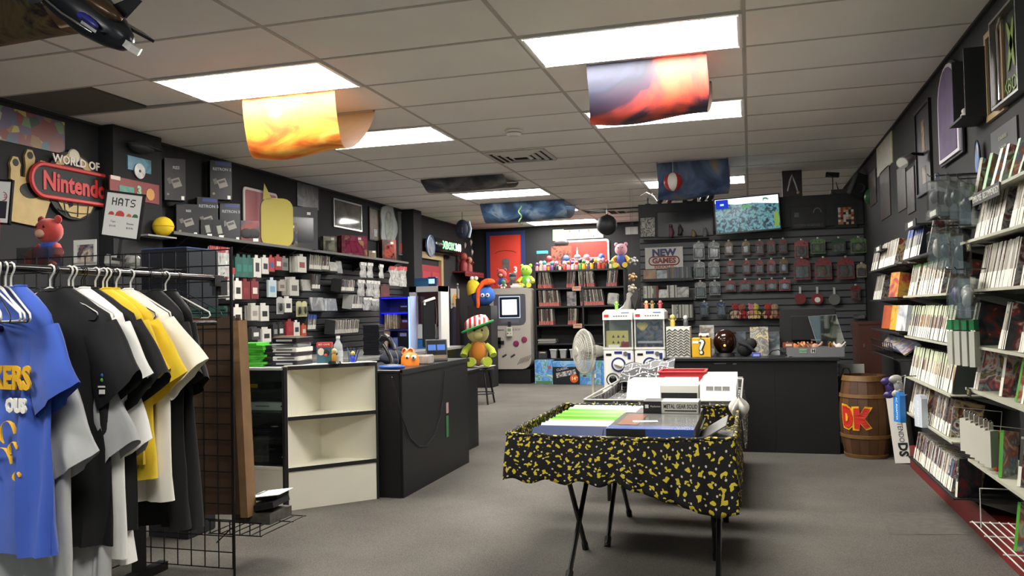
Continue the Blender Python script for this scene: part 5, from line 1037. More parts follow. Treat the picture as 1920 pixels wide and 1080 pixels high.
t = thing('blue_tin', 'small blue tin at the edge of the sales counter', 'tin', (PY(1418, 660, 2.88).x, 2.88, CT)); bx('tin', (.075, .045, .040), mat('3a4a9a', .4), t, (0, 0, .02), ch=.004); bx('print', (.05, .001, .016), mat('9aa4d0', .5), t, (0, -.0235, .02))
# computer monitor seen from behind
a, b = PY(1463, 640, 3.25), PY(1566, 560, 3.25); w, h = b.x-a.x, b.z-a.z
t = thing('computer_monitor', 'black computer monitor seen from behind on the sales counter', 'monitor', ((a.x+b.x)/2, 3.25, CT)); bx('casing', (w, .03, h-.03), BLK, t, (0, 0, .05+h/2), ch=.005); bx('back_bulge', (w*.6, .04, h*.6), mat('101011', .5), t, (0, -.033, .05+h/2), ch=.01); bx('stand_neck', (.06, .04, .10), BLK, t, (0, .02, .05)); ob('stand_base', MB().lathe([(0, .012), (.11, .010), (.12, 0), (0, 0)], 20).mesh('stand_base', BLK, 40), t); bx('port_plate', (.08, .004, .012), mat('6a6a6a', .4), t, (.06, -.054, .05+h*.22))
# grey tray with odds and ends
a, b = PY(1482, 666, 2.90), PY(1588, 645, 2.90); w = b.x-a.x
t = thing('plastic_tray', 'grey plastic tray of small toys at the right end of the counter', 'tray', ((a.x+b.x)/2-.02, 3.02, CT)); GT = mat('6f7072', .5)
bx('floor', (w-.02, .22, .008), GT, t, (0, 0, .004)); 
for s in (-1, 1): bx('wall', (w, .006, .08), GT, t, (0, s*.11, .04)); bx('wall', (.006, .22, .08), GT, t, (s*w/2, 0, .04))
st_ = bx('sticker', (.06, .002, .035), mat('8fa890', .5), t, (-.10, -.1145, .05)); text('HuH', .028, mat('2f7a3a', .5), st_, (0, -.002, 0), FNY); s2 = bx('sticker', (.035, .002, .035), PAPER, t, (-.02, -.1145, .05)); text('H', .038, BLK, s2, (0, -.002, 0), FNY, bold=.002)
for k, (x, y, c, lab) in enumerate(((-.16, .0, 'c8743c', 'orange rubber toy lying in the grey tray'), (-.10, -.03, 'd89a6a', 'peach rubber toy at the front of the grey tray'), (-.05, .04, 'b0603a', 'brown-orange toy in the middle of the grey tray'), (.00, -.02, 'c0907a', 'pink-brown toy in the grey tray'), (.13, .0, 'a8783c', 'tan toy at the right of the grey tray'), (.19, -.02, 'c8c0b8', 'white toy at the right end of the grey tray'))):
    o = thing('rubber_toy', lab, 'toy', (t.location.x+x, t.location.y+y, CT+.010), k*1.1); ob('body', MB().sph((0, 0, .05), (.035, .022, .05), 10).mesh('body', mat(c, .6), 60), o)
    for s in (-1, 1): ob('limb', MB().tube([(s*.02, 0, .07), (s*.05, 0, .09), (s*.06, .01, .11)], [.012, .010, .007], 7).mesh('limb', mat(c, .6), 60), o)
t = thing('sign_holder', 'small red card on a stand left of the grey tray', 'sign', (PY(1478, 655, 2.92).x, 2.92, CT)); bx('card', (.085, .006, .045), mat('7a3a32', .5), t, (0, 0, .10)); bx('card_print', (.05, .001, .02), mat('c8b8a0', .5), t, (.005, -.004, .10)); ob('stem', MB().cyl((0, 0, 0), (0, 0, .08), .005, n=8).mesh('stem', STEEL, 40), t); ob('foot', MB().cyl((0, 0, 0), (0, 0, .006), .03, n=14).mesh('foot', STEEL, 40), t)
p = PY(1555, 640, 3.02); t = thing('acrylic_lid', 'tilted clear acrylic lid standing in the grey tray', 'lid', (p.x, 3.04, CT+.085)); ob('sheet', MB().prism([(-.12, .0), (.10, .0), (.03, .26), (-.19, .25)], .004, T=TR((.03, 0, 0), (pi/2, 0, 0))).mesh('sheet', glassmat('e8eeec', .03, .22)), t); ob('edge', MB().tube([(-.09, 0, 0), (-.16, 0, .25), (.06, 0, .26), (.13, 0, 0)], .003, 5).mesh('edge', mat('8f9694', .3)), t)
t = thing('cable', 'black cable bundle on the counter behind the red card', 'cable', (PY(1455, 660, 2.95).x, 2.95, CT)); ob('loop', MB().tube([(.10, 0, .004), (.02, .02, .06), (-.03, 0, .05), (-.07, .01, .008), (-.02, -.02, .005), (.15, -.01, .005)], .005, 6).mesh('loop', BLK, 50), t)
# ---------------------------------------------------------------- barrel
bc = Vector((4.52, 2.85, 0)); BH = .655; BWOOD = [mat(c, .5, var=.4, sc=7, bump=.2, bsc=30) for c in ('5a3c22', '664528', '4f341d', '5e3f26')]
t = thing('wooden_barrel', 'brown wooden barrel with red and yellow DK letters', 'barrel', bc)
def br_(z): s = (z/BH-.5)*2; return .196-.038*s*s
NS = 16
for k in range(NS):
    a0, a1 = 2*pi*k/NS+.006, 2*pi*(k+1)/NS-.006; mb = MB(); vs = []
    for j in range(9):
        z = BH*j/8; r = br_(z)
        for a in (a0, (a0+a1)/2, a1): vs.append((r*cos(a), r*sin(a), z))
    fs = [(j*3+i, j*3+i+1, (j+1)*3+i+1, (j+1)*3+i) for j in range(8) for i in range(2)]; mb._add(vs, fs)
    ob('stave', mb.mesh('stave', BWOOD[k % 4], 40), t)
ob('lid', MB().lathe([(0, BH-.025), (.15, BH-.025), (.157, BH-.02)], 32).mesh('lid', BWOOD[2], 30), t); ob('inner_core', MB().lathe([(0, .004), (.15, .004), (.188, BH*.5), (.15, BH-.03), (0, BH-.03)], 24).mesh('inner_core', mat('1c120a', .8), 40), t)
HOOP = mat('7c5a30', .45, var=.3, sc=20)
for z0, z1 in ((BH-.045, BH-.0), (BH*.73, BH*.775), (BH*.24, BH*.285), (.0, .03)): ob('hoop', MB().lathe([(br_(z0)+.001, z0), (br_(z0)+.006, z0+.002), (br_(z1)+.006, z1-.002), (br_(z1)+.001, z1)], 40).mesh('hoop', HOOP, 30), t)
# letters wrapped on the bulge: cut shapes bent to the barrel
def bend(pts, m, name, off, ang0=-2.08):
    from mathutils.geometry import tessellate_polygon
    sub = []
    n = len(pts)
    for i in range(n):
        p, q = Vector(pts[i]), Vector(pts[(i+1) % n]); k = max(1, int((q-p).length/.02)); sub += [tuple(p+(q-p)*j/k) for j in range(k)]
    tri_ = tessellate_polygon([[Vector((x, z, 0)) for x, z in sub]])
    vs = []
    for x, z in sub: r = br_(z)+off; a = ang0+x/.196; vs.append((r*cos(a), r*sin(a), z))
    ob(name, MB()._add(vs, [tuple(f) for f in tri_]).mesh(name, m), t)
YL, RD = mat('e0a81c', .45), mat('c02a1e', .45); z0 = .24
Dp = [(.008, .012), (.052, .0), (.088, .035), (.094, .09), (.080, .145), (.040, .172), (-.006, .176), (.0, .09)]; Kp = [(.105, .0), (.145, .0), (.15, .05), (.185, .005), (.22, .02), (.18, .08), (.225, .16), (.18, .165), (.15, .11), (.145, .165), (.10, .16)]
def grow(p, g):
    cx_, cz_ = sum(a for a, b in p)/len(p), sum(b for a, b in p)/len(p); return [(cx_+(a-cx_)*(1+g/.05*.5), cz_+(b-cz_)*(1+g/.08*.5)) for a, b in p]
for pts, nm in ((Dp, 'letter_D'), (Kp, 'letter_K')):
    P_ = [(x-.11, z+z0) for x, z in pts]; bend(grow(P_, .028), YL, 'letter_border', .004 if nm == 'letter_D' else .0045); bend(P_, RD, nm, .009)
bend([(x-.11, z+z0) for x, z in ((.036, .055), (.052, .06), (.058, .09), (.048, .115), (.034, .12))], YL, 'letter_border', .012)
# items behind the barrel
t = thing('shopping_bag', 'black paper shopping bag with handles beside the cabinet', 'bag', (4.41, 3.08, .42)); bx('bag', (.14, .08, .20), BLK, t, (0, 0, .10)); ob('handle', MB().tube([(-.04, 0, .20), (-.02, 0, .27), (.02, 0, .27), (.04, 0, .20)], .004, 6).mesh('handle', BLK, 40), t)
t = thing('white_carton', 'white carton on a stool behind the barrel', 'box', (4.46, 3.16, 0)); bx('carton', (.20, .04, .20), mat('b0aea6', .6), t, (.0, 0, .62)); bx('stool_top', (.26, .26, .02), BLK, t, (-.02, -.06, .405))
for sx in (-1, 1):
    for sy in (-1, 1): bx('stool_leg', (.02, .02, .395), BLK, t, (-.02+sx*.11, -.06+sy*.11, .1975))
# handheld console box leaning beside the barrel
t = thing('console_box', 'tall white handheld console box leaning beside the barrel', 'box', PZ(1688, 872, .0)+Vector((.03, .05, .0)), rot=(0, -.10, -.32)); hb = .50
bx('box', (.115, .22, hb), [mat('dcd9d0', .5), mat('c8c5bc', .5), mat('dcd9d0', .5), artmat(('b8a488', '7a6a4c', 'd2c6b0', '8a5a3a'), 9, seed=35), WHT, WHT], t, (0, .11, hb/2+.006))
text('NINTENDO', .052, mat('3a3a3c', .5), t, (.012, -.0015, hb*.56), (pi/2, pi/2, 0), sx=.85, depth=.0004); text('DS', .088, BLK, t, (.012, -.0015, hb*.22), (pi/2, pi/2, 0), bold=.004, depth=.0004)
# ================================================================ back of the shop
# giant handheld console replica
gx0_, gx1_ = -.645, .075; gz0, gz1 = .25, 1.625; gyf = 9.15
w, h = gx1_-gx0_, gz1-gz0
t = thing('giant_handheld', 'giant beige handheld console replica with a lit screen at the back', 'display', ((gx0_+gx1_)/2, gyf, 0))
BEIGE = mat('a39c92', .45, var=.06, sc=4)
def rrect(w, h, r, rb=None):
    out = []; R = [r, rb or r, r, r]
    for k, (sx, sz, a0) in enumerate(((1, 1, 0), (-1, 1, 90), (-1, -1, 180), (1, -1, 270))):
        q = (rb or r) if k == 3 else r
        for i in range(5): a = radians(a0+i*22.5); out.append((sx*(w/2-q)+q*cos(a), sz*(h/2-q)+q*sin(a)))
    return out
def face(pts, th, z, m, nm, y=0, par=None): return ob(nm, MB().prism(pts, th, T=TR((0, y, z), (pi/2, 0, 0))).mesh(nm, m, 30), par or t)
zc_ = (gz0+gz1)/2
face(rrect(w, h, .05, .16), .30, zc_, BEIGE, 'shell', .30)
bx('pedestal', (w-.06, .30, .245), mat('101011', .5), t, (.0, .18, .1225))
bz = face(rrect(w*.78, h*.38, .03, .09), .012, gz1-h*.265, mat('4c4a52', .4), 'screen_bezel', -.001)
face(rrect(w*.52, h*.27, .01), .006, gz1-h*.235, mat('b8c8dc', .3, emit=.35), 'screen_glow', -.013); face(rrect(w*.49, h*.25, .01), .006, gz1-h*.235, mat('151a26', .3), 'screen_surround', -.016)
face(rrect(w*.36, h*.185, .004), .004, gz1-h*.235, mat('f4f6f8', .3, emit=1.6), 'screen', -.022)
nm_ = face(rrect(w*.44, h*.045, .01), .004, gz1-h*.405, mat('5a5a66', .4), 'name_plate', -.013); text('GAME BOY', .062, mat('3a3ae0', .4, emit=.5), nm_, (0, -.006, gz1-h*.405), FNY, bold=.002, shear=.2, sx=1.0)
text('Nintendo', .034, mat('4a4660', .5), t, (-w*.24, -.003, gz1-h*.515), FNY, bold=.001); text('GAME BOY', .05, mat('4a4660', .5), t, (.06, -.003, gz1-h*.515), FNY)
# cross pad, buttons, pills, speaker slots
pz = gz1-h*.67; ob('pad_well', MB().lathe([(0, .004), (.10, .004), (.105, 0)], 26, T=TR((-w*.27, -.0, pz), (pi/2, 0, 0))).mesh('pad_well', mat('8f887f', .5), 30), t)
pd = MB(); pd.box((-w*.27, -.012, pz), (.17, .03, .055)); pd.box((-w*.27, -.012, pz), (.055, .03, .17)); ob('cross_pad', pd.mesh('cross_pad', mat('17171a', .4)), t)
for (x, dz) in ((.10, -.02), (.245, .045)): ob('button', MB().lathe([(0, .028), (.04, .026), (.05, .012), (.05, 0)], 20, T=TR((x, 0, pz+dz), (pi/2, 0, 0))).mesh('button', mat('7a2450', .35), 40), t)
for x in (-.11, .04): ob('pill_button', MB().tube([(x-.035, -.006, pz-.245), (x+.035, -.006, pz-.205)], .014, 8).mesh('pill_button', mat('3a383c', .5), 40), t)
for k in range(6): ob('speaker_slot', MB().tube([(w*.16+k*.036, -.001, gz0+.075+k*.012), (w*.16+k*.036+.07, -.001, gz0+.185+k*.012)], .007, 6).mesh('speaker_slot', mat('6a645c', .6), 40), t)
ob('side_seam', MB().box((0, .15, 0), (w+.004, .012, h-.3)).mesh('side_seam', mat('8a837a', .5)), t, (0, 0, zc_))
t = thing('mini_handheld', 'small grey handheld hung on a black clip over the giant console', 'handheld', ((gx0_+gx1_)/2, gyf-.05, gz1-h*.45)); bx('clip', (.05, .02, .10), BLK, t, (-.0, 0, 0)); b1 = bx('body', (.10, .03, .16), mat('b5b2a8', .5), t, (0, -.005, -.12), ch=.006); bx('screen', (.06, .003, .05), mat('6a7a5a', .4), b1, (0, -.016, .03)); bx('pad', (.02, .003, .02), BLK, b1, (-.025, -.016, -.03)); bx('button', (.018, .003, .012), mat('7a2450', .4), b1, (.025, -.016, -.03))
# black bookcase with guides
bx0, bx1, byf = .12, 1.665, 9.30; bzs = [1.914, 1.613, 1.302, .987, .673, .418]
t = thing('bookcase', 'black bookcase of magazines beside the giant console', 'bookcase', ((bx0+bx1)/2, byf, 0)); bw = bx1-bx0
BB = mat('161617', .5)
for x in (-bw/2+.012, .06, bw/2-.012): bx('side_panel', (.024, .32, bzs[0]-(0 if abs(x) > .2 else .02)), BB, t, (x, .16, bzs[0]/2-(0 if abs(x) > .2 else .01)))
for z in bzs: bx('shelf', (bw, .32, .026), BB, t, (0, .16, z-.013))
bx('back_panel', (bw, .01, bzs[0]), mat('0d0d0e', .7), t, (0, .325, bzs[0]/2))
for (u, v, lab) in ((1081, 541, 'upper'), (1083, 611, 'lower')):
    p = PY(u, v, byf-.01); o = thing('shelf_card', 'tan price card on the %s part of the black bookcase' % lab, 'card', (p.x, byf-.006, p.z)); bx('card', (.15, .004, .075), mat('b08a70', .6), o); bx('print', (.10, .001, .012), mat('6a4a3a', .6), o, (0, -.003, .01))
mg = artmat(('8a8880', '4a4640', 'b5b0a4', '2c2a2c', '6a3a36', '9a948a', '555048'), 40, seed=36, kind='object'); pink = mat('c4706a', .6)
def mag(tilt_sign=1, h=.27, th=.012):
    k = ('mag', h, th)
    if k not in _BX: mb = MB(); mb.box((0, .10, h*.62), (th, .20, h*.76), 0); mb.box((0, .10, h*.12), (th, .20, h*.24), 1); _BX[k] = mb.mesh('magazine', [mg, pink])
    return _BX[k]
def magrow(u0, u1, shelf, lab, lean=0, n=None):
    z = bzs[shelf]+.001; y = byf+.02; xa, xb = PY(u0, 540, y).x, PY(u1, 540, y).x; n = n or int((xb-xa)/.020)
    for i in range(n): 
        l = lean*(.6+.4*i/n) + random.uniform(-.015, .015)
        ob('magazine', mag(), None, (xa+(i+.5)*(xb-xa)/n, y, z+(abs(sin(l))*.006)), (0, l, 0), nl(i, lab), 'magazine', lab.replace('magazine', 'magazines'))
for a in ((1008, 1018, 1, 'magazine in the far left group on the top bookcase shelf', .05), (1019, 1035, 1, 'leaning magazine in the second group on the top bookcase shelf', -.18), (1062, 1077, 1, 'magazine in the middle group on the top bookcase shelf', .10), (1085, 1098, 1, 'magazine right of the middle on the top bookcase shelf', -.03), (1100, 1115, 1, 'slanting magazine right of the tan card on the top shelf', -.10), (1137, 1156, 1, 'magazine in the rightmost group on the top bookcase shelf', .14),
          (1010, 1048, 2, 'magazine in the long left row on the second bookcase shelf', -.10), (1088, 1132, 2, 'magazine in the right row on the second bookcase shelf', -.14), (1009, 1036, 3, 'magazine in the left row on the third bookcase shelf', -.03), (1063, 1079, 3, 'magazine in the right group on the third bookcase shelf', .06)): magrow(*a)
p = PY(1072, 560, byf+.05); bx('game_case', (.16, .02, .24), artmat(('3a3a40', '6a6468', '8a8480', '1c1c20'), 14, seed=37), None, (p.x, byf+.05, bzs[2]+.121), label='dark face-out game case on the second bookcase shelf', cat='game case')
p = PY(1148, 560, byf+.05); ob('plastic_bag', MB().box((0, 0, .10), (.19, .05, .20), ch=.02).mesh('plastic_bag', mat('b8b6b0', .3, var=.5, sc=12, bump=1, bsc=30)), None, (p.x, byf+.08, bzs[2]), (0, .1, 0), 'crumpled clear bag at the right of the second bookcase shelf', 'bag')
for k, (u, lab) in enumerate(((1017, 'dark disc drive box on the lowest bookcase shelf'), )): p = PY(u, 660, byf+.03); o = thing('disc_drive', lab, 'box', (p.x, byf+.10, bzs[5])); bx('case', (.15, .12, .12), mat('2a2a2c', .5), o, (0, 0, .06)); bx('slot', (.10, .003, .02), mat('b8a878', .5), o, (0, -.061, .10))
for k, (u, lab) in enumerate(((1037, 'left clear plastic tub on the lowest bookcase shelf'), (1055, 'middle clear plastic tub on the lowest bookcase shelf'), (1074, 'right clear plastic tub on the lowest bookcase shelf'))):
    p = PY(u, 660, byf+.03); o = thing('plastic_tub', lab, 'tub', (p.x, byf+.10, bzs[5])); ob('tub', MB().lathe([(0, 0), (.06, 0), (.075, .13), (.078, .14)], 4, T=TR((0, 0, 0), (0, 0, pi/4))).mesh('tub', mat('b8b8b4', .25, alpha=.6)), o); bx('lid', (.13, .13, .014), mat('d8d8d4', .4), o, (0, 0, .147)); bx('contents', (.07, .07, .08), mat('9a6a64', .6, var=.4, sc=30), o, (0, 0, .045))
for (u0, u1, lab) in ((1009, 1042, 'stack of flat cases'), ): 
    for k in range(5): p = PY(1025, 640, byf+.05); bx('flat_case', (.30+.02*(k % 2), .20, .014), mat(('6a6862', '8f8d86', '4a4844', 'a8a69e', '5a5852')[k], .5), None, (p.x+.01*(k % 3), byf+.14, bzs[4]+.008+k*.0155), label=nl(k, 'flat case in the low stack on the fourth bookcase shelf', 'upward'), cat='case', group='flat cases stacked on the fourth shelf')
# printed cartons along the floor in front of the bookcase
def carton(u0, u1, vt, vb, m, lab, y=9.10, dep=.16):
    a, b = PY(u0, vb, y), PY(u1, vt, y); o = thing('printed_carton', lab, 'box', ((a.x+b.x)/2, y, 0)); o['w'] = b.x-a.x; o['h'] = b.z; bx('carton', (b.x-a.x-.006, dep, b.z), m, o, (0, dep/2, b.z/2)); return o
SKY = artmat(('4a86c4', '6aa0d4', '3f7ab8', '8ab4dc', '4f8a5a', 'c8d4dc'), 9, seed=38)
o = carton(1003, 1036, 675, 720, SKY, 'blue sky printed carton at the left foot of the bookcase'); bx('green_print', (o['w']*.9, .002, .05), mat('4f7a4a', .5), o, (0, -.002, .03)); bx('red_print', (.05, .002, .05), mat('a8483a', .5), o, (.1, -.002, .28))
o = carton(1037, 1086, 688, 720, mat('12141c', .4), 'dark console carton with a price burst at the foot of the bookcase', 9.06, .15); bx('sky_top', (o['w'], .15, .09), SKY, o, (0, .08, o['h']+.046)); ob('photo_band', MB().box((0, 0, 0), (o['w']*.75, .002, .08), ry=-.2).mesh('photo_band', artmat(('8a8a90', '3a3a44', 'c8c4bc', '8a3a34'), 30, seed=39)), o, (0, -.002, o['h']*.62)); text('CLASSIC', .055, mat('c8ccd4', .5), o, (-.06, -.002, o['h']*.88), (pi/2, -.2, 0)); ob('price_burst', MB().lathe([(0, .002), (.07, .002), (.07, 0)], 12, T=TR((o['w']*.30, -.001, .10), (pi/2, 0, 0))).mesh('price_burst', mat('c8541c', .5)), o); text("14", .075, mat('f0d8a0', .5), o, (o['w']*.28, -.005, .10), FNY, bold=.002); text("99", .035, mat('f0d8a0', .5), o, (o['w']*.40, -.005, .115), FNY)
o = carton(1087, 1128, 677, 720, SKY, 'blue sky printed carton under the pedestal fan'); bx('white_print', (.05, .002, .06), PAPER, o, (.06, -.002, .14)); bx('dark_print', (.06, .002, .03), mat('4a3a3a', .5), o, (-.10, -.002, .14))
carton(1129, 1172, 677, 720, SKY, 'blue sky printed carton half hidden by the capsule machines')
# lit red sign, posters on the back wall
a, b = PY(1058, 512, 9.93), PY(1141, 447, 9.93); w, h = b.x-a.x, b.z-a.z
t = thing('lit_sign', 'red wall sign with white border and rounded corners on the back wall', 'sign', ((a.x+b.x)/2, 9.995, (a.z+b.z)/2)); face_ = lambda pts, th, m, nm, y: ob(nm, MB().prism(pts, th, T=TR((0, y, 0), (pi/2, 0, 0))).mesh(nm, m, 30), t)
face_(rrect(w, h, .05), .03, mat('a8a49e', .4, emit=.1), 'white_border', -.0); face_(rrect(w-.07, h-.07, .03), .008, mat('a82218', .4, emit=.1), 'red_field', -.03)
ob('pill_outline', MB().tube([(x-.06, -.042, z-.14) for x, z in [(w*.30*s+.10*cos(q), .10*sin(q)) for s, aa in ((1, range(-6, 7)), (-1, range(6, 19))) for q in [i*pi/12 for i in aa]]], .010, 5, closed=True).mesh('pill_outline', mat('e4e0d8', .4, emit=.15)), t); text('Nintendo', .17, mat('e4e0d8', .4, emit=.15), t, (-.06, -.040, -.145), FNY, bold=.003, sx=.95)
def bpic(lab, u0, v0, u1, v1, m, fm, fw=.05, name='poster', cat='poster', y=9.995):
    a, b = PY(u0, v1, y), PY(u1, v0, y); w, h = b.x-a.x, b.z-a.z; o = thing(name, lab, cat, ((a.x+b.x)/2, y, (a.z+b.z)/2)); bx('picture', (w-fw, .006, h-fw), m, o, (0, -.006, 0)); o['w'] = w; o['h'] = h
    for s in (-1, 1): bx('frame_side', (fw, .02, h), fm, o, (s*(w/2-fw/2), -.010, 0)); bx('frame_rail', (w-2*fw, .02, fw), fm, o, (0, -.010, s*(h/2-fw/2)))
    return o
o = bpic('red poster in a dark blue frame on the back wall', 914, 432, 984, 560, mat('c0392c', .45), mat('1c2c5e', .5), .07); bx('grey_figure', (.14, .002, .22), mat('6a6464', .5, var=.5, sc=12), o, (.0, -.011, .0)); ob('dot_arc', MB().tube([(.20*cos(q), -.012, .20+.06*sin(q)) for q in [i*pi/10 for i in range(11)]], .006, 5).mesh('dot_arc', mat('7a1c18', .5)), o); text('3', .15, PAPER, o, (.18, -.010, -.10), FNY, bold=.004)
o = bpic('white strip poster with tiny prints above the red sign', 1038, 428, 1131, 450, mat('8f8f84', .5), mat('8a8a80', .5), .006); bx('green_corner', (.20, .002, .20), mat('8ab87a', .5), o, (-o['w']*.40, -.010, .0))
for k in range(7): bx('tiny_print', (.03, .002, .05), mat(('6a6a60', '8a6a5a', '5a6a7a')[k % 3], .5, var=.5, sc=40), o, (-.15+k*.085, -.011, .05-(k % 2)*.10))
o = bpic('pale torn paper by the partition on the back wall', 1173, 425, 1196, 440, mat('8f8f8d', .6), mat('8f8f8d', .6), .004)
# little toys crowding the top of the bookcase
TC = ['c8442e', 'd8a82c', '4a6ab8', 'e8dcc8', '5aa04a', 'b86a3a', '2c2c34', 'd88aa0', '6a4a8a', 'e0d4b8', '3aa0a8', 'a83a3a']
names = ['red', 'gold', 'blue', 'cream', 'green', 'brown', 'black', 'pink', 'violet', 'ivory', 'teal', 'dark red']
rr = random.Random(11)
us = [1007, 1014, 1021, 1028, 1035, 1043, 1050, 1058, 1066, 1073, 1081, 1088, 1095, 1103, 1110, 1117, 1124, 1131, 1138, 1145, 1152, 1161]
for k, u in enumerate(us):
    p = PY(u, 505, byf+.06); c = rr.sample(range(12), 3); hh = rr.uniform(.11, .19)
    figurine((p.x, byf+.06+.02*(k % 2), bzs[0]+.001), hh, TC[c[0]], TC[c[1]], TC[c[2]], '%s figurine with %s head, %s from the left on the bookcase' % (names[c[0]], names[c[1]], (ORD+('thirteenth', 'fourteenth', 'fifteenth', 'sixteenth', 'seventeenth', 'eighteenth', 'nineteenth', 'twentieth', 'twenty-first', 'twenty-second'))[k]), 'figurines along the bookcase top', style=k % 2)
for k, u in enumerate([1030, 1062, 1100, 1128]):
    p = PY(u, 495, byf+.2); c = rr.sample(range(12), 3); figurine((p.x, byf+.20, bzs[0]+.001), .27, TC[c[0]], TC[c[1]], TC[c[2]], 'taller %s and %s figurine in the back row on the bookcase' % (names[c[0]], names[c[1]]), 'figurines along the bookcase top')
p = PY(1053, 470, byf+.25); t = thing('boxed_toy', 'tall dark boxed toy on top of the bookcase', 'box', (p.x, byf+.25, bzs[0]+.001)); bx('carton', (.34, .12, .42), artmat(('2a2422', '6a3a30', 'a8604a', '3a3434', 'd0a07a'), 12, seed=40), t, (0, 0, .21)); bx('caption', (.30, .002, .04), BLK, t, (0, -.061, .03)); ob('dark_top', MB().sph((0, 0, .47), (.13, .06, .09), 12).mesh('dark_top', mat('1c1a1c', .5), 60), t)
p = PY(1017, 480, byf+.22); t = thing('boxed_toy', 'small dark boxed toy with a teal top at the left of the bookcase', 'box', (p.x, byf+.22, bzs[0]+.001)); bx('carton', (.17, .10, .30), mat('3a2a34', .5, var=.5, sc=12), t, (0, 0, .15)); bx('teal_top', (.18, .105, .05), mat('4ab0b8', .5), t, (0, 0, .326))
p = PY(1083, 480, byf+.25); t = thing('snow_globe', 'small tower shaped ornament before the red sign', 'ornament', (p.x, byf+.22, bzs[0]+.001)); ob('tower', MB().lathe([(.05, 0), (.05, .16), (.055, .17), (.05, .24), (.015, .27), (.012, .34), (0, .40)], 14).mesh('tower', mat('b8b4b0', .4), 40), t); ob('dome', MB().sph((0, 0, .22), (.062, .062, .05), 12).mesh('dome', mat('8a8a92', .3), 60), t)
p = PY(1171, 480, byf+.12); plush((1.60, byf+.10, bzs[0]+.001), .42, '3a4a9a', 'c08a98', 'd8b84a', 'blue, pink and yellow plush at the right end of the bookcase')
# wall trinkets right of the bookcase
for k, (u, v, c, lab) in enumerate(((1188, 490, '8a8a88', 'grey checkered trinket on the dark partition edge'), (1186, 520, 'b08a5a', 'tan flower-shaped trinket on the partition edge'), (1185, 541, 'b8aa90', 'cream winged trinket on the partition edge'))):
    p = PY(u, v, 5.9); t = thing('wall_trinket', lab, 'ornament', (p.x, 5.9, p.z)); ob('centre', MB().sph((0, 0, 0), .028, 10).mesh('centre', mat(c, .5), 60), t)
    for j in range(5): a_ = j*2*pi/5; ob('petal', MB().sph((.038*cos(a_), 0, .038*sin(a_)), (.022, .014, .022), 8).mesh('petal', mat(c, .5, var=.4, sc=60), 60), t)
    bx('wire', (.002, .002, CE-p.z-.05), BLK, t, (0, .0, (CE-p.z-.05)/2+.03))
p = PY(1180, 578, 4.2); t = thing('statue', 'silver grey winged statue standing behind the capsule machines', 'statue', (p.x, 4.2, 0)); SG = mat('a09c94', .4); bx('plinth', (.22, .22, 1.18), BLK, t, (0, 0, .59)); ob('figure', MB().tube([(-.06, 0, 1.18), (-.02, 0, 1.24), (.0, 0, 1.32), (.01, 0, 1.38), (.01, 0, 1.40)], [.075, .05, .03, .035, .012], 10).sph((.012, 0, 1.425), .024, 10).mesh('figure', SG, 60), t)
for s in (-1, 1): ob('wing', MB().prism([(0, 0), (.10, .10), (.11, .02), (.06, -.12)], .008, T=TR((.02, s*.02, 1.34), (pi/2, 0, s*.6))).mesh('wing', mat('4a4848', .5)), t)
# ---------------------------------------------------------------- plush toys on and beside the giant console
gt = gz1+.001
plush((-.46, 9.30, gt), .34, '2c4aa0', 'b03a34', 'b8342c', 'red and blue plush on the left of the giant console', snout='c8a080')
plush((-.27, 9.32, gt), .26, '4a4a4e', '8a8480', '6a5a50', 'grey plush in the middle of the giant console', cap='24242a')
plush((-.02, 9.30, gt), .40, '6ab83a', '9acc3a', 'd8d23a', 'lime green and yellow plush at the right of the giant console')
plush((-.40, 9.20, gt), .15, '3a7a4a', '4a8a58', 'd8d8d0', 'small green and white plush at the front of the giant console', ear=False)
t = thing('toy_console', 'white toy cartridge console on top of the giant console', 'toy', (-.16, 9.22, gt)); bx('base', (.22, .14, .05), mat('dcd8d0', .5), t, (0, 0, .025), ch=.01); bx('deck', (.17, .10, .03), mat('c8c4bc', .5), t, (0, .01, .062), ch=.008); bx('red_slot', (.06, .04, .02), mat('8a2a24', .5), t, (0, .0, .084))
figurine((.03, 9.20, gt), .16, 'b8c8a0', 'dcd8c8', '8aa070', 'pale green figurine at the right edge of the giant console')
# blue plush with hat and scarf on a dark stand
p = PY(905, 600, 8.6); t = thing('blue_plush', 'round blue plush with a yellow hat and orange scarf on a dark stand', 'plush toy', (p.x, 8.6, 0)); bx('stand', (.40, .35, 1.33), mat('131314', .6), t, (0, 0, .665)); F_ = lambda c: mat(c, .95, var=.15, sc=20, bump=.4, bsc=120)
bd = ob('body', MB().sph((.02, 0, 1.50), (.20, .17, .17), 16).mesh('body', F_('2c5aa8'), 60), t)
for dx in (.06, .145): e_ = ob('eye', MB().sph((dx, -.165, 1.50), (.034, .016, .034), 10).mesh('eye', PAPER, 60), bd); ob('pupil', MB().sph((dx+.004, -.18, 1.50), (.016, .006, .016), 8).mesh('pupil', BLK, 60), e_)
ob('yellow_hat', MB().lathe([(.15, 0), (.14, .05), (.10, .16), (.05, .22), (0, .23)], 14, T=TR((-.10, -.03, 1.55), (.1, -.35, 0))).mesh('yellow_hat', F_('c8b028'), 60), t)
for dx in (-.155, -.085): ob('white_knob', MB().sph((dx, -.05, 1.785), .038, 8).mesh('white_knob', F_('d0ccc0'), 60), t)
ob('orange_scarf', MB().tube([(-.02, -.16, 1.30), (-.02, -.18, 1.45), (-.01, -.17, 1.60), (.06, -.12, 1.70), (.16, -.10, 1.72)], [.03, .032, .035, .05, .06], 8).mesh('orange_scarf', F_('d8541c'), 60), t); ob('orange_cap', MB().sph((.13, -.05, 1.72), (.11, .10, .06), 12).mesh('orange_cap', F_('d8541c'), 60), t)
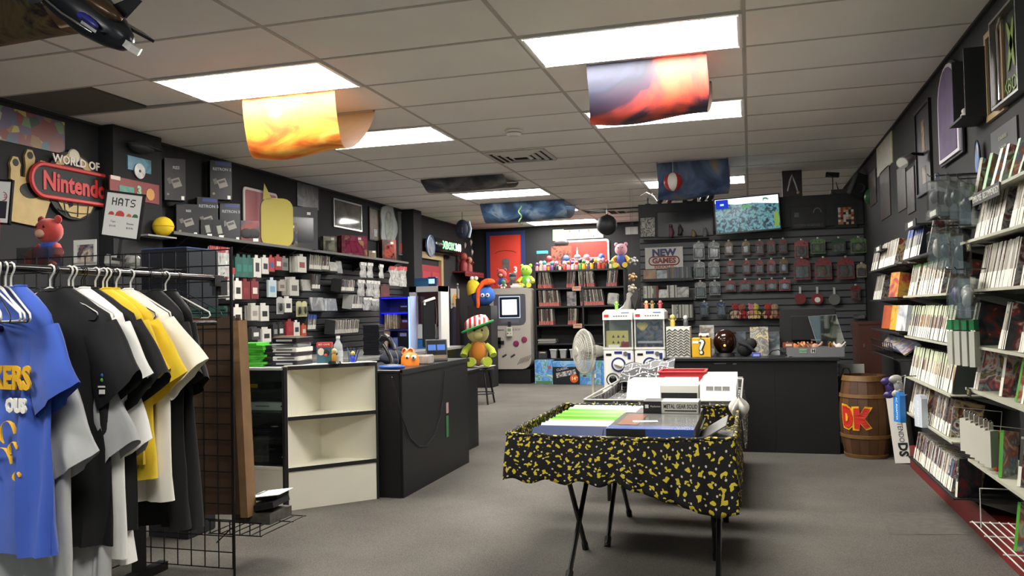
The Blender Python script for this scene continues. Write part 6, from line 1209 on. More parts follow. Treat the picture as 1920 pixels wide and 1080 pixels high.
# large costumed soft figure on a black bar stool (plain bear)
p = PY(900, 690, 6.2); fx = p.x
t = thing('bar_stool', 'black bar stool under the large green plush', 'stool', (fx, 6.2, 0)); ob('seat', MB().lathe([(0, .44), (.18, .44), (.19, .46), (.18, .49), (0, .495)], 24).mesh('seat', BLK, 40), t)
for k in range(4): a_ = pi/4+k*pi/2; ob('leg', MB().tube([(.13*cos(a_), .13*sin(a_), .44), (.21*cos(a_), .21*sin(a_), 0)], .013, 8).mesh('leg', BLKG, 40), t)
ob('foot_ring', MB().tube([(.185*cos(a_), .185*sin(a_), .14) for a_ in [i*2*pi/20 for i in range(20)]], .009, 6, closed=True).mesh('foot_ring', BLKG, 60), t); bx('white_rim', (.34, .34, .008), mat('c8c6c0', .5), t, (0, 0, .500))
t = plush((fx-.02, 6.2, .505), .60, 'b0722c', 'a8a060', 'a8b82c', 'large plush in yellow green and orange wearing a striped hat, on the stool', ear=False, snout='b8b070', rz=.35)
hat = ob('striped_hat', MB().lathe([(.17, 0), (.175, .04), (.15, .11), (.09, .14), (0, .15)], 20, T=TR((0, 0, .53), (0, -.35, 0))).mesh('striped_hat', artmat(('d8d0cc', 'b0242c'), 5, seed=41, kind='wave'), 60), t); ob('hat_brim', MB().lathe([(.15, .01), (.23, .0), (.235, .02), (.15, .03)], 22, T=TR((0, 0, .52), (0, -.35, 0))).mesh('hat_brim', mat('1f8a3e', .8), 60), hat); ob('chest_patch', MB().sph((0, -.09, .20), (.09, .05, .13), 12).mesh('chest_patch', mat('c87a2c', .9), 60), t)
# ---------------------------------------------------------------- red door and things on the far left wall
t = ob('door_1', None, None, (X0, 7.82, 0), kind='structure')
RDM = mat('8e2230', .5, var=.1, sc=5); bx('leaf', (.03, .84, 1.98), RDM, t, (.018, 0, .99))
for y in (-.2, .2):
    for z, hh in ((.40, .55), (1.05, .55), (1.65, .45)): bx('panel', (.012, .32, hh), mat('a02c3a', .45), t, (.036, y, z), ch=.005)
ob('handle', MB().sph((.07, -.36, 1.0), .028, 10).mesh('handle', mat('b8a878', .3, 1), 60), t)
tr = ob('trim_9', None, None, (X0, 7.82, 0), kind='structure'); FRW = mat('a8946a', .5, var=.25, sc=9)
for s in (-1, 1): bx('post', (.05, .09, 2.08), FRW, tr, (.025, s*.475, 1.04))
bx('head', (.05, 1.04, .10), FRW, tr, (.025, 0, 2.13))
def lpic(name, lab, uL, uR, vT, vB, pic, fm, cat='picture', fw=.018, dep=.022, x=X0):
    um, vm = (uL+uR)/2, (vT+vB)/2; y0, y1 = PX(uL, vm, x).y, PX(uR, vm, x).y; z1, z0 = PX(um, vT, x).z, PX(um, vB, x).z; w, h = y1-y0, z1-z0
    o = thing(name, lab, cat, (x, (y0+y1)/2, (z0+z1)/2)); o['w'] = w; o['h'] = h; bx('picture', (.006, w-.004, h-.004), pic, o, (.006, 0, 0))
    for s in (-1, 1): bx('frame_side', (dep, fw, h), fm, o, (dep/2, s*(w/2-fw/2), 0)); bx('frame_rail', (dep, w-2*fw, fw), fm, o, (dep/2, 0, s*(h/2-fw/2)))
    return o
o = lpic('poster', 'small black poster with yellow scrawl over the red door', 806, 832, 473, 487, mat('1a1814', .5), BLK, 'poster'); ob('yellow_scrawl', MB().tube([(.012, -o['w']*.35+k*o['w']*.1, o['h']*.25*sin(k*2.1)) for k in range(8)], .014, 5).mesh('yellow_scrawl', mat('c8b02c', .5)), o)
# neon console sign, capsule shaped
a, b = PX(806, 458, X0+.12), PX(857, 468, X0+.12); L = b.y-a.y
t = thing('neon_sign', 'black capsule neon sign glowing green and white XBOX 360', 'sign', (X0+.12, (a.y+b.y)/2, (a.z+b.z)/2)); ob('housing', MB().tube([(0, -L/2, 0), (0, -L/2+.03, 0), (0, L/2-.05, 0), (0, L/2, 0)], [.10, .125, .125, .08], 18).mesh('housing', mat('121416', .25), 40), t)
text('XBOX', .17, mat('7dff8a', .4, emit=2.2), t, (.128, -L*.10, -.0), FX, bold=.004, sx=1.1); text('360', .17, mat('eafff0', .4, emit=2.6), t, (.128, L*.26, 0), FX, bold=.006, sx=1.1); bx('bracket', (.10, .05, .05), BLK, t, (-.07, 0, 0))
p = PX(796, 463, X0+.1); t = thing('round_plate', 'round blue framed plate left of the neon sign', 'plate', (X0+.22, p.y-.1, p.z)); ob('disc', MB().cyl((0, 0, 0), (.02, 0, 0), .16, n=28).mesh('disc', artmat(('2a4a78', '4a6a98', '8a8a90', '1c2c48'), 9, seed=42), 40), t); ob('rim', MB().tube([(.02, .16*cos(q), .16*sin(q)) for q in [i*2*pi/28 for i in range(28)]], .012, 6, closed=True).mesh('rim', mat('6a8ab0', .3, .5), 60), t); bx('arm', (.10, .02, .02), BLK, t, (-.05, 0, 0))
p = PY(867, 430, 7.4); t = thing('hanging_bag', 'dark blue rounded bag hanging from the ceiling', 'bag', p); ob('body', MB().sph((0, 0, 0), (.11, .08, .15), 16).mesh('body', mat('1c2438', .7), 60), t); ob('pale_edge', MB().tube([(.10, 0, .12), (.13, 0, .0), (.10, 0, -.13)], .022, 8).mesh('pale_edge', mat('8a92a0', .6), 60), t); bx('pocket', (.10, .02, .10), mat('141a2a', .7), t, (-.02, -.08, -.02), ch=.008); ob('cord', MB().tube([(0, 0, .14), (0, 0, CE-p.z)], .004, 5).mesh('cord', BLK), t)
p = PX(864, 510, X0+.12); t = thing('red_shelf', 'small dark red shelf with a scalloped edge on the far left wall', 'shelf', (X0, p.y+.4, p.z)); bx('board', (.24, 1.0, .025), mat('5e1c22', .5), t, (.12, 0, 0)); bx('apron', (.012, 1.0, .07), mat('7a262c', .5), t, (.236, 0, -.04))
for k in range(14): ob('hole', MB().cyl((.242, -.45+k*.07, -.04), (.245, -.45+k*.07, -.04), .014, n=8).mesh('hole', BLK), t)
q = t.location; figurine((X0+.12, q.y-.25, q.z+.014), .34, '8a2a26', 'a04038', '7a2420', 'red statue on the dark red shelf'); figurine((X0+.12, q.y+.05, q.z+.014), .28, '9a4a40', 'b0806a', '8a2a26', 'second brownish statue on the dark red shelf')
for k, (u, v) in enumerate(((872, 460), (883, 455), (885, 473), (872, 500))): p = PX(u, v, X0+.10); t = thing('hanging_charm', ('first', 'second', 'third', 'lowest')[k]+' pale charm dangling right of the neon sign', 'charm', p); ob('charm', MB().lathe([(0, -.06), (.02, -.02), (.028, .02), (0, .06)], 4).mesh('charm', mat('a89a94', .5)), t); bx('thread', (.002, .002, CE-p.z-.055), BLK, t, (0, 0, (CE-p.z)/2+.028))
t = thing('skeleton_figure', 'thin dark metal figure under the dark red shelf', 'figure', PX(858, 560, X0+.3)); ob('figure', MB().tube([(0, 0, 0), (0, 0, .10), (0, 0, .2)], [.01, .02, .015], 8).sph((0, 0, .23), .022, 8).mesh('figure', mat('6a6a6e', .4), 60), t); bx('plinth', (.05, .05, t.location.z), BLK, t, (0, 0, -t.location.z/2))
t = thing('arch_picture', 'pale picture with a golden arch right of the red door', 'picture', PX(853, 560, X0+.02)); bx('board', (.012, .42, .34), mat('a8a49a', .5), t); ob('golden_arch', MB().tube([(.012, .13*cos(q), -.10+.16*sin(q)) for q in [i*pi/12 for i in range(13)]], .026, 6).mesh('golden_arch', mat('b8862c', .5), 50), t)
t = thing('hanging_coat', 'dark violet costume hanging right of the red door', 'costume', PX(852, 600, X0+.14)); ob('cloth', MB().lathe([(.03, .22), (.10, .14), (.12, -.1), (.16, -.55), (.0, -.56)], 14, T=TR((0, 0, 0), (0, 0, 0), (.6, 1, 1))).mesh('cloth', mat('1c1a2c', .9, var=.3, sc=8), 60), t); ob('hanger_hook', MB().tube([(0, 0, .22), (0, 0, .27), (-.14, 0, .27)], .005, 5).mesh('hanger_hook', STEEL), t)
# ================================================================ left wall: long shelf and hanging goods
SZ = 1.945
t = thing('long_wall_shelf', 'long dark shelf running along the left wall', 'shelf', (X0, 3.85, SZ)); bx('board', (.30, 4.9, .022), mat('1a1a1b', .45), t, (.15, 0, -.011)); bx('edge_strip', (.006, 4.9, .026), mat('4a4a48', .4), t, (.303, 0, -.011))
for k in range(6): ob('bracket', MB().prism([(0, 0), (.26, 0), (0, -.16)], .012, T=TR((.002, -2.2+k*.88+.006, -.022), (pi/2, 0, 0))).mesh('bracket', BLK), t)
def sbox(name, uL, uR, vT, lab, m, dep=.12, z=SZ, xf=None, cat='box', rot=-.72, vmid=None, h=None):
    """box on the long shelf, turned a little towards the entrance; local +x is its front"""
    xc = X0+(.15 if xf is None else xf); vm = vT+25; p = PX((uL+uR)/2, vm, xc); dd = (p-CAM).dot(_f)
    w = (uR-uL)*dd/CF; hh = h or PX((uL+uR)/2, vT, xc).z-z; xc = max(xc, X0+.008+cos(rot)*dep+abs(sin(rot))*w/2); p = PX((uL+uR)/2, vm, xc)
    o = thing(name, lab, cat, (xc-cos(rot)*dep/2, p.y-sin(rot)*dep/2, z), rot); o['w'] = w; o['h'] = hh; bx('carton', (dep, w, hh), m, o, (0, 0, hh/2)); return o
CON = mat('22252a', .4)
def conbox(uL, uR, vT, lab, txt, z=SZ, h=None, stack=None, xf=None, blue=False):
    o = sbox('console_carton', uL, uR, vT, lab, CON, z=z, h=h, xf=xf); w, hh = o['w'], o['h']; f = .061
    text(txt, hh*.10, mat('9aa0a8', .5), o, (f, .05*w, hh*.78), FX, bold=.001)
    if blue: bx('blue_flash', (.002, w*.7, hh*.08), mat('2c3f78', .5), o, (f, .1*w, hh*.93), (.0, 0, 0))
    c = bx('console_picture', (.002, w*.42, hh*.22), mat('8f8a84', .5), o, (f, .06*w, hh*.42), (.35, 0, 0)); bx('console_top', (.002, w*.30, hh*.06), mat('4a484a', .5), c, (.002, 0, hh*.04)); bx('controller_picture', (.002, w*.18, hh*.14), mat('6a6864', .5), o, (f, -.26*w, hh*.46), (.4, 0, 0)); bx('price_tag', (.002, w*.14, hh*.09), PAPER, o, (f+.001, .36*w, hh*.06)); ob('gold_seal', MB().cyl((f, -.34*w, hh*.14), (f+.002, -.34*w, hh*.14), w*.06, n=12).mesh('gold_seal', mat('8a7a6a', .4)), o)
    return o
o1 = conbox(332, 371, 383, 'dark console carton at the front left of the long shelf', 'RES')
conbox(310, 347, 330, 'dark console carton stacked high at the left of the long shelf', 'RES', z=SZ+o1['h']*.98+.02, h=.36, xf=.14)
o2 = conbox(371, 408, 372, 'dark console carton with a blue flash behind the small cartons', 'RETRON 5', blue=True, xf=.12)
o3 = conbox(413, 450, 382, 'dark console carton with a blue flash right of the small cartons', 'RETRON 5', blue=True)
conbox(395, 434, 318, 'dark console carton stacked on two others on the long shelf', 'RETRON 5', z=SZ+max(o2['h'], o3['h'])+.006, h=.36, blue=True, xf=.12)
for k, (a, b) in enumerate(((377, 398), (399, 420))): o = sbox('small_carton', a, b, 412, ('left', 'right')[k]+' small dark carton in front of the console cartons', mat('191b1e', .4), .06, xf=.26); bx('picture', (.002, o['w']*.4, o['h']*.45), mat('8f948a', .5), o, (.031, .1*o['w'], o['h']*.45), (.2, 0, 0)); bx('price_tag', (.002, o['w']*.4, o['h']*.13), PAPER, o, (.032, .25*o['w'], o['h']*.08))
o = sbox('headset_box', 452, 486, 414, 'red and dark headset box before the yellow panel', artmat(('6a1f20', '8a2a2a', '3a3238', '2a2a30'), 5, seed=43), .08, xf=.2); 
for s in (-1, 1): ob('ear_cup', MB().sph((.041, s*o['w']*.2, o['h']*.42), (.004, .06, .05), 12).mesh('ear_cup', BLK, 60), o)
bx('price_tag', (.002, .05, .03), PAPER, o, (.042, o['w']*.3, .03))
# plain rounded yellow panel and pink panel
def lpanel(name, lab, uL, uR, vT, xc, m, rad, rot=-.72):
    p = PX((uL+uR)/2, vT+40, xc); dd = (p-CAM).dot(_f); w = (uR-uL)*dd/CF/cos(rot+.94); hh = PX((uL+uR)/2, vT, xc).z-SZ; o = thing(name, lab, 'panel', (xc, p.y, SZ), rot); o['w'] = w; o['h'] = hh
    ob('panel', MB().prism([(x, z+hh/2) for x, z in rrect(w, hh, rad)], .012, T=TR((-.006, 0, 0), (pi/2, 0, pi/2))).mesh('panel', m), o); return o
t = lpanel('yellow_standee', 'plain yellow rounded cardboard panel with a pointed flap on the long shelf', 490, 549, 372, X0+.16, mat('c8b84a', .5), .10); ob('pointed_flap', MB().prism([(-.045, 0), (.05, 0), (-.03, .17)], .012, T=TR((-.006, -t['w']*.30, t['h']-.02), (pi/2, 0, pi/2))).mesh('pointed_flap', mat('c8b84a', .5)), t)
t = lpanel('pink_standee', 'pale pink rounded panel behind the yellow one', 456, 522, 357, X0+.02, mat('d8ccc8', .5), .04, -.0); w, hh = t['w'], t['h']; ob('pink_field', MB().prism([(x, z+hh/2) for x, z in rrect(w-.05, hh-.05, .03)], .002, T=TR((.006, 0, 0), (pi/2, 0, pi/2))).mesh('pink_field', mat('a8686e', .5, var=.15, sc=3)), t)
for (uL, uR, vT, lab, c, dep) in ((527, 558, 418, 'navy boxed figure right of the yellow panel', ('1c2440', '2a3454', '8a7a4a', '14182a'), .12), (540, 596, 392, 'large plain dark grey carton on the long shelf', ('242428', '2a2a2e', '202024'), .16), (606, 632, 443, 'small olive picture box on the long shelf', ('6a6a50', '3a3a34', '9a9a80', '4a3a30'), .12), (640, 690, 444, 'deep pink gift box with a clear front on the long shelf', ('8a2a48', '9a3a58', '6a2038', 'c8a070'), .14), (691, 706, 470, 'small cream picture box beside the pink gift box', ('b8a890', '8a7a64', 'd8ccb8'), .10), (716, 744, 450, 'red fronted tall box on the long shelf', ('8a3028', 'b0584a', '2a1a18', '6a2420'), .12)):
    o = sbox('boxed_toy', uL, uR, vT, lab, artmat(c, 6, seed=44), dep)
    bx('price_tag', (.002, .04, .03), PAPER, o, (dep/2+.001, o['w']*.2, o['h']*.85)); bx('front_panel', (.003, o['w']*.7, o['h']*.6), artmat(c[::-1], 11, seed=45, rough=.15), o, (dep/2+.001, 0, o['h']*.45))
# framed things higher on the left wall
lpic('picture', 'silver framed black and grey picture reflecting the lights on the left wall', 623, 676, 378, 430, mat('5a5650', .08, var=.6, sc=5), mat('a8a8a4', .25, .8), fw=.02)
o = lpic('picture', 'tall dark framed picture on the left wall', 690, 712, 390, 452, artmat(('1c1a18', '3a2c22', '5a4432', '262220'), 10, seed=46), BLK); bx('white_emblem', (.003, .10, .10), mat('a8a8b0', .5, var=.5, sc=40), o, (.012, .02, -o['h']*.25))
p = PX(727, 425, X0+.02); t = thing('cutout_board', 'grey-green scalloped cut-out board on the left wall', 'board', (X0+.02, p.y, p.z)); ob('board', MB().prism([((.27+.03*cos(5*q))*cos(q)*1.0, (.33+.03*cos(5*q))*sin(q)) for q in [i*2*pi/40 for i in range(40)]], .02, T=TR((0, 0, 0), (pi/2, 0, pi/2))).mesh('board', mat('8a9090', .5)), t); ob('green_print', MB().prism([(.14*cos(q), .22*sin(q)) for q in [i*2*pi/20 for i in range(20)]], .003, T=TR((.021, 0, 0), (pi/2, 0, pi/2))).mesh('green_print', artmat(('4a5a40', '6a7a6a', '3a3c34', '8a8a70'), 9, seed=47)), t)
o = lpic('picture', 'tall glass framed poster with a red foot on the left wall', 746, 772, 400, 480, mat('7f837c', .08, var=.4, sc=5), mat('9a9a98', .3, .6)); bx('red_foot', (.003, o['w']*.86, o['h']*.22), mat('b04a40', .4), o, (.012, 0, -o['h']*.33)); bx('figure_print', (.003, o['w']*.3, o['h']*.4), mat('4a5248', .4, var=.4, sc=10), o, (.012, 0, o['h']*.08))
lpic('poster', 'dark torn poster behind the grey carton on the left wall', 556, 596, 345, 390, artmat(('1c1c1e', '3a3a3c', '5a5856', '262628'), 8, seed=48), BLK, 'poster', .006, .004)
# ---------------------------------------------------------------- hanging goods in four rows
def lhook(y, z, L=.24):
    o = wl.location; ob('peg_hook', MB().tube([(X0-o.x, y-o.y, z-o.z), (X0+L-o.x, y-o.y, z-o.z), (X0+L+.006-o.x, y-o.y, z+.012-o.z)], .003, 5).mesh('peg_hook', BLKG, 40), wl)
def lpack(u, v, w, h, c, lab, n=1, kind='pack', th=.022, xf=X0+.24, cat='pack', bub=None):
    p = PX(u, v, xf)
    lhook(p.y, p.z+.004, xf-X0+.01)
    for k in range(n):
        o = thing('hanging_'+kind, nl(k, lab, 'from the front') if n > 1 else lab, cat, (xf-k*(th+.004)-th/2, p.y+random.uniform(-.006, .006), p.z), pi/2+random.uniform(-.06, .06), lab+' group' if n > 1 else None)
        m = artmat(c, 18, seed=49) if isinstance(c, tuple) else mat(c, .5)
        if kind == 'box': bx('carton', (w, th, h*.86), m, o, (0, 0, -h*.57)); bx('tab', (w*.4, .002, h*.14), m, o, (0, 0, -h*.07)); bx('print', (w*.5, .001, h*.4), mat('2a2a2c', .4), o, (0, -th/2-.001, -h*.55)) if bub is None else bx('print', (w*.6, .001, h*.3), mat(bub, .5), o, (0, -th/2-.001, -h*.6))
        elif kind == 'bag':
            ob('bag', MB().grid(lambda a, b: ((a-.5)*w*(1+.12*sin(b*9)), -.018*sin(a*pi)*(.4+b)+.006*sin(a*17+b*11), -h*b), 8, 8).mesh('bag', mat('c8c8c4', .15, var=.5, sc=24, bump=1, bsc=50, alpha=.75), 60), o); ob('contents', MB().sph((0, -.0, -h*.62), (w*.34, .016, h*.24), 10).mesh('contents', m, 60), o)
            bx('header_card', (w, .004, h*.2), mat(bub or '8a2428', .5), o, (0, -.008, -h*.09))
        else:
            cm, bm, tm_, gm = packm(w, h, c, bub or '2a2a2c', 0); ob('card', cm, o); ob('blister', bm, o); ob('figure', tm_, o)
REDW = ('8a2026', 'a82c30', 'c8c4bc', '6a1a1e'); TEAL = ('1f5048', '2a6058', '17403a'); WBX = ('c9c6bc', 'b8b4a8', 'dedbd0')
rows = [
 # top row
 (405, 462, .17, .26, '2a2a2c', 'clear bag with a red header and black contents in the top left row', 1, 'bag', None), (424, 464, .17, .27, 'd8d6d0', 'red-headed clear bag of white goods in the top left row', 2, 'bag', None),
 (448, 476, .11, .22, '1f5048', 'teal carton hanging first in the top left row', 1, 'box', '2c6a60'), (459, 477, .11, .22, '24584f', 'teal carton hanging second in the top left row', 1, 'box', '2c6a60'), (469, 478, .11, .22, '1f5048', 'teal carton hanging third in the top left row', 1, 'box', '2c6a60'),
 (483, 478, .13, .22, 'c9c6bc', 'white carton with a black window after the teal ones', 1, 'box', None), (498, 478, .13, .19, 'c4c1b8', 'white carton with a dark oval in the top left row', 1, 'box', '1a1a1c'), (510, 478, .11, .17, 'a02c26', 'red-topped carton in the top left row', 1, 'box', '2c4a8a'), (523, 477, .12, .16, '8a2a2a', 'dark red-topped small carton in the top left row', 1, 'box', 'd0ccc0'), (534, 480, .12, .15, '6a6a68', 'grey card pack in the top left row', 1, 'box', '3a3a3a'),
 (566, 476, .17, .20, 'c6c3ba', 'white red-footed carton in the deep top-row stack', 4, 'box', '8a3a34'),
 (682, 492, .18, .19, 'c0bab0', 'crinkled bag with pale contents in the top left row', 1, 'bag', 'c8c4bc'), (695, 493, .18, .19, 'b0a89c', 'second crinkled bag in the top left row', 1, 'bag', 'c8c4bc'), (716, 496, .14, .18, 'b8b4a8', 'narrow crinkled bag near the red packs', 1, 'bag', 'c8c4bc'), (741, 500, .30, .26, '5a1a20', 'dark red bag at the end of the top left row', 1, 'bag', '9a2a30'), (757, 500, .25, .28, 'b8b4ae', 'crinkled red and silver bag at the end of the top left row', 1, 'bag', 'a8323a'),
 # second row
 (418, 514, .15, .22, '8a3036', 'red headed bag beside the wire grid in the second left row', 1, 'bag', None), (433, 502, .14, .30, 'b04048', 'long red bag beside the wire grid', 1, 'bag', 'a02830'),
 (447, 521, .12, .20, 'cdcabf', 'white carton with a black oval at the start of the second left row', 1, 'box', '1a1a1c'), (461, 522, .13, .20, '6a1f22', 'dark red carton in the second left row', 2, 'box', '7a2a2c'), (478, 522, .13, .20, '74252a', 'dark red carton with a white side in the second left row', 2, 'box', 'c8c4bc'), (511, 520, .15, .20, 'b0bcc0', 'pale blue carton in the second left row', 1, 'box', '6a94b0'), (529, 524, .13, .12, '9a9288', 'small tan card in the second left row', 1, 'box', '6a5a50'), (552, 519, .19, .20, 'bab6ac', 'pale carton with a grey window in the second left row', 4, 'box', '5a5652'),
 (678, 525, .20, .20, 'c4c0b8', 'crinkled bag in the second left row', 1, 'bag', 'c8c4bc'), (695, 526, .22, .20, 'b4aca0', 'wide crinkled bag in the second left row', 1, 'bag', 'c8c4bc'), (707, 527, .20, .22, 'a89c90', 'last crinkled bag in the second left row', 1, 'bag', 'b8b4ac'), (722, 532, .26, .26, '4a161c', 'dark red carton by the blue-lit case', 1, 'box', '5a1c22'),
 # third row
 (446, 570, .14, .22, 'cdcabf', 'white and red carton with a black window near the cardboard sheets', 1, 'box', '1a1a1c'), (478, 568, .13, .17, 'b8b5aa', 'pale plug pack in the third left row', 3, 'box', '8a867c'), (497, 568, .14, .18, 'c9c6bc', 'pale plug carton with a dark window in the third left row', 2, 'box', '1c1c1e'), (526, 556, .14, .18, 'a8a8a6', 'grey blister of earphones in the third left row', 1, 'pack', None), (541, 555, .15, .17, 'd0cdc4', 'white adapter pack in the third left row', 2, 'box', '1c1c1e'), (562, 564, .11, .17, 'b8b488', 'yellowish cable pack first of two in the third left row', 1, 'pack', None), (572, 564, .11, .17, 'c4c094', 'yellowish cable pack second of two in the third left row', 1, 'pack', None),
 (690, 558, .26, .16, 'c4beb4', 'white crinkled bag in the third left row', 1, 'bag', 'c8c4bc'), (707, 560, .26, .16, 'b4aca4', 'last white crinkled bag in the third left row', 1, 'bag', 'c8c4bc'),
 # fourth row
 (480, 612, .15, .13, '3a3a3a', 'pale plug pack with a white tag in the fourth left row', 3, 'box', 'd0cdc4'), (500, 613, .16, .15, 'cac7bd', 'white plug carton in the fourth left row', 2, 'box', '1c1c1e'), (517, 604, .10, .16, '1a1a1c', 'narrow black pack in the fourth left row', 2, 'box', '8a8a88'), (528, 603, .11, .16, '161618', 'black pack with a white print in the fourth left row', 2, 'box', 'c8c8c4'), (544, 598, .16, .18, '8a2224', 'red and white carton in the fourth left row', 1, 'box', '9a2a2c'), (556, 600, .12, .17, 'cac7bd', 'white bracket carton in the fourth left row', 1, 'box', '2a2a2c'), (570, 606, .10, .14, 'a84428', 'orange carton in the fourth left row', 1, 'box', 'b8b4a8')]
for (u, v, w, h, c, lab, n, kind, bub) in rows: lpack(u, v, w, h, c, lab, n, kind, bub=bub)
# rows of disc cases on small ledges, spines to the room
def lrow(kind, u0, u1, v, lab, n, lean=-.10, xf=X0+.22):
    a, b = PX(u0, v, xf), PX(u1, v, xf); z = a.z; t = thing('wall_ledge', 'narrow ledge under the %s' % lab.replace('game case', 'cases'), 'ledge', (X0, (a.y+b.y)/2, z)); bx('plate', (.22, b.y-a.y+.03, .006), BLK, t, (.11, 0, -.004)); bx('lip', (.004, b.y-a.y+.03, .02), BLK, t, (.221, 0, .004))
    for i in range(n):
        y = a.y+(i+.5)*(b.y-a.y)/n; ob('disc_case', CM[kind], None, (xf-.005, y, z), (random.uniform(-.04, .04), lean+random.uniform(-.03, .03), pi+random.uniform(-.05, .05)), nl(i, lab), 'disc case', lab.replace('game case', 'cases'), scale=(1, min(1.1, (b.y-a.y)/n/.0145*.88), .9+random.uniform(-.04, .03)))
lrow('pale', 580, 603, 506, 'pale game case in the top left wall ledge', 18); lrow('dark', 604, 617, 507, 'dark game case in the top left wall ledge', 10)
lrow('dark', 585, 600, 543, 'dark game case leaning on the second left wall ledge', 10); lrow('disc', 640, 664, 547, 'grey game case on the second left wall ledge', 16)
lrow('coverB', 660, 682, 580, 'pink and white spined game case on the third left wall ledge', 12); lrow('blue', 577, 592, 620, 'blue-grey game case on the fourth left wall ledge', 9); lrow('pale', 628, 672, 628, 'mixed game case on the slanted fourth left wall ledge', 22)
for k, (u0, u1, vt, vb, c, lab) in enumerate(((582, 606, 558, 583, ('7a7a7c', '4a4a50', 'a8a8a4'), 'grey face-out case on the third left ledge'), (607, 630, 560, 583, ('8a8f92', '5a6068', 'b8bab8'), 'second grey face-out case on the third left ledge'), (565, 583, 525, 545, ('6a665e', '8a867c', '4a4640'), 'tilted grey face-out case on the second left ledge'), (617, 630, 492, 508, ('a8a69a', '7a7870', '5a5850'), 'pale face-out case on the top left ledge'), (630, 640, 490, 512, ('5a5a5c', '3a3a3c', '8a8a88'), 'clear-backed grey case on the top left ledge'))):
    xf = X0+.20; a, b = PX(u0, vb, xf), PX(u1, vt, xf); bx('disc_case', (.016, b.y-a.y, b.z-a.z), artmat(c, 9, seed=50), None, (xf, (a.y+b.y)/2, (a.z+b.z)/2), (0, -.15, 0), label=lab, cat='game case')
    lg = wl.location; bx('case_ledge', (.21, b.y-a.y+.02, .006), BLK, wl, (X0+.105-lg.x, (a.y+b.y)/2-lg.y, min(a.z, b.z)-.006-lg.z))
# ---------------------------------------------------------------- blue-lit case, white kiosk and back desk
t = thing('back_desk', 'grey topped desk behind the shop counter along the left wall', 'desk', (-.62, 4.7, 0)); bx('top', (1.1, 3.0, .03), mat('8f8f8c', .4), t, (0, 0, .765)); bx('body', (1.0, 2.9, .75), BLKW, t, (0, 0, .375))
DZ = .781
a, b = PY(713, 650, 5.2), PY(768, 555, 5.2); w, h = b.x-a.x, b.z-DZ
t = thing('lit_case', 'open display case glowing with blue strip light on the back desk', 'display case', ((a.x+b.x)/2, 5.2, DZ)); BLG = mat('1418ff', .4, emit=2.2); BLP = mat('2a2f8a', .4)
bx('back_panel', (w, .012, h), BLP, t, (0, .30, h/2)); bx('side_panel', (.012, .30, h), mat('b8c4e8', .3), t, (w/2, .15, h/2)); bx('side_panel', (.012, .30, h), BLP, t, (-w/2, .15, h/2))
for z in (.01, h*.36, h*.70, h-.008): bx('shelf', (w-.014, .29, .012), BLP, t, (0, .15, z))
for z in (h*.70-.014, h-.022): bx('light_strip', (w-.03, .016, .010), BLG, t, (0, .03, z))
bx('light_strip', (.014, .014, h-.02), mat('6a8aff', .4, emit=2.5), t, (w/2-.008, -.008, h/2))
for k in range(6): bx('disc_case', (.022, .13, .19), artmat(('b8a888', '8a7a5a', 'd8ccb0', '6a5a44'), 4, seed=51), None, (t.location.x-w/2+.05+k*.030, 5.2+.12, DZ+h*.70-h*.34+.012+.10), (0, .0, .0), label=nl(k, 'pale case glowing in the middle of the blue-lit case'), cat='game case', group='pale cases in the blue-lit case')
for k, (dx, z, c, lab, d) in enumerate(((.10, .36, '4a1420', 'dark red roll on the middle shelf of the blue-lit case', (.11, .10, .13)), (.08, .01, '0c0c14', 'tall black box at the foot of the blue-lit case', (.15, .12, .21)), (-.04, .01, '6a86d8', 'pale blue patterned box at the foot of the blue-lit case', (.09, .10, .13)), (.09, .70, '14142a', 'dark box on the top shelf of the blue-lit case', (.14, .1, .08)))):
    o = thing('boxed_item', lab, 'box', (t.location.x+dx, 5.2+.13, DZ+h*z+.007)); bx('carton', d, mat(c, .4, var=.3, sc=14), o, (0, 0, d[2]/2)); bx('print', (d[0]*.6, .002, d[2]*.2), mat('8a8ab0', .5), o, (0, -d[1]/2-.001, d[2]*.8))
o = thing('cream_sleeve', 'cream paper sleeve leaning at the left of the blue-lit case', 'sleeve', (t.location.x-w/2+.05, 5.2+.06, DZ+.017)); ob('sleeve', MB().box((0, 0, .12), (.07, .02, .24), ry=.2).mesh('sleeve', mat('d8b898', .6)), o); bx('edge', (.01, .022, .2), mat('b08a6a', .6), o, (.04, 0, .11), (0, .2, 0))
# white kiosk
a, b = PY(769, 650, 5.42), PY(826, 536, 5.42); w, h = b.x-a.x, b.z-DZ
t = thing('white_kiosk', 'white demo kiosk with a dark red window on the back desk', 'kiosk', ((a.x+b.x)/2, 5.42, DZ)); KW = mat('d8d4d0', .4)
bx('left_jamb', (w*.22, .28, h*.62), KW, t, (-w*.39, .14, h*.69)); bx('right_jamb', (w*.08, .28, h), KW, t, (w*.46, .14, h/2)); bx('head', (w, .28, h*.09), KW, t, (0, .14, h*.955)); bx('window', (w*.72, .02, h*.56), mat('3a1218', .15, var=.4, sc=5), t, (.06*w, .05, h*.63)); bx('shelf_box', (w*.70, .26, h*.24), mat('c8c4c0', .4), t, (-.02, .14, h*.27), ch=.01); bx('base', (w*.9, .27, h*.14), mat('1f6aa8', .4), t, (0, .14, h*.07)); bx('back', (w, .012, h), KW, t, (0, .285, h/2))
o = thing('blue_screen_device', 'small device with a glowing blue screen on top of the kiosk', 'device', (t.location.x+.06, 5.55, DZ+h+.001)); bx('shell', (.13, .08, .12), mat('14203a', .4), o, (0, 0, .06), ch=.01); bx('screen', (.08, .003, .06), mat('7aa8ff', .3, emit=1.8), o, (0, -.041, .065))
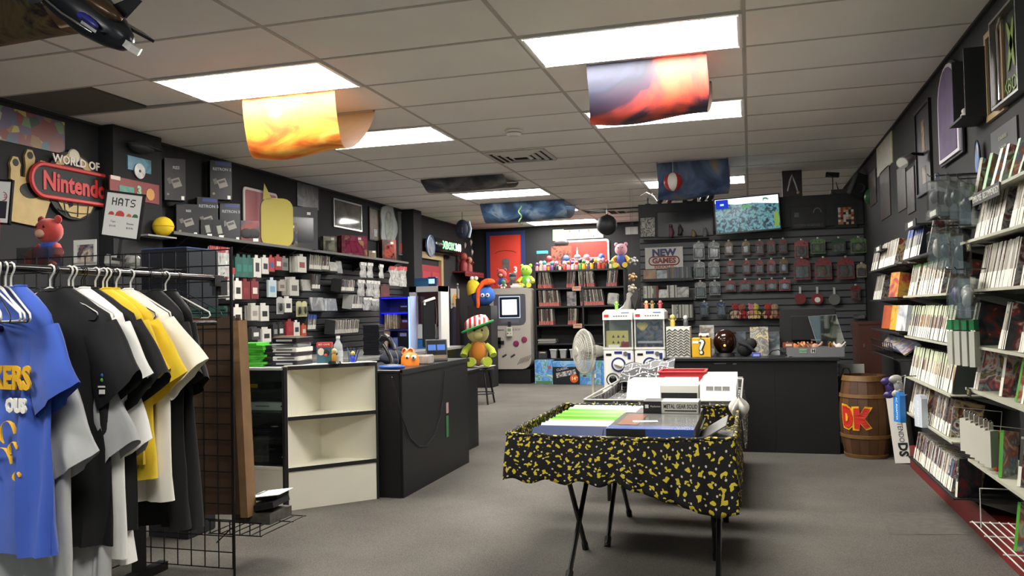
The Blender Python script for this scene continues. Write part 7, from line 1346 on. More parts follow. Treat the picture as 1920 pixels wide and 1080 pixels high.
o = thing('blue_carton', 'blue carton on top of the kiosk', 'box', (t.location.x-.08, 5.55, DZ+h+.001)); bx('carton', (.19, .10, .11), mat('1f5a8a', .45), o, (0, 0, .055)); bx('lid_seam', (.19, .001, .004), mat('164060', .5), o, (0, -.051, .08))
# black stack of disc trays on the desk
a = PY(701, 652, 3.9)
for k in range(20): ob('black_case', MB().box((0, 0, 0), (.19, .135, .0155), ch=.002).mesh('black_case', mat('15161c', .35)) if k == 0 else bpy.data.objects['black_case'].data, None, (a.x+random.uniform(-.006, .006), 3.9, DZ+.009+k*.0165), (0, 0, random.uniform(-.05, .05)), nl(k, 'black empty disc case in the tall stack behind the counter', 'upward'), 'disc case', 'black empty disc cases in one stack')
# ================================================================ things hanging from the ceiling
def paper(kind, cols, sc, dist=1.5, stretch=(1, 1, 1), seed=0, trans=.22):
    k = bpy.data.materials.new('paper_print'); k.use_nodes = True; nt = k.node_tree; b = nt.nodes['Principled BSDF']; out = nt.nodes['Material Output']; b.inputs['Roughness'].default_value = .5
    tc = nt.nodes.new('ShaderNodeUVMap'); mp = nt.nodes.new('ShaderNodeMapping'); mp.inputs['Scale'].default_value = stretch; mp.inputs['Location'].default_value = (seed, seed*.7, 0); nt.links.new(tc.outputs[0], mp.inputs[0])
    if kind == 'noise': t = nt.nodes.new('ShaderNodeTexNoise'); t.inputs['Detail'].default_value = 5; t.inputs['Distortion'].default_value = dist; o = t.outputs['Fac']
    else: t = nt.nodes.new('ShaderNodeTexVoronoi'); o = t.outputs['Distance']
    t.inputs['Scale'].default_value = sc; nt.links.new(mp.outputs[0], t.inputs['Vector'])
    r = nt.nodes.new('ShaderNodeValToRGB'); e = r.color_ramp.elements
    for i in range(len(cols)-2): e.new(.5)
    for i, c in enumerate(cols): e[i].position = .28+.46*i/(len(cols)-1); e[i].color = lin(c)
    nt.links.new(o, r.inputs[0]); gm = nt.nodes.new('ShaderNodeNewGeometry'); bm_ = nt.nodes.new('ShaderNodeMix'); bm_.data_type = 'RGBA'; nt.links.new(gm.outputs['Backfacing'], bm_.inputs[0]); nt.links.new(r.outputs[0], bm_.inputs[7]); bm_.inputs[6].default_value = lin('c2b9ac'); nt.links.new(bm_.outputs[2], b.inputs['Base Color'])
    tl = nt.nodes.new('ShaderNodeBsdfTranslucent'); nt.links.new(r.outputs[0], tl.inputs[0]); mx = nt.nodes.new('ShaderNodeMixShader'); mx.inputs[0].default_value = trans
    nt.links.new(b.outputs[0], mx.inputs[1]); nt.links.new(tl.outputs[0], mx.inputs[2]); nt.links.new(mx.outputs[0], out.inputs[0]); return k
BACKP = paper('noise', ('b8b0a4', 'c4bcb0'), 2)
def sling(name, lab, x0, x1, y0, y1, drop, m, bias=.4, skew=0, pts=24, curl=0):
    """poster slung under the ceiling: fixed along two lines and sagging between them"""
    t = thing(name, lab, 'poster', ((x0+x1)/2, (y0+y1)/2, CE))
    def fn(u, v):
        y = y0+(y1-y0)*(v**(1+bias))-(y0+y1)/2; s = math.sin(pi*v)**.75
        return ((x0+(x1-x0)*u)-(x0+x1)/2+skew*s*.3+.01*sin(v*9), y, -.006-drop*s*(1+.06*sin(u*5))-curl*(u-.5)*s)
    o = sheet('printed_sheet', fn, 14, pts, m, t, (x1-x0, (y1-y0)*1.4), th=0)
    for u in (0, 1):
        for v in (0, 1): p = fn(u, v); ob('pin', MB().cyl((p[0]*.97, p[1], 0), (p[0]*.97, p[1], -.012), .008, n=8).mesh('pin', STEEL), t)
    return t
sling('hanging_poster', 'sunset orange poster curling down below the near left light', .285, 1.0, .60, 1.22, .385, paper('noise', ('6a2c14', 'b85a22', 'd88a30', 'e0b458', 'c8702c'), 2.2, 1.2, (1, 2.4, 1), .3), bias=.9)
sling('hanging_poster', 'dark red and navy poster below the brightest light', 2.715, 3.44, .63, 1.30, .335, paper('noise', ('d8583a', 'c84a34', '3a2434', '17182a', '2a2f4a', '151520'), 1.7, .8, (1, 1, 1), 1.9), bias=1.1)
sling('hanging_poster', 'grey sagging poster before the third row of lights', .09, 1.07, 4.32, 4.95, .11, paper('noise', ('1a1c20', '3a3c40', '6a6866', '8a8680'), 3, 1, (1, 1, 1), 3.), bias=.2)
sling('hanging_poster', 'blue sky poster sagging across the back ceiling', .05, 1.26, 6.60, 7.35, .24, paper('noise', ('1c2430', '2c4060', '4a6a90', '8aa0b4', '6a4a3c'), 3, 1, (1, 1, 1), 5.), bias=.3)
sling('hanging_poster', 'steel blue poster hanging in front of the television', 2.75, 3.475, 4.28, 4.75, .36, paper('noise', ('1c2840', '2f4568', '54688a', '8a7a64', '3a4a68'), 2.6, 1.4, (1, 1, 1), 7.), bias=.5)
sling('hanging_poster', 'dark collage poster at the upper left corner of the ceiling', -.45, .52, -1.36, -.95, .13, paper('noise', ('1c1618', '4a2c28', '7a6a48', '2a2430', '8a5a3a'), 3.5, 1.2, (1, 1, 1), 9.), bias=.2)
# striped ball, black ball
p = PY(1262, 341, 4.1); t = thing('hanging_ball', 'red and white striped ball hanging before the blue poster', 'ball', p)
[ob('panel', MB().lathe([(0, -.095), (.03, -.09), (.067, -.067), (.09, -.03), (.095, 0), (.09, .03), (.067, .067), (.03, .09), (0, .095)], 6, T=TR((0, 0, 0), (0, 0, k*pi/3)), arc=pi/3).mesh('panel', mat('a82a24' if k % 2 else 'd0ccc4', .4), 60), t) for k in range(6)]; ob('string', MB().cyl((0, 0, .09), (0, 0, CE-p.z), .0015, n=5).mesh('string', PAPER), t)
p = PY(1138, 422, 7.2); t = thing('hanging_ball', 'plain black round ball lantern hanging over the bookcase', 'ball', p); ob('ball', MB().sph((0, 0, 0), .145, 24).mesh('ball', mat('0c0c0d', .6), 60), t); ob('cap', MB().cyl((0, 0, .14), (0, 0, .155), .02, n=10).mesh('cap', BLK), t); ob('chain', MB().cyl((0, 0, .15), (0, 0, CE-p.z), .003, n=5).mesh('chain', STEEL), t)
p = PY(975, 400, 6.4); t = thing('hanging_charm', 'small green spiral charm dangling before the blue sky poster', 'charm', p); ob('spiral', MB().tube([(.02*cos(k*.9), .02*sin(k*.9), -.02*k+.1) for k in range(12)], [.010]*11+[.004], 6).mesh('spiral', mat('5a7a4a', .5), 60), t); ob('hook', MB().tube([(0, 0, -.12), (.0, 0, -.15), (.02, 0, -.16), (.03, 0, -.14)], .004, 5).mesh('hook', BLK), t); ob('string', MB().cyl((0, 0, .1), (0, 0, CE-p.z), .0015, n=5).mesh('string', BLK), t)
# model spacecraft at the upper left, nose down
t = thing('model_spacecraft', 'dark glossy model spacecraft hanging nose down at the upper left', 'model', (.93, -1.5, 2.56), rot=(0, .62, .0))
HULL = mat('24262c', .28, .3); HB = mat('5a4634', .3, .5); ob('hull', MB().tube([(-.34, 0, .02), (-.24, 0, .02), (-.10, 0, .012), (.06, 0, .0), (.18, 0, -.008), (.26, 0, -.012), (.285, 0, -.014)], [.07, .10, .108, .10, .075, .045, .012], 20).mesh('hull', HULL, 60), t)
ob('canopy', MB().sph((.08, -.045, .06), (.15, .05, .035), 16).mesh('canopy', HB, 60), t); ob('blue_panel', MB().sph((.12, -.09, -.015), (.07, .012, .02), 12).mesh('blue_panel', mat('2a2f88', .3), 60), t)
for s in (-1, 1): ob('fin', MB().prism([(0, 0), (.16, .0), (.20, .09*s), (.12, .10*s)], .012, T=TR((.05, s*.06, .03 if s > 0 else -.03), (0, 0, 0))).mesh('fin', HULL), t); ob('side_rail', MB().tube([(-.2, s*.095, -.045), (.0, s*.10, -.055), (.16, s*.075, -.05)], .006, 6).mesh('side_rail', CHROME, 60), t)
ob('nose_tip', MB().prism([(0, -.02), (.06, -.035), (.09, -.01), (.06, .03), (0, .02)], .03, T=TR((.265, 0, -.03))).mesh('nose_tip', mat('c8c6c0', .3)), t); ob('upper_fin', MB().prism([(0, 0), (.10, 0), (.13, .10), (.09, .10)], .012, T=TR((.10, .006, .07), (pi/2, 0, 0))).mesh('upper_fin', HULL), t)
ob('engine_grille', MB().lathe([(0, 0), (.03, .005), (.055, .01), (.07, 0)], 16, T=TR((-.19, -.095, -.03), (pi/2, 0, 0))).mesh('engine_grille', mat('5a5c62', .3, .6), 40), t); ob('cord', MB().tube([(-.15, 0, .1), (-.28, 0, .17), (-.33, 0, .22)], .003, 5).mesh('cord', BLK), t)
# ================================================================ goods on the two tables
TZ = .5445
def slanted(name, lab, x, y, w, h, th, m, rx=-.95, z=TZ, rz=0, grp=None, cat='disc case'):
    bx(name, (w, th, h), m, None, (x, y, z+abs(cos(rx))*h/2+abs(sin(rx))*th/2), (rx, 0, rz), label=lab, cat=cat, group=grp)
GRC_ = mat('5fae2c', .3); GRL = mat('9ad058', .3); PWH = mat('d8d6cc', .4); NVY = mat('39456a', .4); GRS = mat('9a9c98', .35)
y = .38
for k in range(20):
    if k < 4: m, lab = GRS, 'grey disc case at the back of the slanted table row'
    elif k < 13: m, lab = (GRC_ if k % 3 else GRL), 'bright green disc case in the slanted table row'
    elif k < 17: m, lab = PWH, 'white disc case in the slanted table row'
    else: m, lab = NVY, 'navy disc case at the front of the slanted table row'
    slanted('disc_case', nl(k, lab.replace(' on the front table', ''), 'from the back'), 2.80+.006*sin(k*2), .40-k*.052, .34, .155, .014, m, rx=-.82, grp=lab.replace('disc case', 'disc cases'), rz=.02*sin(k))
# big flat console carton
t = thing('console_carton', 'large flat blue and grey console carton lying on the front table', 'box', (3.19, -.28, TZ)); w, d, h = .40, .58, .125
bx('carton', (w, d, h), [mat('2f4f9a', .35), mat('6a5a44', .5), mat('2a2a2c', .5), mat('2a2a2c', .5), mat('6a6a68', .18, var=.5, sc=5), mat('2a2a2c', .5)], t, (0, 0, h/2)); bx('black_band', (w*.45, .002, h*.98), mat('141416', .4), t, (-w*.27, -d/2-.001, h/2)); bx('blue_edge', (w, .10, .001), mat('34549c', .25), t, (0, -d/2+.05, h+.001)); bx('orange_glow_print', (.10, .40, .001), mat('8a5a44', .25), t, (-w*.30, .05, h+.001)); bx('white_card', (.12, .05, .001), PAPER, t, (-.05, -.02, h+.0012), (0, 0, .2))
t = thing('game_box', 'white and black boxed set reading METAL GEAR SOLID on the front table', 'box', (3.235, .10, TZ+.126)); bx('carton', (.285, .16, .062), mat('cfcbc0', .45), t, (0, 0, .031)); bx('black_end', (.095, .162, .0625), mat('161618', .4), t, (-.096, 0, .031)); bx('dark_side', (.002, .16, .062), mat('2a2826', .5), t, (.143, 0, .031))
text('METAL GEAR SOLID', .030, mat('2a2a28', .5), t, (.050, -.0812, .036), FNY, sx=.66, bold=.0008, depth=.0003); bx('caption_bar', (.165, .0006, .007), mat('2a2a28', .5), t, (.05, -.0808, .014)); bx('white_logo', (.018, .0006, .018), PAPER, t, (-.125, -.0815, .036)); text('PlayStation', .012, PAPER, t, (-.08, -.0815, .036), FNY, depth=.0003)
bx('support_carton', (.34, .26, .125), mat('3a3836', .5), None, (3.215, .155, TZ+.0625), label='dark flat carton under the boxed set on the front table', cat='box')
t = thing('open_folder', 'dark grey open box with tilted flaps at the right of the front table', 'box', (3.47, -.22, TZ)); bx('flap', (.16, .40, .006), mat('5a5a58', .35), t, (-.01, 0, .085), (0, -.55, .0)); bx('base', (.15, .40, .05), mat('1c1c1c', .5), t, (.005, 0, .025)); bx('flap', (.006, .40, .10), mat('3a3a38', .4), t, (-.075, 0, .065), (0, .35, 0))
bx('paper_sheet', (.20, .12, .004), mat('d0c8a0', .6, var=.4, sc=20), None, (2.95, -.63, .605), (.5, 0, .1), label='yellowish paper insert at the front rim of the front table', cat='paper')
t = thing('white_strip_box', 'thin white box behind the green cases on the front table', 'box', (3.03, .25, TZ)); bx('carton', (.09, .30, .12), PWH, t, (0, 0, .06)); bx('seam', (.001, .30, .004), GRS, t, (.046, 0, .06))
# second table
T2 = .5795
for k in range(9): slanted('paper_sleeve', nl(k, 'plain white sleeve in the left stack on the second table', 'from the front'), 2.97, 1.02+k*.035, .22, .20, .010, PWH, rx=-.6, z=T2, grp='white sleeves at the left of the second table', cat='sleeve')
t = thing('sleeve_box', 'white box of sleeves with a black front panel on the second table', 'box', (3.20, 1.12, T2)); bx('box', (.24, .30, .15), PWH, t, (0, 0, .075)); bx('black_front', (.225, .003, .07), mat('161617', .5), t, (0, -.152, .07)); 
for k in range(5): bx('sleeve_top', (.22, .010, .04), PAPER, t, (0, -.11+k*.05, .165), (-.3, 0, 0))
for k in range(16):
    o = thing('white_case', nl(k, 'white photo-printed disc case on the second table', 'from the front'), 'disc case', (3.44, .92+k*.052, T2), rot=(-.55, 0, .02*sin(k)), group='white photo cases on the second table'); bx('case', (.22, .012, .20), PWH, o, (0, 0, .103))
    for j in range(3): bx('photo', (.045, .0008, .03), mat('5a5650', .4, var=.7, sc=60), o, (-.05+j*.05, -.0066, .15))
t = thing('red_basket', 'bright red plastic basket at the back of the second table', 'basket', (3.17, 1.72, T2)); RB = mat('c4242c', .35); w, d, h = .31, .26, .19
for s in (-1, 1): bx('side', (.008, d, h), RB, t, (s*w/2, 0, h/2)); bx('end', (w, .008, h), RB, t, (0, s*d/2, h/2)); bx('rim', (w+.03, .02, .012), RB, t, (0, s*(d/2+.006), h), ch=.003); bx('rim', (.02, d+.03, .012), RB, t, (s*(w/2+.006), 0, h), ch=.003)
bx('bottom', (w, d, .008), RB, t, (0, 0, .004))
for k in range(6): ob('vent_hole', MB().cyl((-.11+k*.045, -d/2-.0045, h*.5), (-.11+k*.045, -d/2-.006, h*.5), .008, n=10).mesh('vent_hole', mat('6a1014', .6)), t)
# grey printed cloth thrown over the left back corner of the second table
t = thing('printed_cloth', 'grey picture-printed cloth propped up at the back left of the second table', 'cloth', (2.82, 1.95, .66)); sheet('cloth', lambda u, v: (-.15+.40*u, .32*v-.02*sin(u*9), .12*(v**.7)+.05*u*(v)+.012*sin(u*14+v*6)), 30, 14, GREYPRINT, t, (.4, .3)); ob('prop', MB().tube([(-.13, .28, -.08), (-.13, .28, .10)], .008, 6).mesh('prop', BLK), t); ob('prop', MB().tube([(.24, .28, -.08), (.24, .28, .16)], .008, 6).mesh('prop', BLK), t)
# ================================================================ goods on the shop counter
CZ = .8955   # top of the console case
def stackat(u, y): return PY(u, 680, y).x
x = stackat(488, .42)
for k in range(10): bx('green_case', (.135, .19, .0145), mat(('4cae34', '57b83c', '45a22f')[k % 3], .3), None, (x+(.0 if k < 9 else -.05)+.012*sin(k*1.9), .44, CZ+.008+k*.0155), (0, 0, .12*sin(k*2.3)), label=nl(k, 'green game case in the stack on the display case', 'upward') if k < 9 else 'topmost green game case jutting left from its stack', cat='game case', group='green cases stacked on the display case')
x = stackat(512, .46)
for k in range(11): bx('black_case', (.13, .19, .011), mat(('2a2a2a', '3a3a3a', '1c1c1c')[k % 3], .35), None, (x+.010*sin(k*2.7), .47, CZ+.006+k*.0125), (0, 0, .15*sin(k*1.3)), label=nl(k, 'black and clear game case stacked beside the green cases', 'upward'), cat='game case', group='black cases stacked beside the green ones')
x = stackat(553, .50)
for k, (c, hh, lab) in enumerate((('1d1d30', .035, 'dark navy console at the bottom of the pile by the comic box'), ('c8c6c0', .028, 'white console second from the bottom of the pile'), ('2a2433', .026, 'dark violet console in the middle of the pile'), ('d4d2cc', .030, 'white slim console above the violet one'), ('8a8c8c', .024, 'grey console near the top of the pile'), ('141416', .040, 'black console with a silver front on top of the pile'))):
    z = CZ+sum((.035, .028, .026, .030, .024, .040)[:k])+.001*k+.0007; o = thing('game_console', lab, 'game console', (x+.008*sin(k*3), .47, z), .1*sin(k*2), 'piled game consoles'); bx('shell', (.185, .20, hh), mat(c, .4), o, (0, 0, hh/2), ch=.004); bx('front_strip', (.12, .002, hh*.3), mat('b8b8b4' if k in (0, 2, 5) else '4a4a4c', .4), o, (0, -.101, hh*.5))
t = thing('brown_carton', 'small open brown carton with a printed label behind the console pile', 'box', (PY(541, 634, .70).x, .70, CZ)); bx('carton', (.16, .10, .19), mat('7a5a3a', .7, var=.2, sc=10), t, (0, 0, .095)); bx('label', (.055, .002, .08), PAPER, t, (.02, -.051, .14))
TZ2 = .9095
def ctop(u, v): p = PZ(u, v, TZ2); return p
t = thing('comic_box', 'red and teal picture box standing on the corner shelf unit', 'box', (.955, .50, TZ2), .25); bx('carton', (.098, .04, .135), mat('2f5a6a', .45), t, (0, 0, .0675)); bx('red_top', (.099, .041, .032), mat('c03a34', .45), t, (0, 0, .120)); text('RED GAME', .016, PAPER, t, (0, -.0215, .122), FNY, depth=.0004); ob('print', MB().sph((-.02, -.0205, .075), (.022, .002, .024), 12).mesh('print', mat('d8c8b8', .5), 60), t); ob('print', MB().sph((.016, -.0205, .068), (.022, .002, .022), 12).mesh('print', mat('1c1a1c', .5), 60), t); ob('print', MB().sph((.012, -.021, .055), (.012, .002, .010), 10).mesh('print', mat('c84a34', .5), 60), t)
t = thing('water_bottle', 'clear plastic water bottle beside the comic box', 'bottle', (1.02, .56, TZ2)); ob('bottle', MB().lathe([(0, 0), (.030, 0), (.032, .01), (.031, .09), (.028, .115), (.013, .145), (.012, .160), (0, .160)], 18).mesh('bottle', mat('c4ccd0', .12, alpha=.55), 50), t); ob('cap', MB().cyl((0, 0, .158), (0, 0, .175), .0135, n=14).mesh('cap', mat('e4e4e0', .4), 40), t); ob('label', MB().lathe([(.0325, .04), (.0325, .08)], 18).mesh('label', mat('b8c0c8', .4)), t)
o = figurine((1.04, .47, TZ2+.014), .085, 'b8862c', 'c8a878', '3a5a3a', 'gold figurine on a black base beside the water bottle'); ob('base', MB().cyl((0, 0, 0), (0, 0, .014), .045, .038, 16).mesh('base', BLKG, 40), o, (0, 0, -.0145))
figurine((1.12, .575, TZ2), .075, '1f3fc0', 'c8b04a', '1f3fc0', 'bright blue figurine with a yellow head on the corner shelf unit')
for k in range(5): ob('black_pen', MB().tube([(0, 0, 0), (.004*(k-2), .01, .05), (.012*(k-2), .02, .095)], [.005, .005, .003], 6).mesh('black_pen', BLKG if k % 2 else mat('2a3a5a', .4), 40), None, (1.08+.012*k, .60, TZ2), (0, 0, 0), nl(k, 'black pen leaning by the blue figurine'), 'pen', 'pens by the blue figurine')
bx('paper_slip', (.14, .09, .003), PAPER, None, (1.15, .63, TZ2-.001), (0, 0, .3), label='white paper slip at the right end of the corner shelf unit', cat='paper')
t = thing('white_tub_stack', 'stack of white tubs half hidden by the cardboard sheets', 'tubs', (PY(453, 660, .38).x, .38, CZ))
for k in range(5): ob('tub', MB().lathe([(0, 0), (.024, 0), (.028, .024), (.02, .026), (0, .026)], 14).mesh('tub', mat('d0cec4', .5), 40), t, (0, 0, k*.027))
CTZ = .8495
# scanner on its stand
t = thing('barcode_scanner', 'black handheld barcode scanner on a curved stand on the counter', 'scanner', (1.225, .92, CTZ), -.5); SB = mat('141416', .3)
ob('stand', MB().tube([(.03, 0, .01), (.02, 0, .06), (-.03, 0, .12), (-.07, 0, .16)], [.018, .016, .014, .014], 10).mesh('stand', SB, 60), t); ob('base', MB().lathe([(0, .012), (.05, .010), (.055, 0), (0, 0)], 18, (.03, 0, 0)).mesh('base', SB, 40), t); ob('head', MB().tube([(-.09, 0, .19), (-.04, 0, .215), (.0, 0, .20)], [.022, .026, .02], 10).mesh('head', SB, 60), t); ob('handle', MB().tube([(.0, 0, .20), (.05, 0, .15), (.06, 0, .125)], [.018, .016, .014], 10).mesh('handle', SB, 60), t); ob('chrome_trim', MB().tube([(-.088, -.02, .20), (-.05, -.026, .225)], .004, 6).mesh('chrome_trim', CHROME, 40), t); ob('cable', MB().tube([(.06, 0, .125), (.09, 0, .09), (.10, 0, .04), (.08, .0, .006)], .0035, 6).mesh('cable', mat('5a5a5c', .4), 40), t)
t = thing('blue_pouch', 'blue and black soft case lying at the counter corner', 'case', (1.315, .765, CTZ)); ob('shell', MB().sph((0, 0, .018), (.085, .05, .018), 18).mesh('shell', mat('14161a', .5), 60), t); ob('blue_band', MB().tube([(.085*cos(a), .05*sin(a)-.002, .016) for a in [pi+i*pi/12 for i in range(13)]], .011, 8).mesh('blue_band', mat('1f4fa8', .5), 60), t)
t = thing('orange_toy', 'round orange toy with big googly eyes on the counter', 'toy', (1.285, 1.14, CTZ)); OM = mat('e07a1c', .45); b0 = ob('body', MB().sph((0, 0, .05), (.065, .055, .05), 18).mesh('body', OM, 60), t); ob('lower', MB().lathe([(0, 0), (.066, 0), (.066, .05), (.05, .07)], 18, T=TR(sc=(1, .85, 1))).mesh('lower', OM, 40), t)
for s in (-.5, .5): e_ = ob('eye', MB().sph((.025+s*.05, -.045-.004*s, .062), (.019, .014, .019), 12).mesh('eye', PAPER, 60), b0); ob('pupil', MB().sph((.026+s*.05, -.058, .060), (.008, .005, .008), 8).mesh('pupil', BLK, 60), e_)
for s in (-1, 1): ob('ear', MB().lathe([(0, 0), (.024, .0), (.026, .012), (.018, .016)], 14, T=TR((-.015+s*.02, .0, .100), (1.2, 0, s*.4))).mesh('ear', mat('e89a5a', .5), 50), b0)
t = thing('clear_pack', 'clear plastic pack of small parts beside the orange toy', 'pack', (1.33, 1.30, CTZ)); bx('tray', (.12, .10, .07), mat('b8b4ae', .15, var=.4, sc=20, alpha=.7), t, (0, 0, .035), ch=.01); bx('contents', (.08, .07, .05), mat('a88a80', .5, var=.5, sc=40), t, (0, 0, .03))
t = thing('laptop_sign', 'dark tablet with a blue grid of tiles propped on the counter', 'tablet', (1.315, 1.60, CTZ), .55); T1 = TR((0, .02, 0), (-.25, 0, 0))
pn = ob('panel', MB().box((0, 0, .085), (.17, .010, .17), ch=.003).mesh('panel', mat('3c3c40', .3)), t, (0, 0, .004), (-.25, 0, 0)); bx('screen', (.150, .002, .14), mat('101218', .2), pn, (0, -.006, .09))
for i in range(2): bx('tile', (.062, .001, .045), mat('2f58a0', .3, emit=.35), pn, (-.036+i*.072, -.0075, .105))
bx('lower_print', (.15, .001, .03), mat('6a5a44', .4), pn, (0, -.0075, .03)); bx('foot', (.16, .10, .006), BLK, t, (0, .045, .003)); bx('brace', (.02, .06, .09), BLK, t, (0, .055, .05), (.5, 0, 0))
t = thing('dark_jacket', 'dark navy jacket heaped behind the orange toy', 'jacket', (1.10, 1.28, CTZ)); ob('cloth', MB().sph((0, 0, .05), (.10, .13, .06), 14).sph((.03, .05, .09), (.06, .06, .04), 12).mesh('cloth', mat('14182c', .9, var=.3, sc=10), 60), t); ob('sleeve', MB().tube([(-.06, -.08, .05), (0, -.11, .04), (.07, -.10, .02)], [.03, .03, .025], 8).mesh('sleeve', mat('181c30', .9), 60), t)
EZ = .7075
t = thing('register_screen', 'black upright register screen seen from the side with a paper roll', 'monitor', (.93, 2.40, EZ), .5); bx('panel', (.11, .05, .40), mat('15171d', .35), t, (0, 0, .42), ch=.006); bx('foot', (.22, .18, .02), BLK, t, (0, 0, .01)); bx('neck', (.05, .05, .22), BLK, t, (0, .02, .12)); ob('paper_strip', MB().grid(lambda u, v: (.060+.012*sin(v*5), -.03+.05*u, .62-.42*v), 2, 12).mesh('paper_strip', mat('a8a6a0', .6, var=.3, sc=40), 60), t); bx('paper_stack', (.10, .06, .02), PAPER, t, (.01, 0, .635), (0, -.3, 0)); bx('white_label', (.016, .002, .025), PAPER, t, (-.035, -.026, .60))
t = thing('desk_phone', 'grey desk device behind the tablet', 'device', (1.10, 2.25, EZ)); bx('body', (.16, .12, .07), mat('4a4c50', .5), t, (0, 0, .035), ch=.008); bx('top_panel', (.12, .08, .008), mat('2a2c30', .4), t, (0, 0, .072))
# cable drooping over the counter front
A1, A2 = PX(714, 702, 1.415), PX(834, 692, 1.415)
ob('drooping_cable', MB().tube([PX(u, v, 1.416) for u, v in ((735, 707), (742, 735), (755, 785), (768, 820), (785, 837), (800, 836), (815, 815), (826, 780), (832, 735), (834, 695))], .0035, 6).mesh('drooping_cable', mat('202022', .4), 60), None, label='thin black cable drooping across the counter front', cat='cable')
# ================================================================ by the wire grid: cardboard, trays, signs
t = thing('cardboard_sheet', 'tall brown cardboard sheets leaning behind the wire grid', 'cardboard', (1.10, -.80, .24), rot=(0, 0, 0)); CBM = mat('6a4c30', .8, var=.25, sc=6)
for k in range(3): bx('sheet', (.62, .012, .97-.02*k), mat(('4a3422', '6a4c30', '7d5c3c')[k], .8, var=.25, sc=6), t, (-.18+.012*k, -.055+.030*k, .49), (-.0, -.045, 0.0))
bx('fold_edge', (.04, .07, .96), mat('8a6844', .8, var=.3, sc=8), t, (.135, -.03, .485), (0, -.045, 0))
t = thing('wire_tray', 'black wire tray of papers low on the grid stand', 'tray', (1.30, -.72, .20)); mb = MB()
for i in range(6): mb.tube([(-.14+i*.054, -.277, .06), (-.14+i*.054, -.277, 0), (-.14+i*.054, .12, 0)], .003, 5)
for (yy, z) in ((-.277, .06), (-.277, 0), (0, 0), (.12, 0)): mb.tube([(-.15, yy, z), (.14, yy, z)], .003, 5)
ob('wires', mb.mesh('wires', BLKG, 40), t); bx('papers', (.20, .20, .05), mat('5a564e', .6, var=.6, sc=30), t, (-.03, .0, .03)); bx('black_pad', (.14, .18, .03), BLK, t, (.0, .0, .085), (0, -.2, .1)); bx('white_sheet', (.16, .16, .003), PAPER, t, (.01, .01, .135), (0, -.12, .1)); bx('rest', (.12, .10, .03), BLK, t, (0, .03, .115))
def gsign(lab, u, v, w, h, y, tilt=0, base=1.55):
    p = PY(u, v, y); t = thing('framed_sign', lab, 'sign', (p.x, y, p.z), rot=(0, tilt, .12)); bx('board', (w-.01, .008, h-.01), mat('d8d6d2', .4), t)
    for s in (-1, 1): bx('frame_side', (.010, .014, h), BLKG, t, (s*(w/2-.005), 0, 0)); bx('frame_rail', (w, .014, .010), BLKG, t, (0, 0, s*(h/2-.005)))
    bx('stem', (.018, .012, max(.02, p.z-h/2-base+.03)), BLK, t, (.01, .004, -h/2-max(.02, p.z-h/2-base+.03)/2)); bx('stem_foot', (.06, .03, .015), BLK, t, (.01, .004, -h/2-max(.02, p.z-h/2-base+.03))); return t
t = gsign('white framed sign reading HATS above the shirt rail', 230, 404, .215, .235, -.97, .16)
BITS = {'H': ('10001', '10001', '10001', '11111', '10001', '10001', '10001'), 'A': ('01110', '11011', '10001', '10001', '11111', '10001', '10001'), 'T': ('11111', '00100', '00100', '00100', '00100', '00100', '00100'), 'S': ('01111', '10000', '10000', '01110', '00001', '00001', '11110')}
for k, ch in enumerate('HATS'):
    mb = MB(); q = .0052
    for r_, line in enumerate(BITS[ch]):
        for c_, bit in enumerate(line):
            if bit == '1': mb.box((c_*q, 0, -r_*q*1.05), (q, .001, q*1.08))
    ob('pixel_letter', mb.mesh('pixel_letter', mat('141414', .5)), t, (-.062+k*.034, -.0048, .082))
for k, (x, c, s) in enumerate(((-.06, 'b8383a', .014), (-.012, 'c04038', .022), (.038, 'c0643a', .012), (.072, '2f6a3a', .014))):
    ob('hat_picture', MB().prism([(s*cos(a)*1.1, s*sin(a)) for a in [i*pi/8 for i in range(9)]]+[(-s*1.3, -s*.25), (s*.9, -s*.25)], .001, T=TR((x, -.0042, .0), (pi/2, 0, 0))).mesh('hat_picture', mat(c, .5)), t)
text('Caps', .014, BLK, t, (-.045, -.0045, -.035), FNY, depth=.0003); text('$12.95', .013, BLK, t, (-.045, -.0045, -.058), FNY, depth=.0003); text('Beanies', .013, BLK, t, (.05, -.0045, -.038), FNY, depth=.0003); text('$14.95', .014, BLK, t, (.05, -.0045, -.06), FNY, depth=.0003)
t = gsign('white framed sign cut off at the left edge above the rail', -8, 378, .19, .235, -1.0, .10); text('S', .03, mat('a03038', .5), t, (.055, -.005, .03), FNY, depth=.0004); ob('pill_outline', MB().tube([(.045+.022*cos(a), -.006, .03+.022*sin(a)) for a in [-pi/2+i*pi/10 for i in range(11)]], .002, 5).mesh('pill_outline', mat('a03038', .5)), t); bx('dark_picture', (.05, .001, .09), mat('2a2430', .5), t, (.045, -.0045, -.04))
p = PY(-12, 452, -1.02); t = thing('red_card', 'bright red card clipped to the grid at the left edge', 'card', p, rot=(0, .03, 0)); bx('card', (.075, .006, .21), mat('d8323a', .5), t); bx('clip', (.02, .03, .05), BLK, t, (0, .012, -.10)); bx('clip_stem', (.008, .008, max(.03, p.z-.09-1.54)), BLK, t, (0, .014, -.10-max(.03, p.z-.09-1.54)/2))
p = PY(88, 462, -.72); plush((p.x, -.70, 1.498), .30, '2444a0', 'b03a34', 'b8342c', 'red and blue plush seated behind the shirt rail', snout='c8a088')
t = thing('basket_shelf', 'black wire shelf behind the grid carrying the plush and bins', 'shelf', (.30, -.72, 1.485)); mb = MB()
for i in range(14): mb.tube([(-.34+i*.055, -.26, 0), (-.34+i*.055, .16, 0)], .003, 5)
for yy in (-.26, -.05, .16): mb.tube([(-.36, yy, -.004), (.40, yy, -.004)], .004, 5)
ob('wires', mb.mesh('wires', BLKG, 40), t)
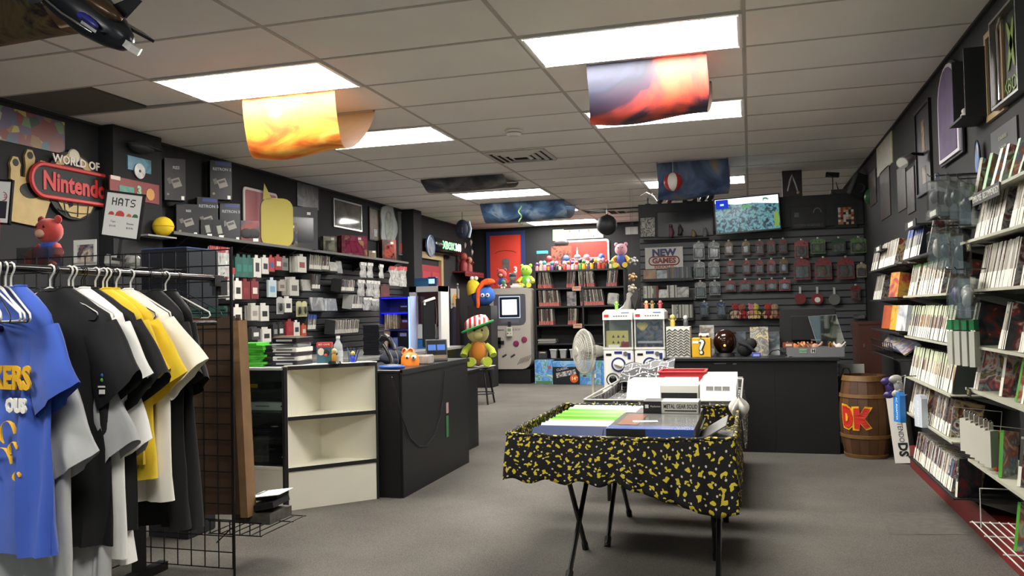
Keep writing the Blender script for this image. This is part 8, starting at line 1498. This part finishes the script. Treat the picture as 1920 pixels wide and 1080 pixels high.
p = PY(78, 470, -.92); t = thing('clear_bin', 'clear plastic bin in front of the plush on the grid', 'bin', (p.x, -.93, 1.495)); AC = glassmat('e8eaea', .05, .2)
for (d, l) in (((.20, .004, .11), (0, -.05, .055)), ((.20, .004, .11), (0, .05, .055)), ((.004, .10, .11), (-.10, 0, .055)), ((.004, .10, .11), (.10, 0, .055)), ((.004, .10, .11), (0, 0, .055)), ((.20, .10, .004), (0, 0, .002))): bx('wall', d, AC, t, l)
p = PY(168, 474, -.90); t = thing('white_photo_frame', 'white framed colourful picture clipped on the grid beside the bin', 'picture', (p.x, -.93, p.z)); bx('board', (.14, .006, .13), mat('c8c6be', .5), t); bx('picture', (.10, .002, .09), artmat(('a83a34', '8a5a44', '2a3a5a', 'c8b8a8', '3a2a24'), 14, seed=52), t, (.005, -.004, -.005))
p = PY(63, 430, -.6); 
for k, (u, v, lab) in enumerate(((210, 488, 'left'), (248, 490, 'right'))): p = PY(u, v, -.9); ob('poly_bag', MB().box((0, 0, 0), (.09, .03, .06), ch=.012).mesh('poly_bag', mat('b8b6b0', .2, var=.5, sc=20, bump=1, bsc=40)), None, p, (0, .1, 0), '%s clear poly bag behind the hangers' % lab, 'bag')
p = PY(305, 490, -.5); t = thing('blue_grey_box', 'large blue-grey display box behind the wire grid', 'box', (p.x, -.35, 1.30)); bx('carton', (.30, .28, .34), mat('1c232c', .4), t, (0, 0, .14)); bx('blue_top', (.30, .28, .006), mat('4a5f92', .35), t, (0, 0, .316)); bx('white_label', (.05, .002, .035), PAPER, t, (.07, -.141, .05))
bx('box_stand', (.26, .24, 1.26), mat('1c1c1e', .6), None, (p.x, -.35, .635), label='dark pedestal under the blue-grey display box', cat='pedestal')
p = PY(378, 600, -.75); t = thing('teal_cloth', 'teal folded fabric behind the right end of the grid', 'cloth', (p.x, -.70, p.z)); sheet('cloth', lambda u, v: (-.11+.22*u, .01*sin(u*8), .06-.16*v), 12, 6, mat('2c5a50', .8, var=.3, sc=12), t); bx('fold', (.20, .03, .02), mat('24504a', .8), t, (0, .01, .06)); bx('peg', (.012, .30, .012), BLK, t, (0, -.14, .065))
# ================================================================ signs on the left wall above the rail
LW = X0+.004
p0, p1, pc = PX(68, 350, LW), PX(196, 350, LW), PX(132, 350, LW); zt = PX(132, 286, LW).z; zb = PX(132, 412, LW).z; r = (zt-zb)/2; cz = (zt+zb)/2; ww = p1.y-p0.y+.14
t = thing('round_wall_sign', 'round black and gold globe sign with a red Nintendo band on the left wall', 'sign', (LW, pc.y, cz)); GOLD = mat('a8905a', .5, var=.2, sc=12); SBK = mat('151514', .6); SRD = mat('b02c2c', .5)
ob('disc', MB().cyl((0, 0, 0), (.03, 0, 0), r, n=40).mesh('disc', SBK, 40), t)
def blob(pts, nm='gold_land'): ob(nm, MB().prism([(y*r, z*r) for y, z in pts], .008, T=TR((.030, 0, 0), (pi/2, 0, pi/2))).mesh(nm, GOLD), t)
blob([(-.55, .72), (-.2, .93), (.1, .95), (.0, .75), (-.25, .7), (-.4, .55), (-.7, .52)]); blob([(.2, .9), (.5, .78), (.65, .55), (.4, .5), (.25, .66)]); blob([(-.62, -.5), (-.3, -.45), (-.2, -.7), (-.4, -.8)]); blob([(-.05, -.42), (.55, -.4), (.75, -.5), (.6, -.75), (.2, -.95), (-.15, -.92), (-.3, -.75), (-.05, -.6)])
for k in (-.5, -.75): ob('meridian', MB().tube([(.042, r*math.sqrt(1-k*k)*s*.95, k*r-.06*r*(1-s*s)) for s in [i/8-1 for i in range(17)]], .004, 4).mesh('meridian', SBK), t)
for k in (-.35, .1, .45): ob('meridian', MB().tube([(.042, r*(k+(k*.2)*(1-q)), -r*(.42+.5*q)) for q in [i/6 for i in range(7)]], .004, 4).mesh('meridian', SBK), t)
bd = ob('band', MB().prism([(s*(ww/2-.10)+.10*cos(a), .10*sin(a)) for s, aa in ((1, range(-6, 7)), (-1, range(6, 19))) for a in [i*pi/12 for i in aa]], .016, T=TR((.030, 0, 0), (pi/2, 0, pi/2))).mesh('band', SBK), t)
ob('band_outline', MB().tube([(.05, s*(ww/2-.11)+.115*cos(a), .115*sin(a)) for s, aa in ((1, range(-6, 7)), (-1, range(6, 19))) for a in [i*pi/12 for i in aa]], .017, 6, closed=True).mesh('band_outline', SRD, 50), t)
text('Nintendo', .185, SRD, t, (.049, 0, -.005), FX, bold=.006, depth=.004, sx=.92*ww/.86); text('WORLD OF', .085, mat('c8bcb4', .4), t, (.040, .02, .175), FX, bold=.002, depth=.004, sx=1.0)
ob('seal', MB().lathe([(0, .012), (.05, .010), (.055, 0)], 20, T=TR((.03, 0, .88*r), (0, pi/2, 0))).mesh('seal', mat('c8bea8', .5), 30), t)
# golden hand plaque
pc = PX(52, 350, LW); t = thing('hand_plaque', 'gold painted open hand plaque on the left wall', 'plaque', (LW, pc.y, pc.z)); ob('palm', MB().prism([(-.15, -.26), (.10, -.28), (.17, -.10), (.28, .0), (.26, .04), (.12, .0), (.12, .06), (-.14, .06), (-.17, -.08)], .02, T=TR((0, 0, 0), (pi/2, 0, pi/2))).mesh('palm', GOLD), t)
for k, (y, h) in enumerate(((-.12, .14), (.0, .21), (.11, .15))): ob('finger', MB().prism([(y-.042, .03), (y+.042, .03), (y+.036, h*.7), (y+.045, h), (y+.02, h+.05), (y-.02, h+.05), (y-.045, h), (y-.036, h*.7)], .02, T=TR((.001, 0, 0), (pi/2, 0, pi/2))).mesh('finger', GOLD), t); ob('fingertip', MB().prism([(y+.024*cos(a), h+.01+.026*sin(a)) for a in [i*pi/6 for i in range(12)]], .003, T=TR((.021, 0, 0), (pi/2, 0, pi/2))).mesh('fingertip', SBK), t)
ob('dark_oval', MB().prism([(.0+.085*cos(a), -.03+.055*sin(a)) for a in [i*pi/8 for i in range(16)]], .003, T=TR((.0205, 0, 0), (pi/2, 0, pi/2))).mesh('dark_oval', SBK), t)
lpic('poster', 'long multicoloured collage banner high on the left wall', -60, 120, 205, 270, artmat(('2c4434', '56704a', '7a5c30', '6a3430', '3a5460', '9a8e44', '504660', '8a8a7c'), 14, kind='voronoi', seed=53, rnd=False), BLK, 'poster', .004, .004)
PLX = X0+.1405
o = lpic('poster', 'small turquoise poster on the pilaster', 238, 282, 296, 322, artmat(('2a6a80', '3a7f94', '1f4f60', '4a6a60'), 9, seed=54), mat('4a90a8', .5), 'poster', .006, .004, x=PLX)
p = PX(261, 321, PLX+.01); t = thing('silver_disc', 'round silver disc hung below the turquoise poster', 'disc', p); ob('disc', MB().cyl((0, 0, 0), (.008, 0, 0), .062, n=26).mesh('disc', mat('a8a6a2', .3, .4, var=.4, sc=20), 40), t); ob('centre', MB().cyl((.008, 0, 0), (.010, 0, 0), .012, n=12).mesh('centre', BLK), t)
o = lpic('poster', 'red cartoon-free banner with a green numeral on the pilaster', 204, 297, 338, 376, mat('7d2422', .5, var=.2, sc=5), mat('6a1f1e', .5), 'poster', .006, .004, x=PLX); o['label'] = 'red banner with a pale green 3 on the pilaster behind the HATS sign'
text('3', o['h']*.6, mat('7ab08a', .5), o, (.012, .04, .0), FX, bold=.006); bx('green_print', (.002, .16, .06), mat('4a8a7a', .5, var=.4, sc=20), o, (.011, -.10, -.01)); ob('tan_print', MB().cyl((.010, .17, -.01), (.012, .17, -.01), .05, n=10).mesh('tan_print', mat('b8843a', .5)), o); bx('white_tab', (.002, .10, .03), mat('c8b8a8', .5), o, (.011, -.22, .07))
bx('pilaster_shelf', (.14, .34, .012), mat('8a8884', .4), None, (PLX+.07, PX(262, 425, PLX).y+.1, PX(300, 444, PLX+.1).z), label='small pale shelf on the pilaster under the yellow ball', cat='shelf')
p = PX(303, 424, PLX+.10); zz = bpy.data.objects['pilaster_shelf'].location.z+.006
t = thing('yellow_ball', 'plain yellow plush ball on the small pilaster shelf', 'plush toy', (PLX+.08, bpy.data.objects['pilaster_shelf'].location.y+.08, zz)); ob('ball', MB().sph((0, 0, .085), (.085, .085, .082), 18).mesh('ball', mat('d8b81c', .9, var=.1, sc=20, bump=.3, bsc=100), 60), t); ob('seam', MB().tube([(.086*cos(a), .086*sin(a), .085) for a in [i*2*pi/24 for i in range(24)]], .003, 5, closed=True).mesh('seam', mat('b8981a', .8)), t)
pc = PX(265, 276, PLX+.06); t = thing('dark_bowl_lamp', 'dark hat-shaped wall piece high on the pilaster', 'ornament', (PLX+.06, pc.y, pc.z)); ob('dome', MB().sph((0, 0, 0), (.055, .14, .05), 16).mesh('dome', mat('121214', .6), 60), t); ob('brim', MB().sph((.01, .04, .005), (.05, .20, .012), 16).mesh('brim', mat('18181a', .6), 60), t)
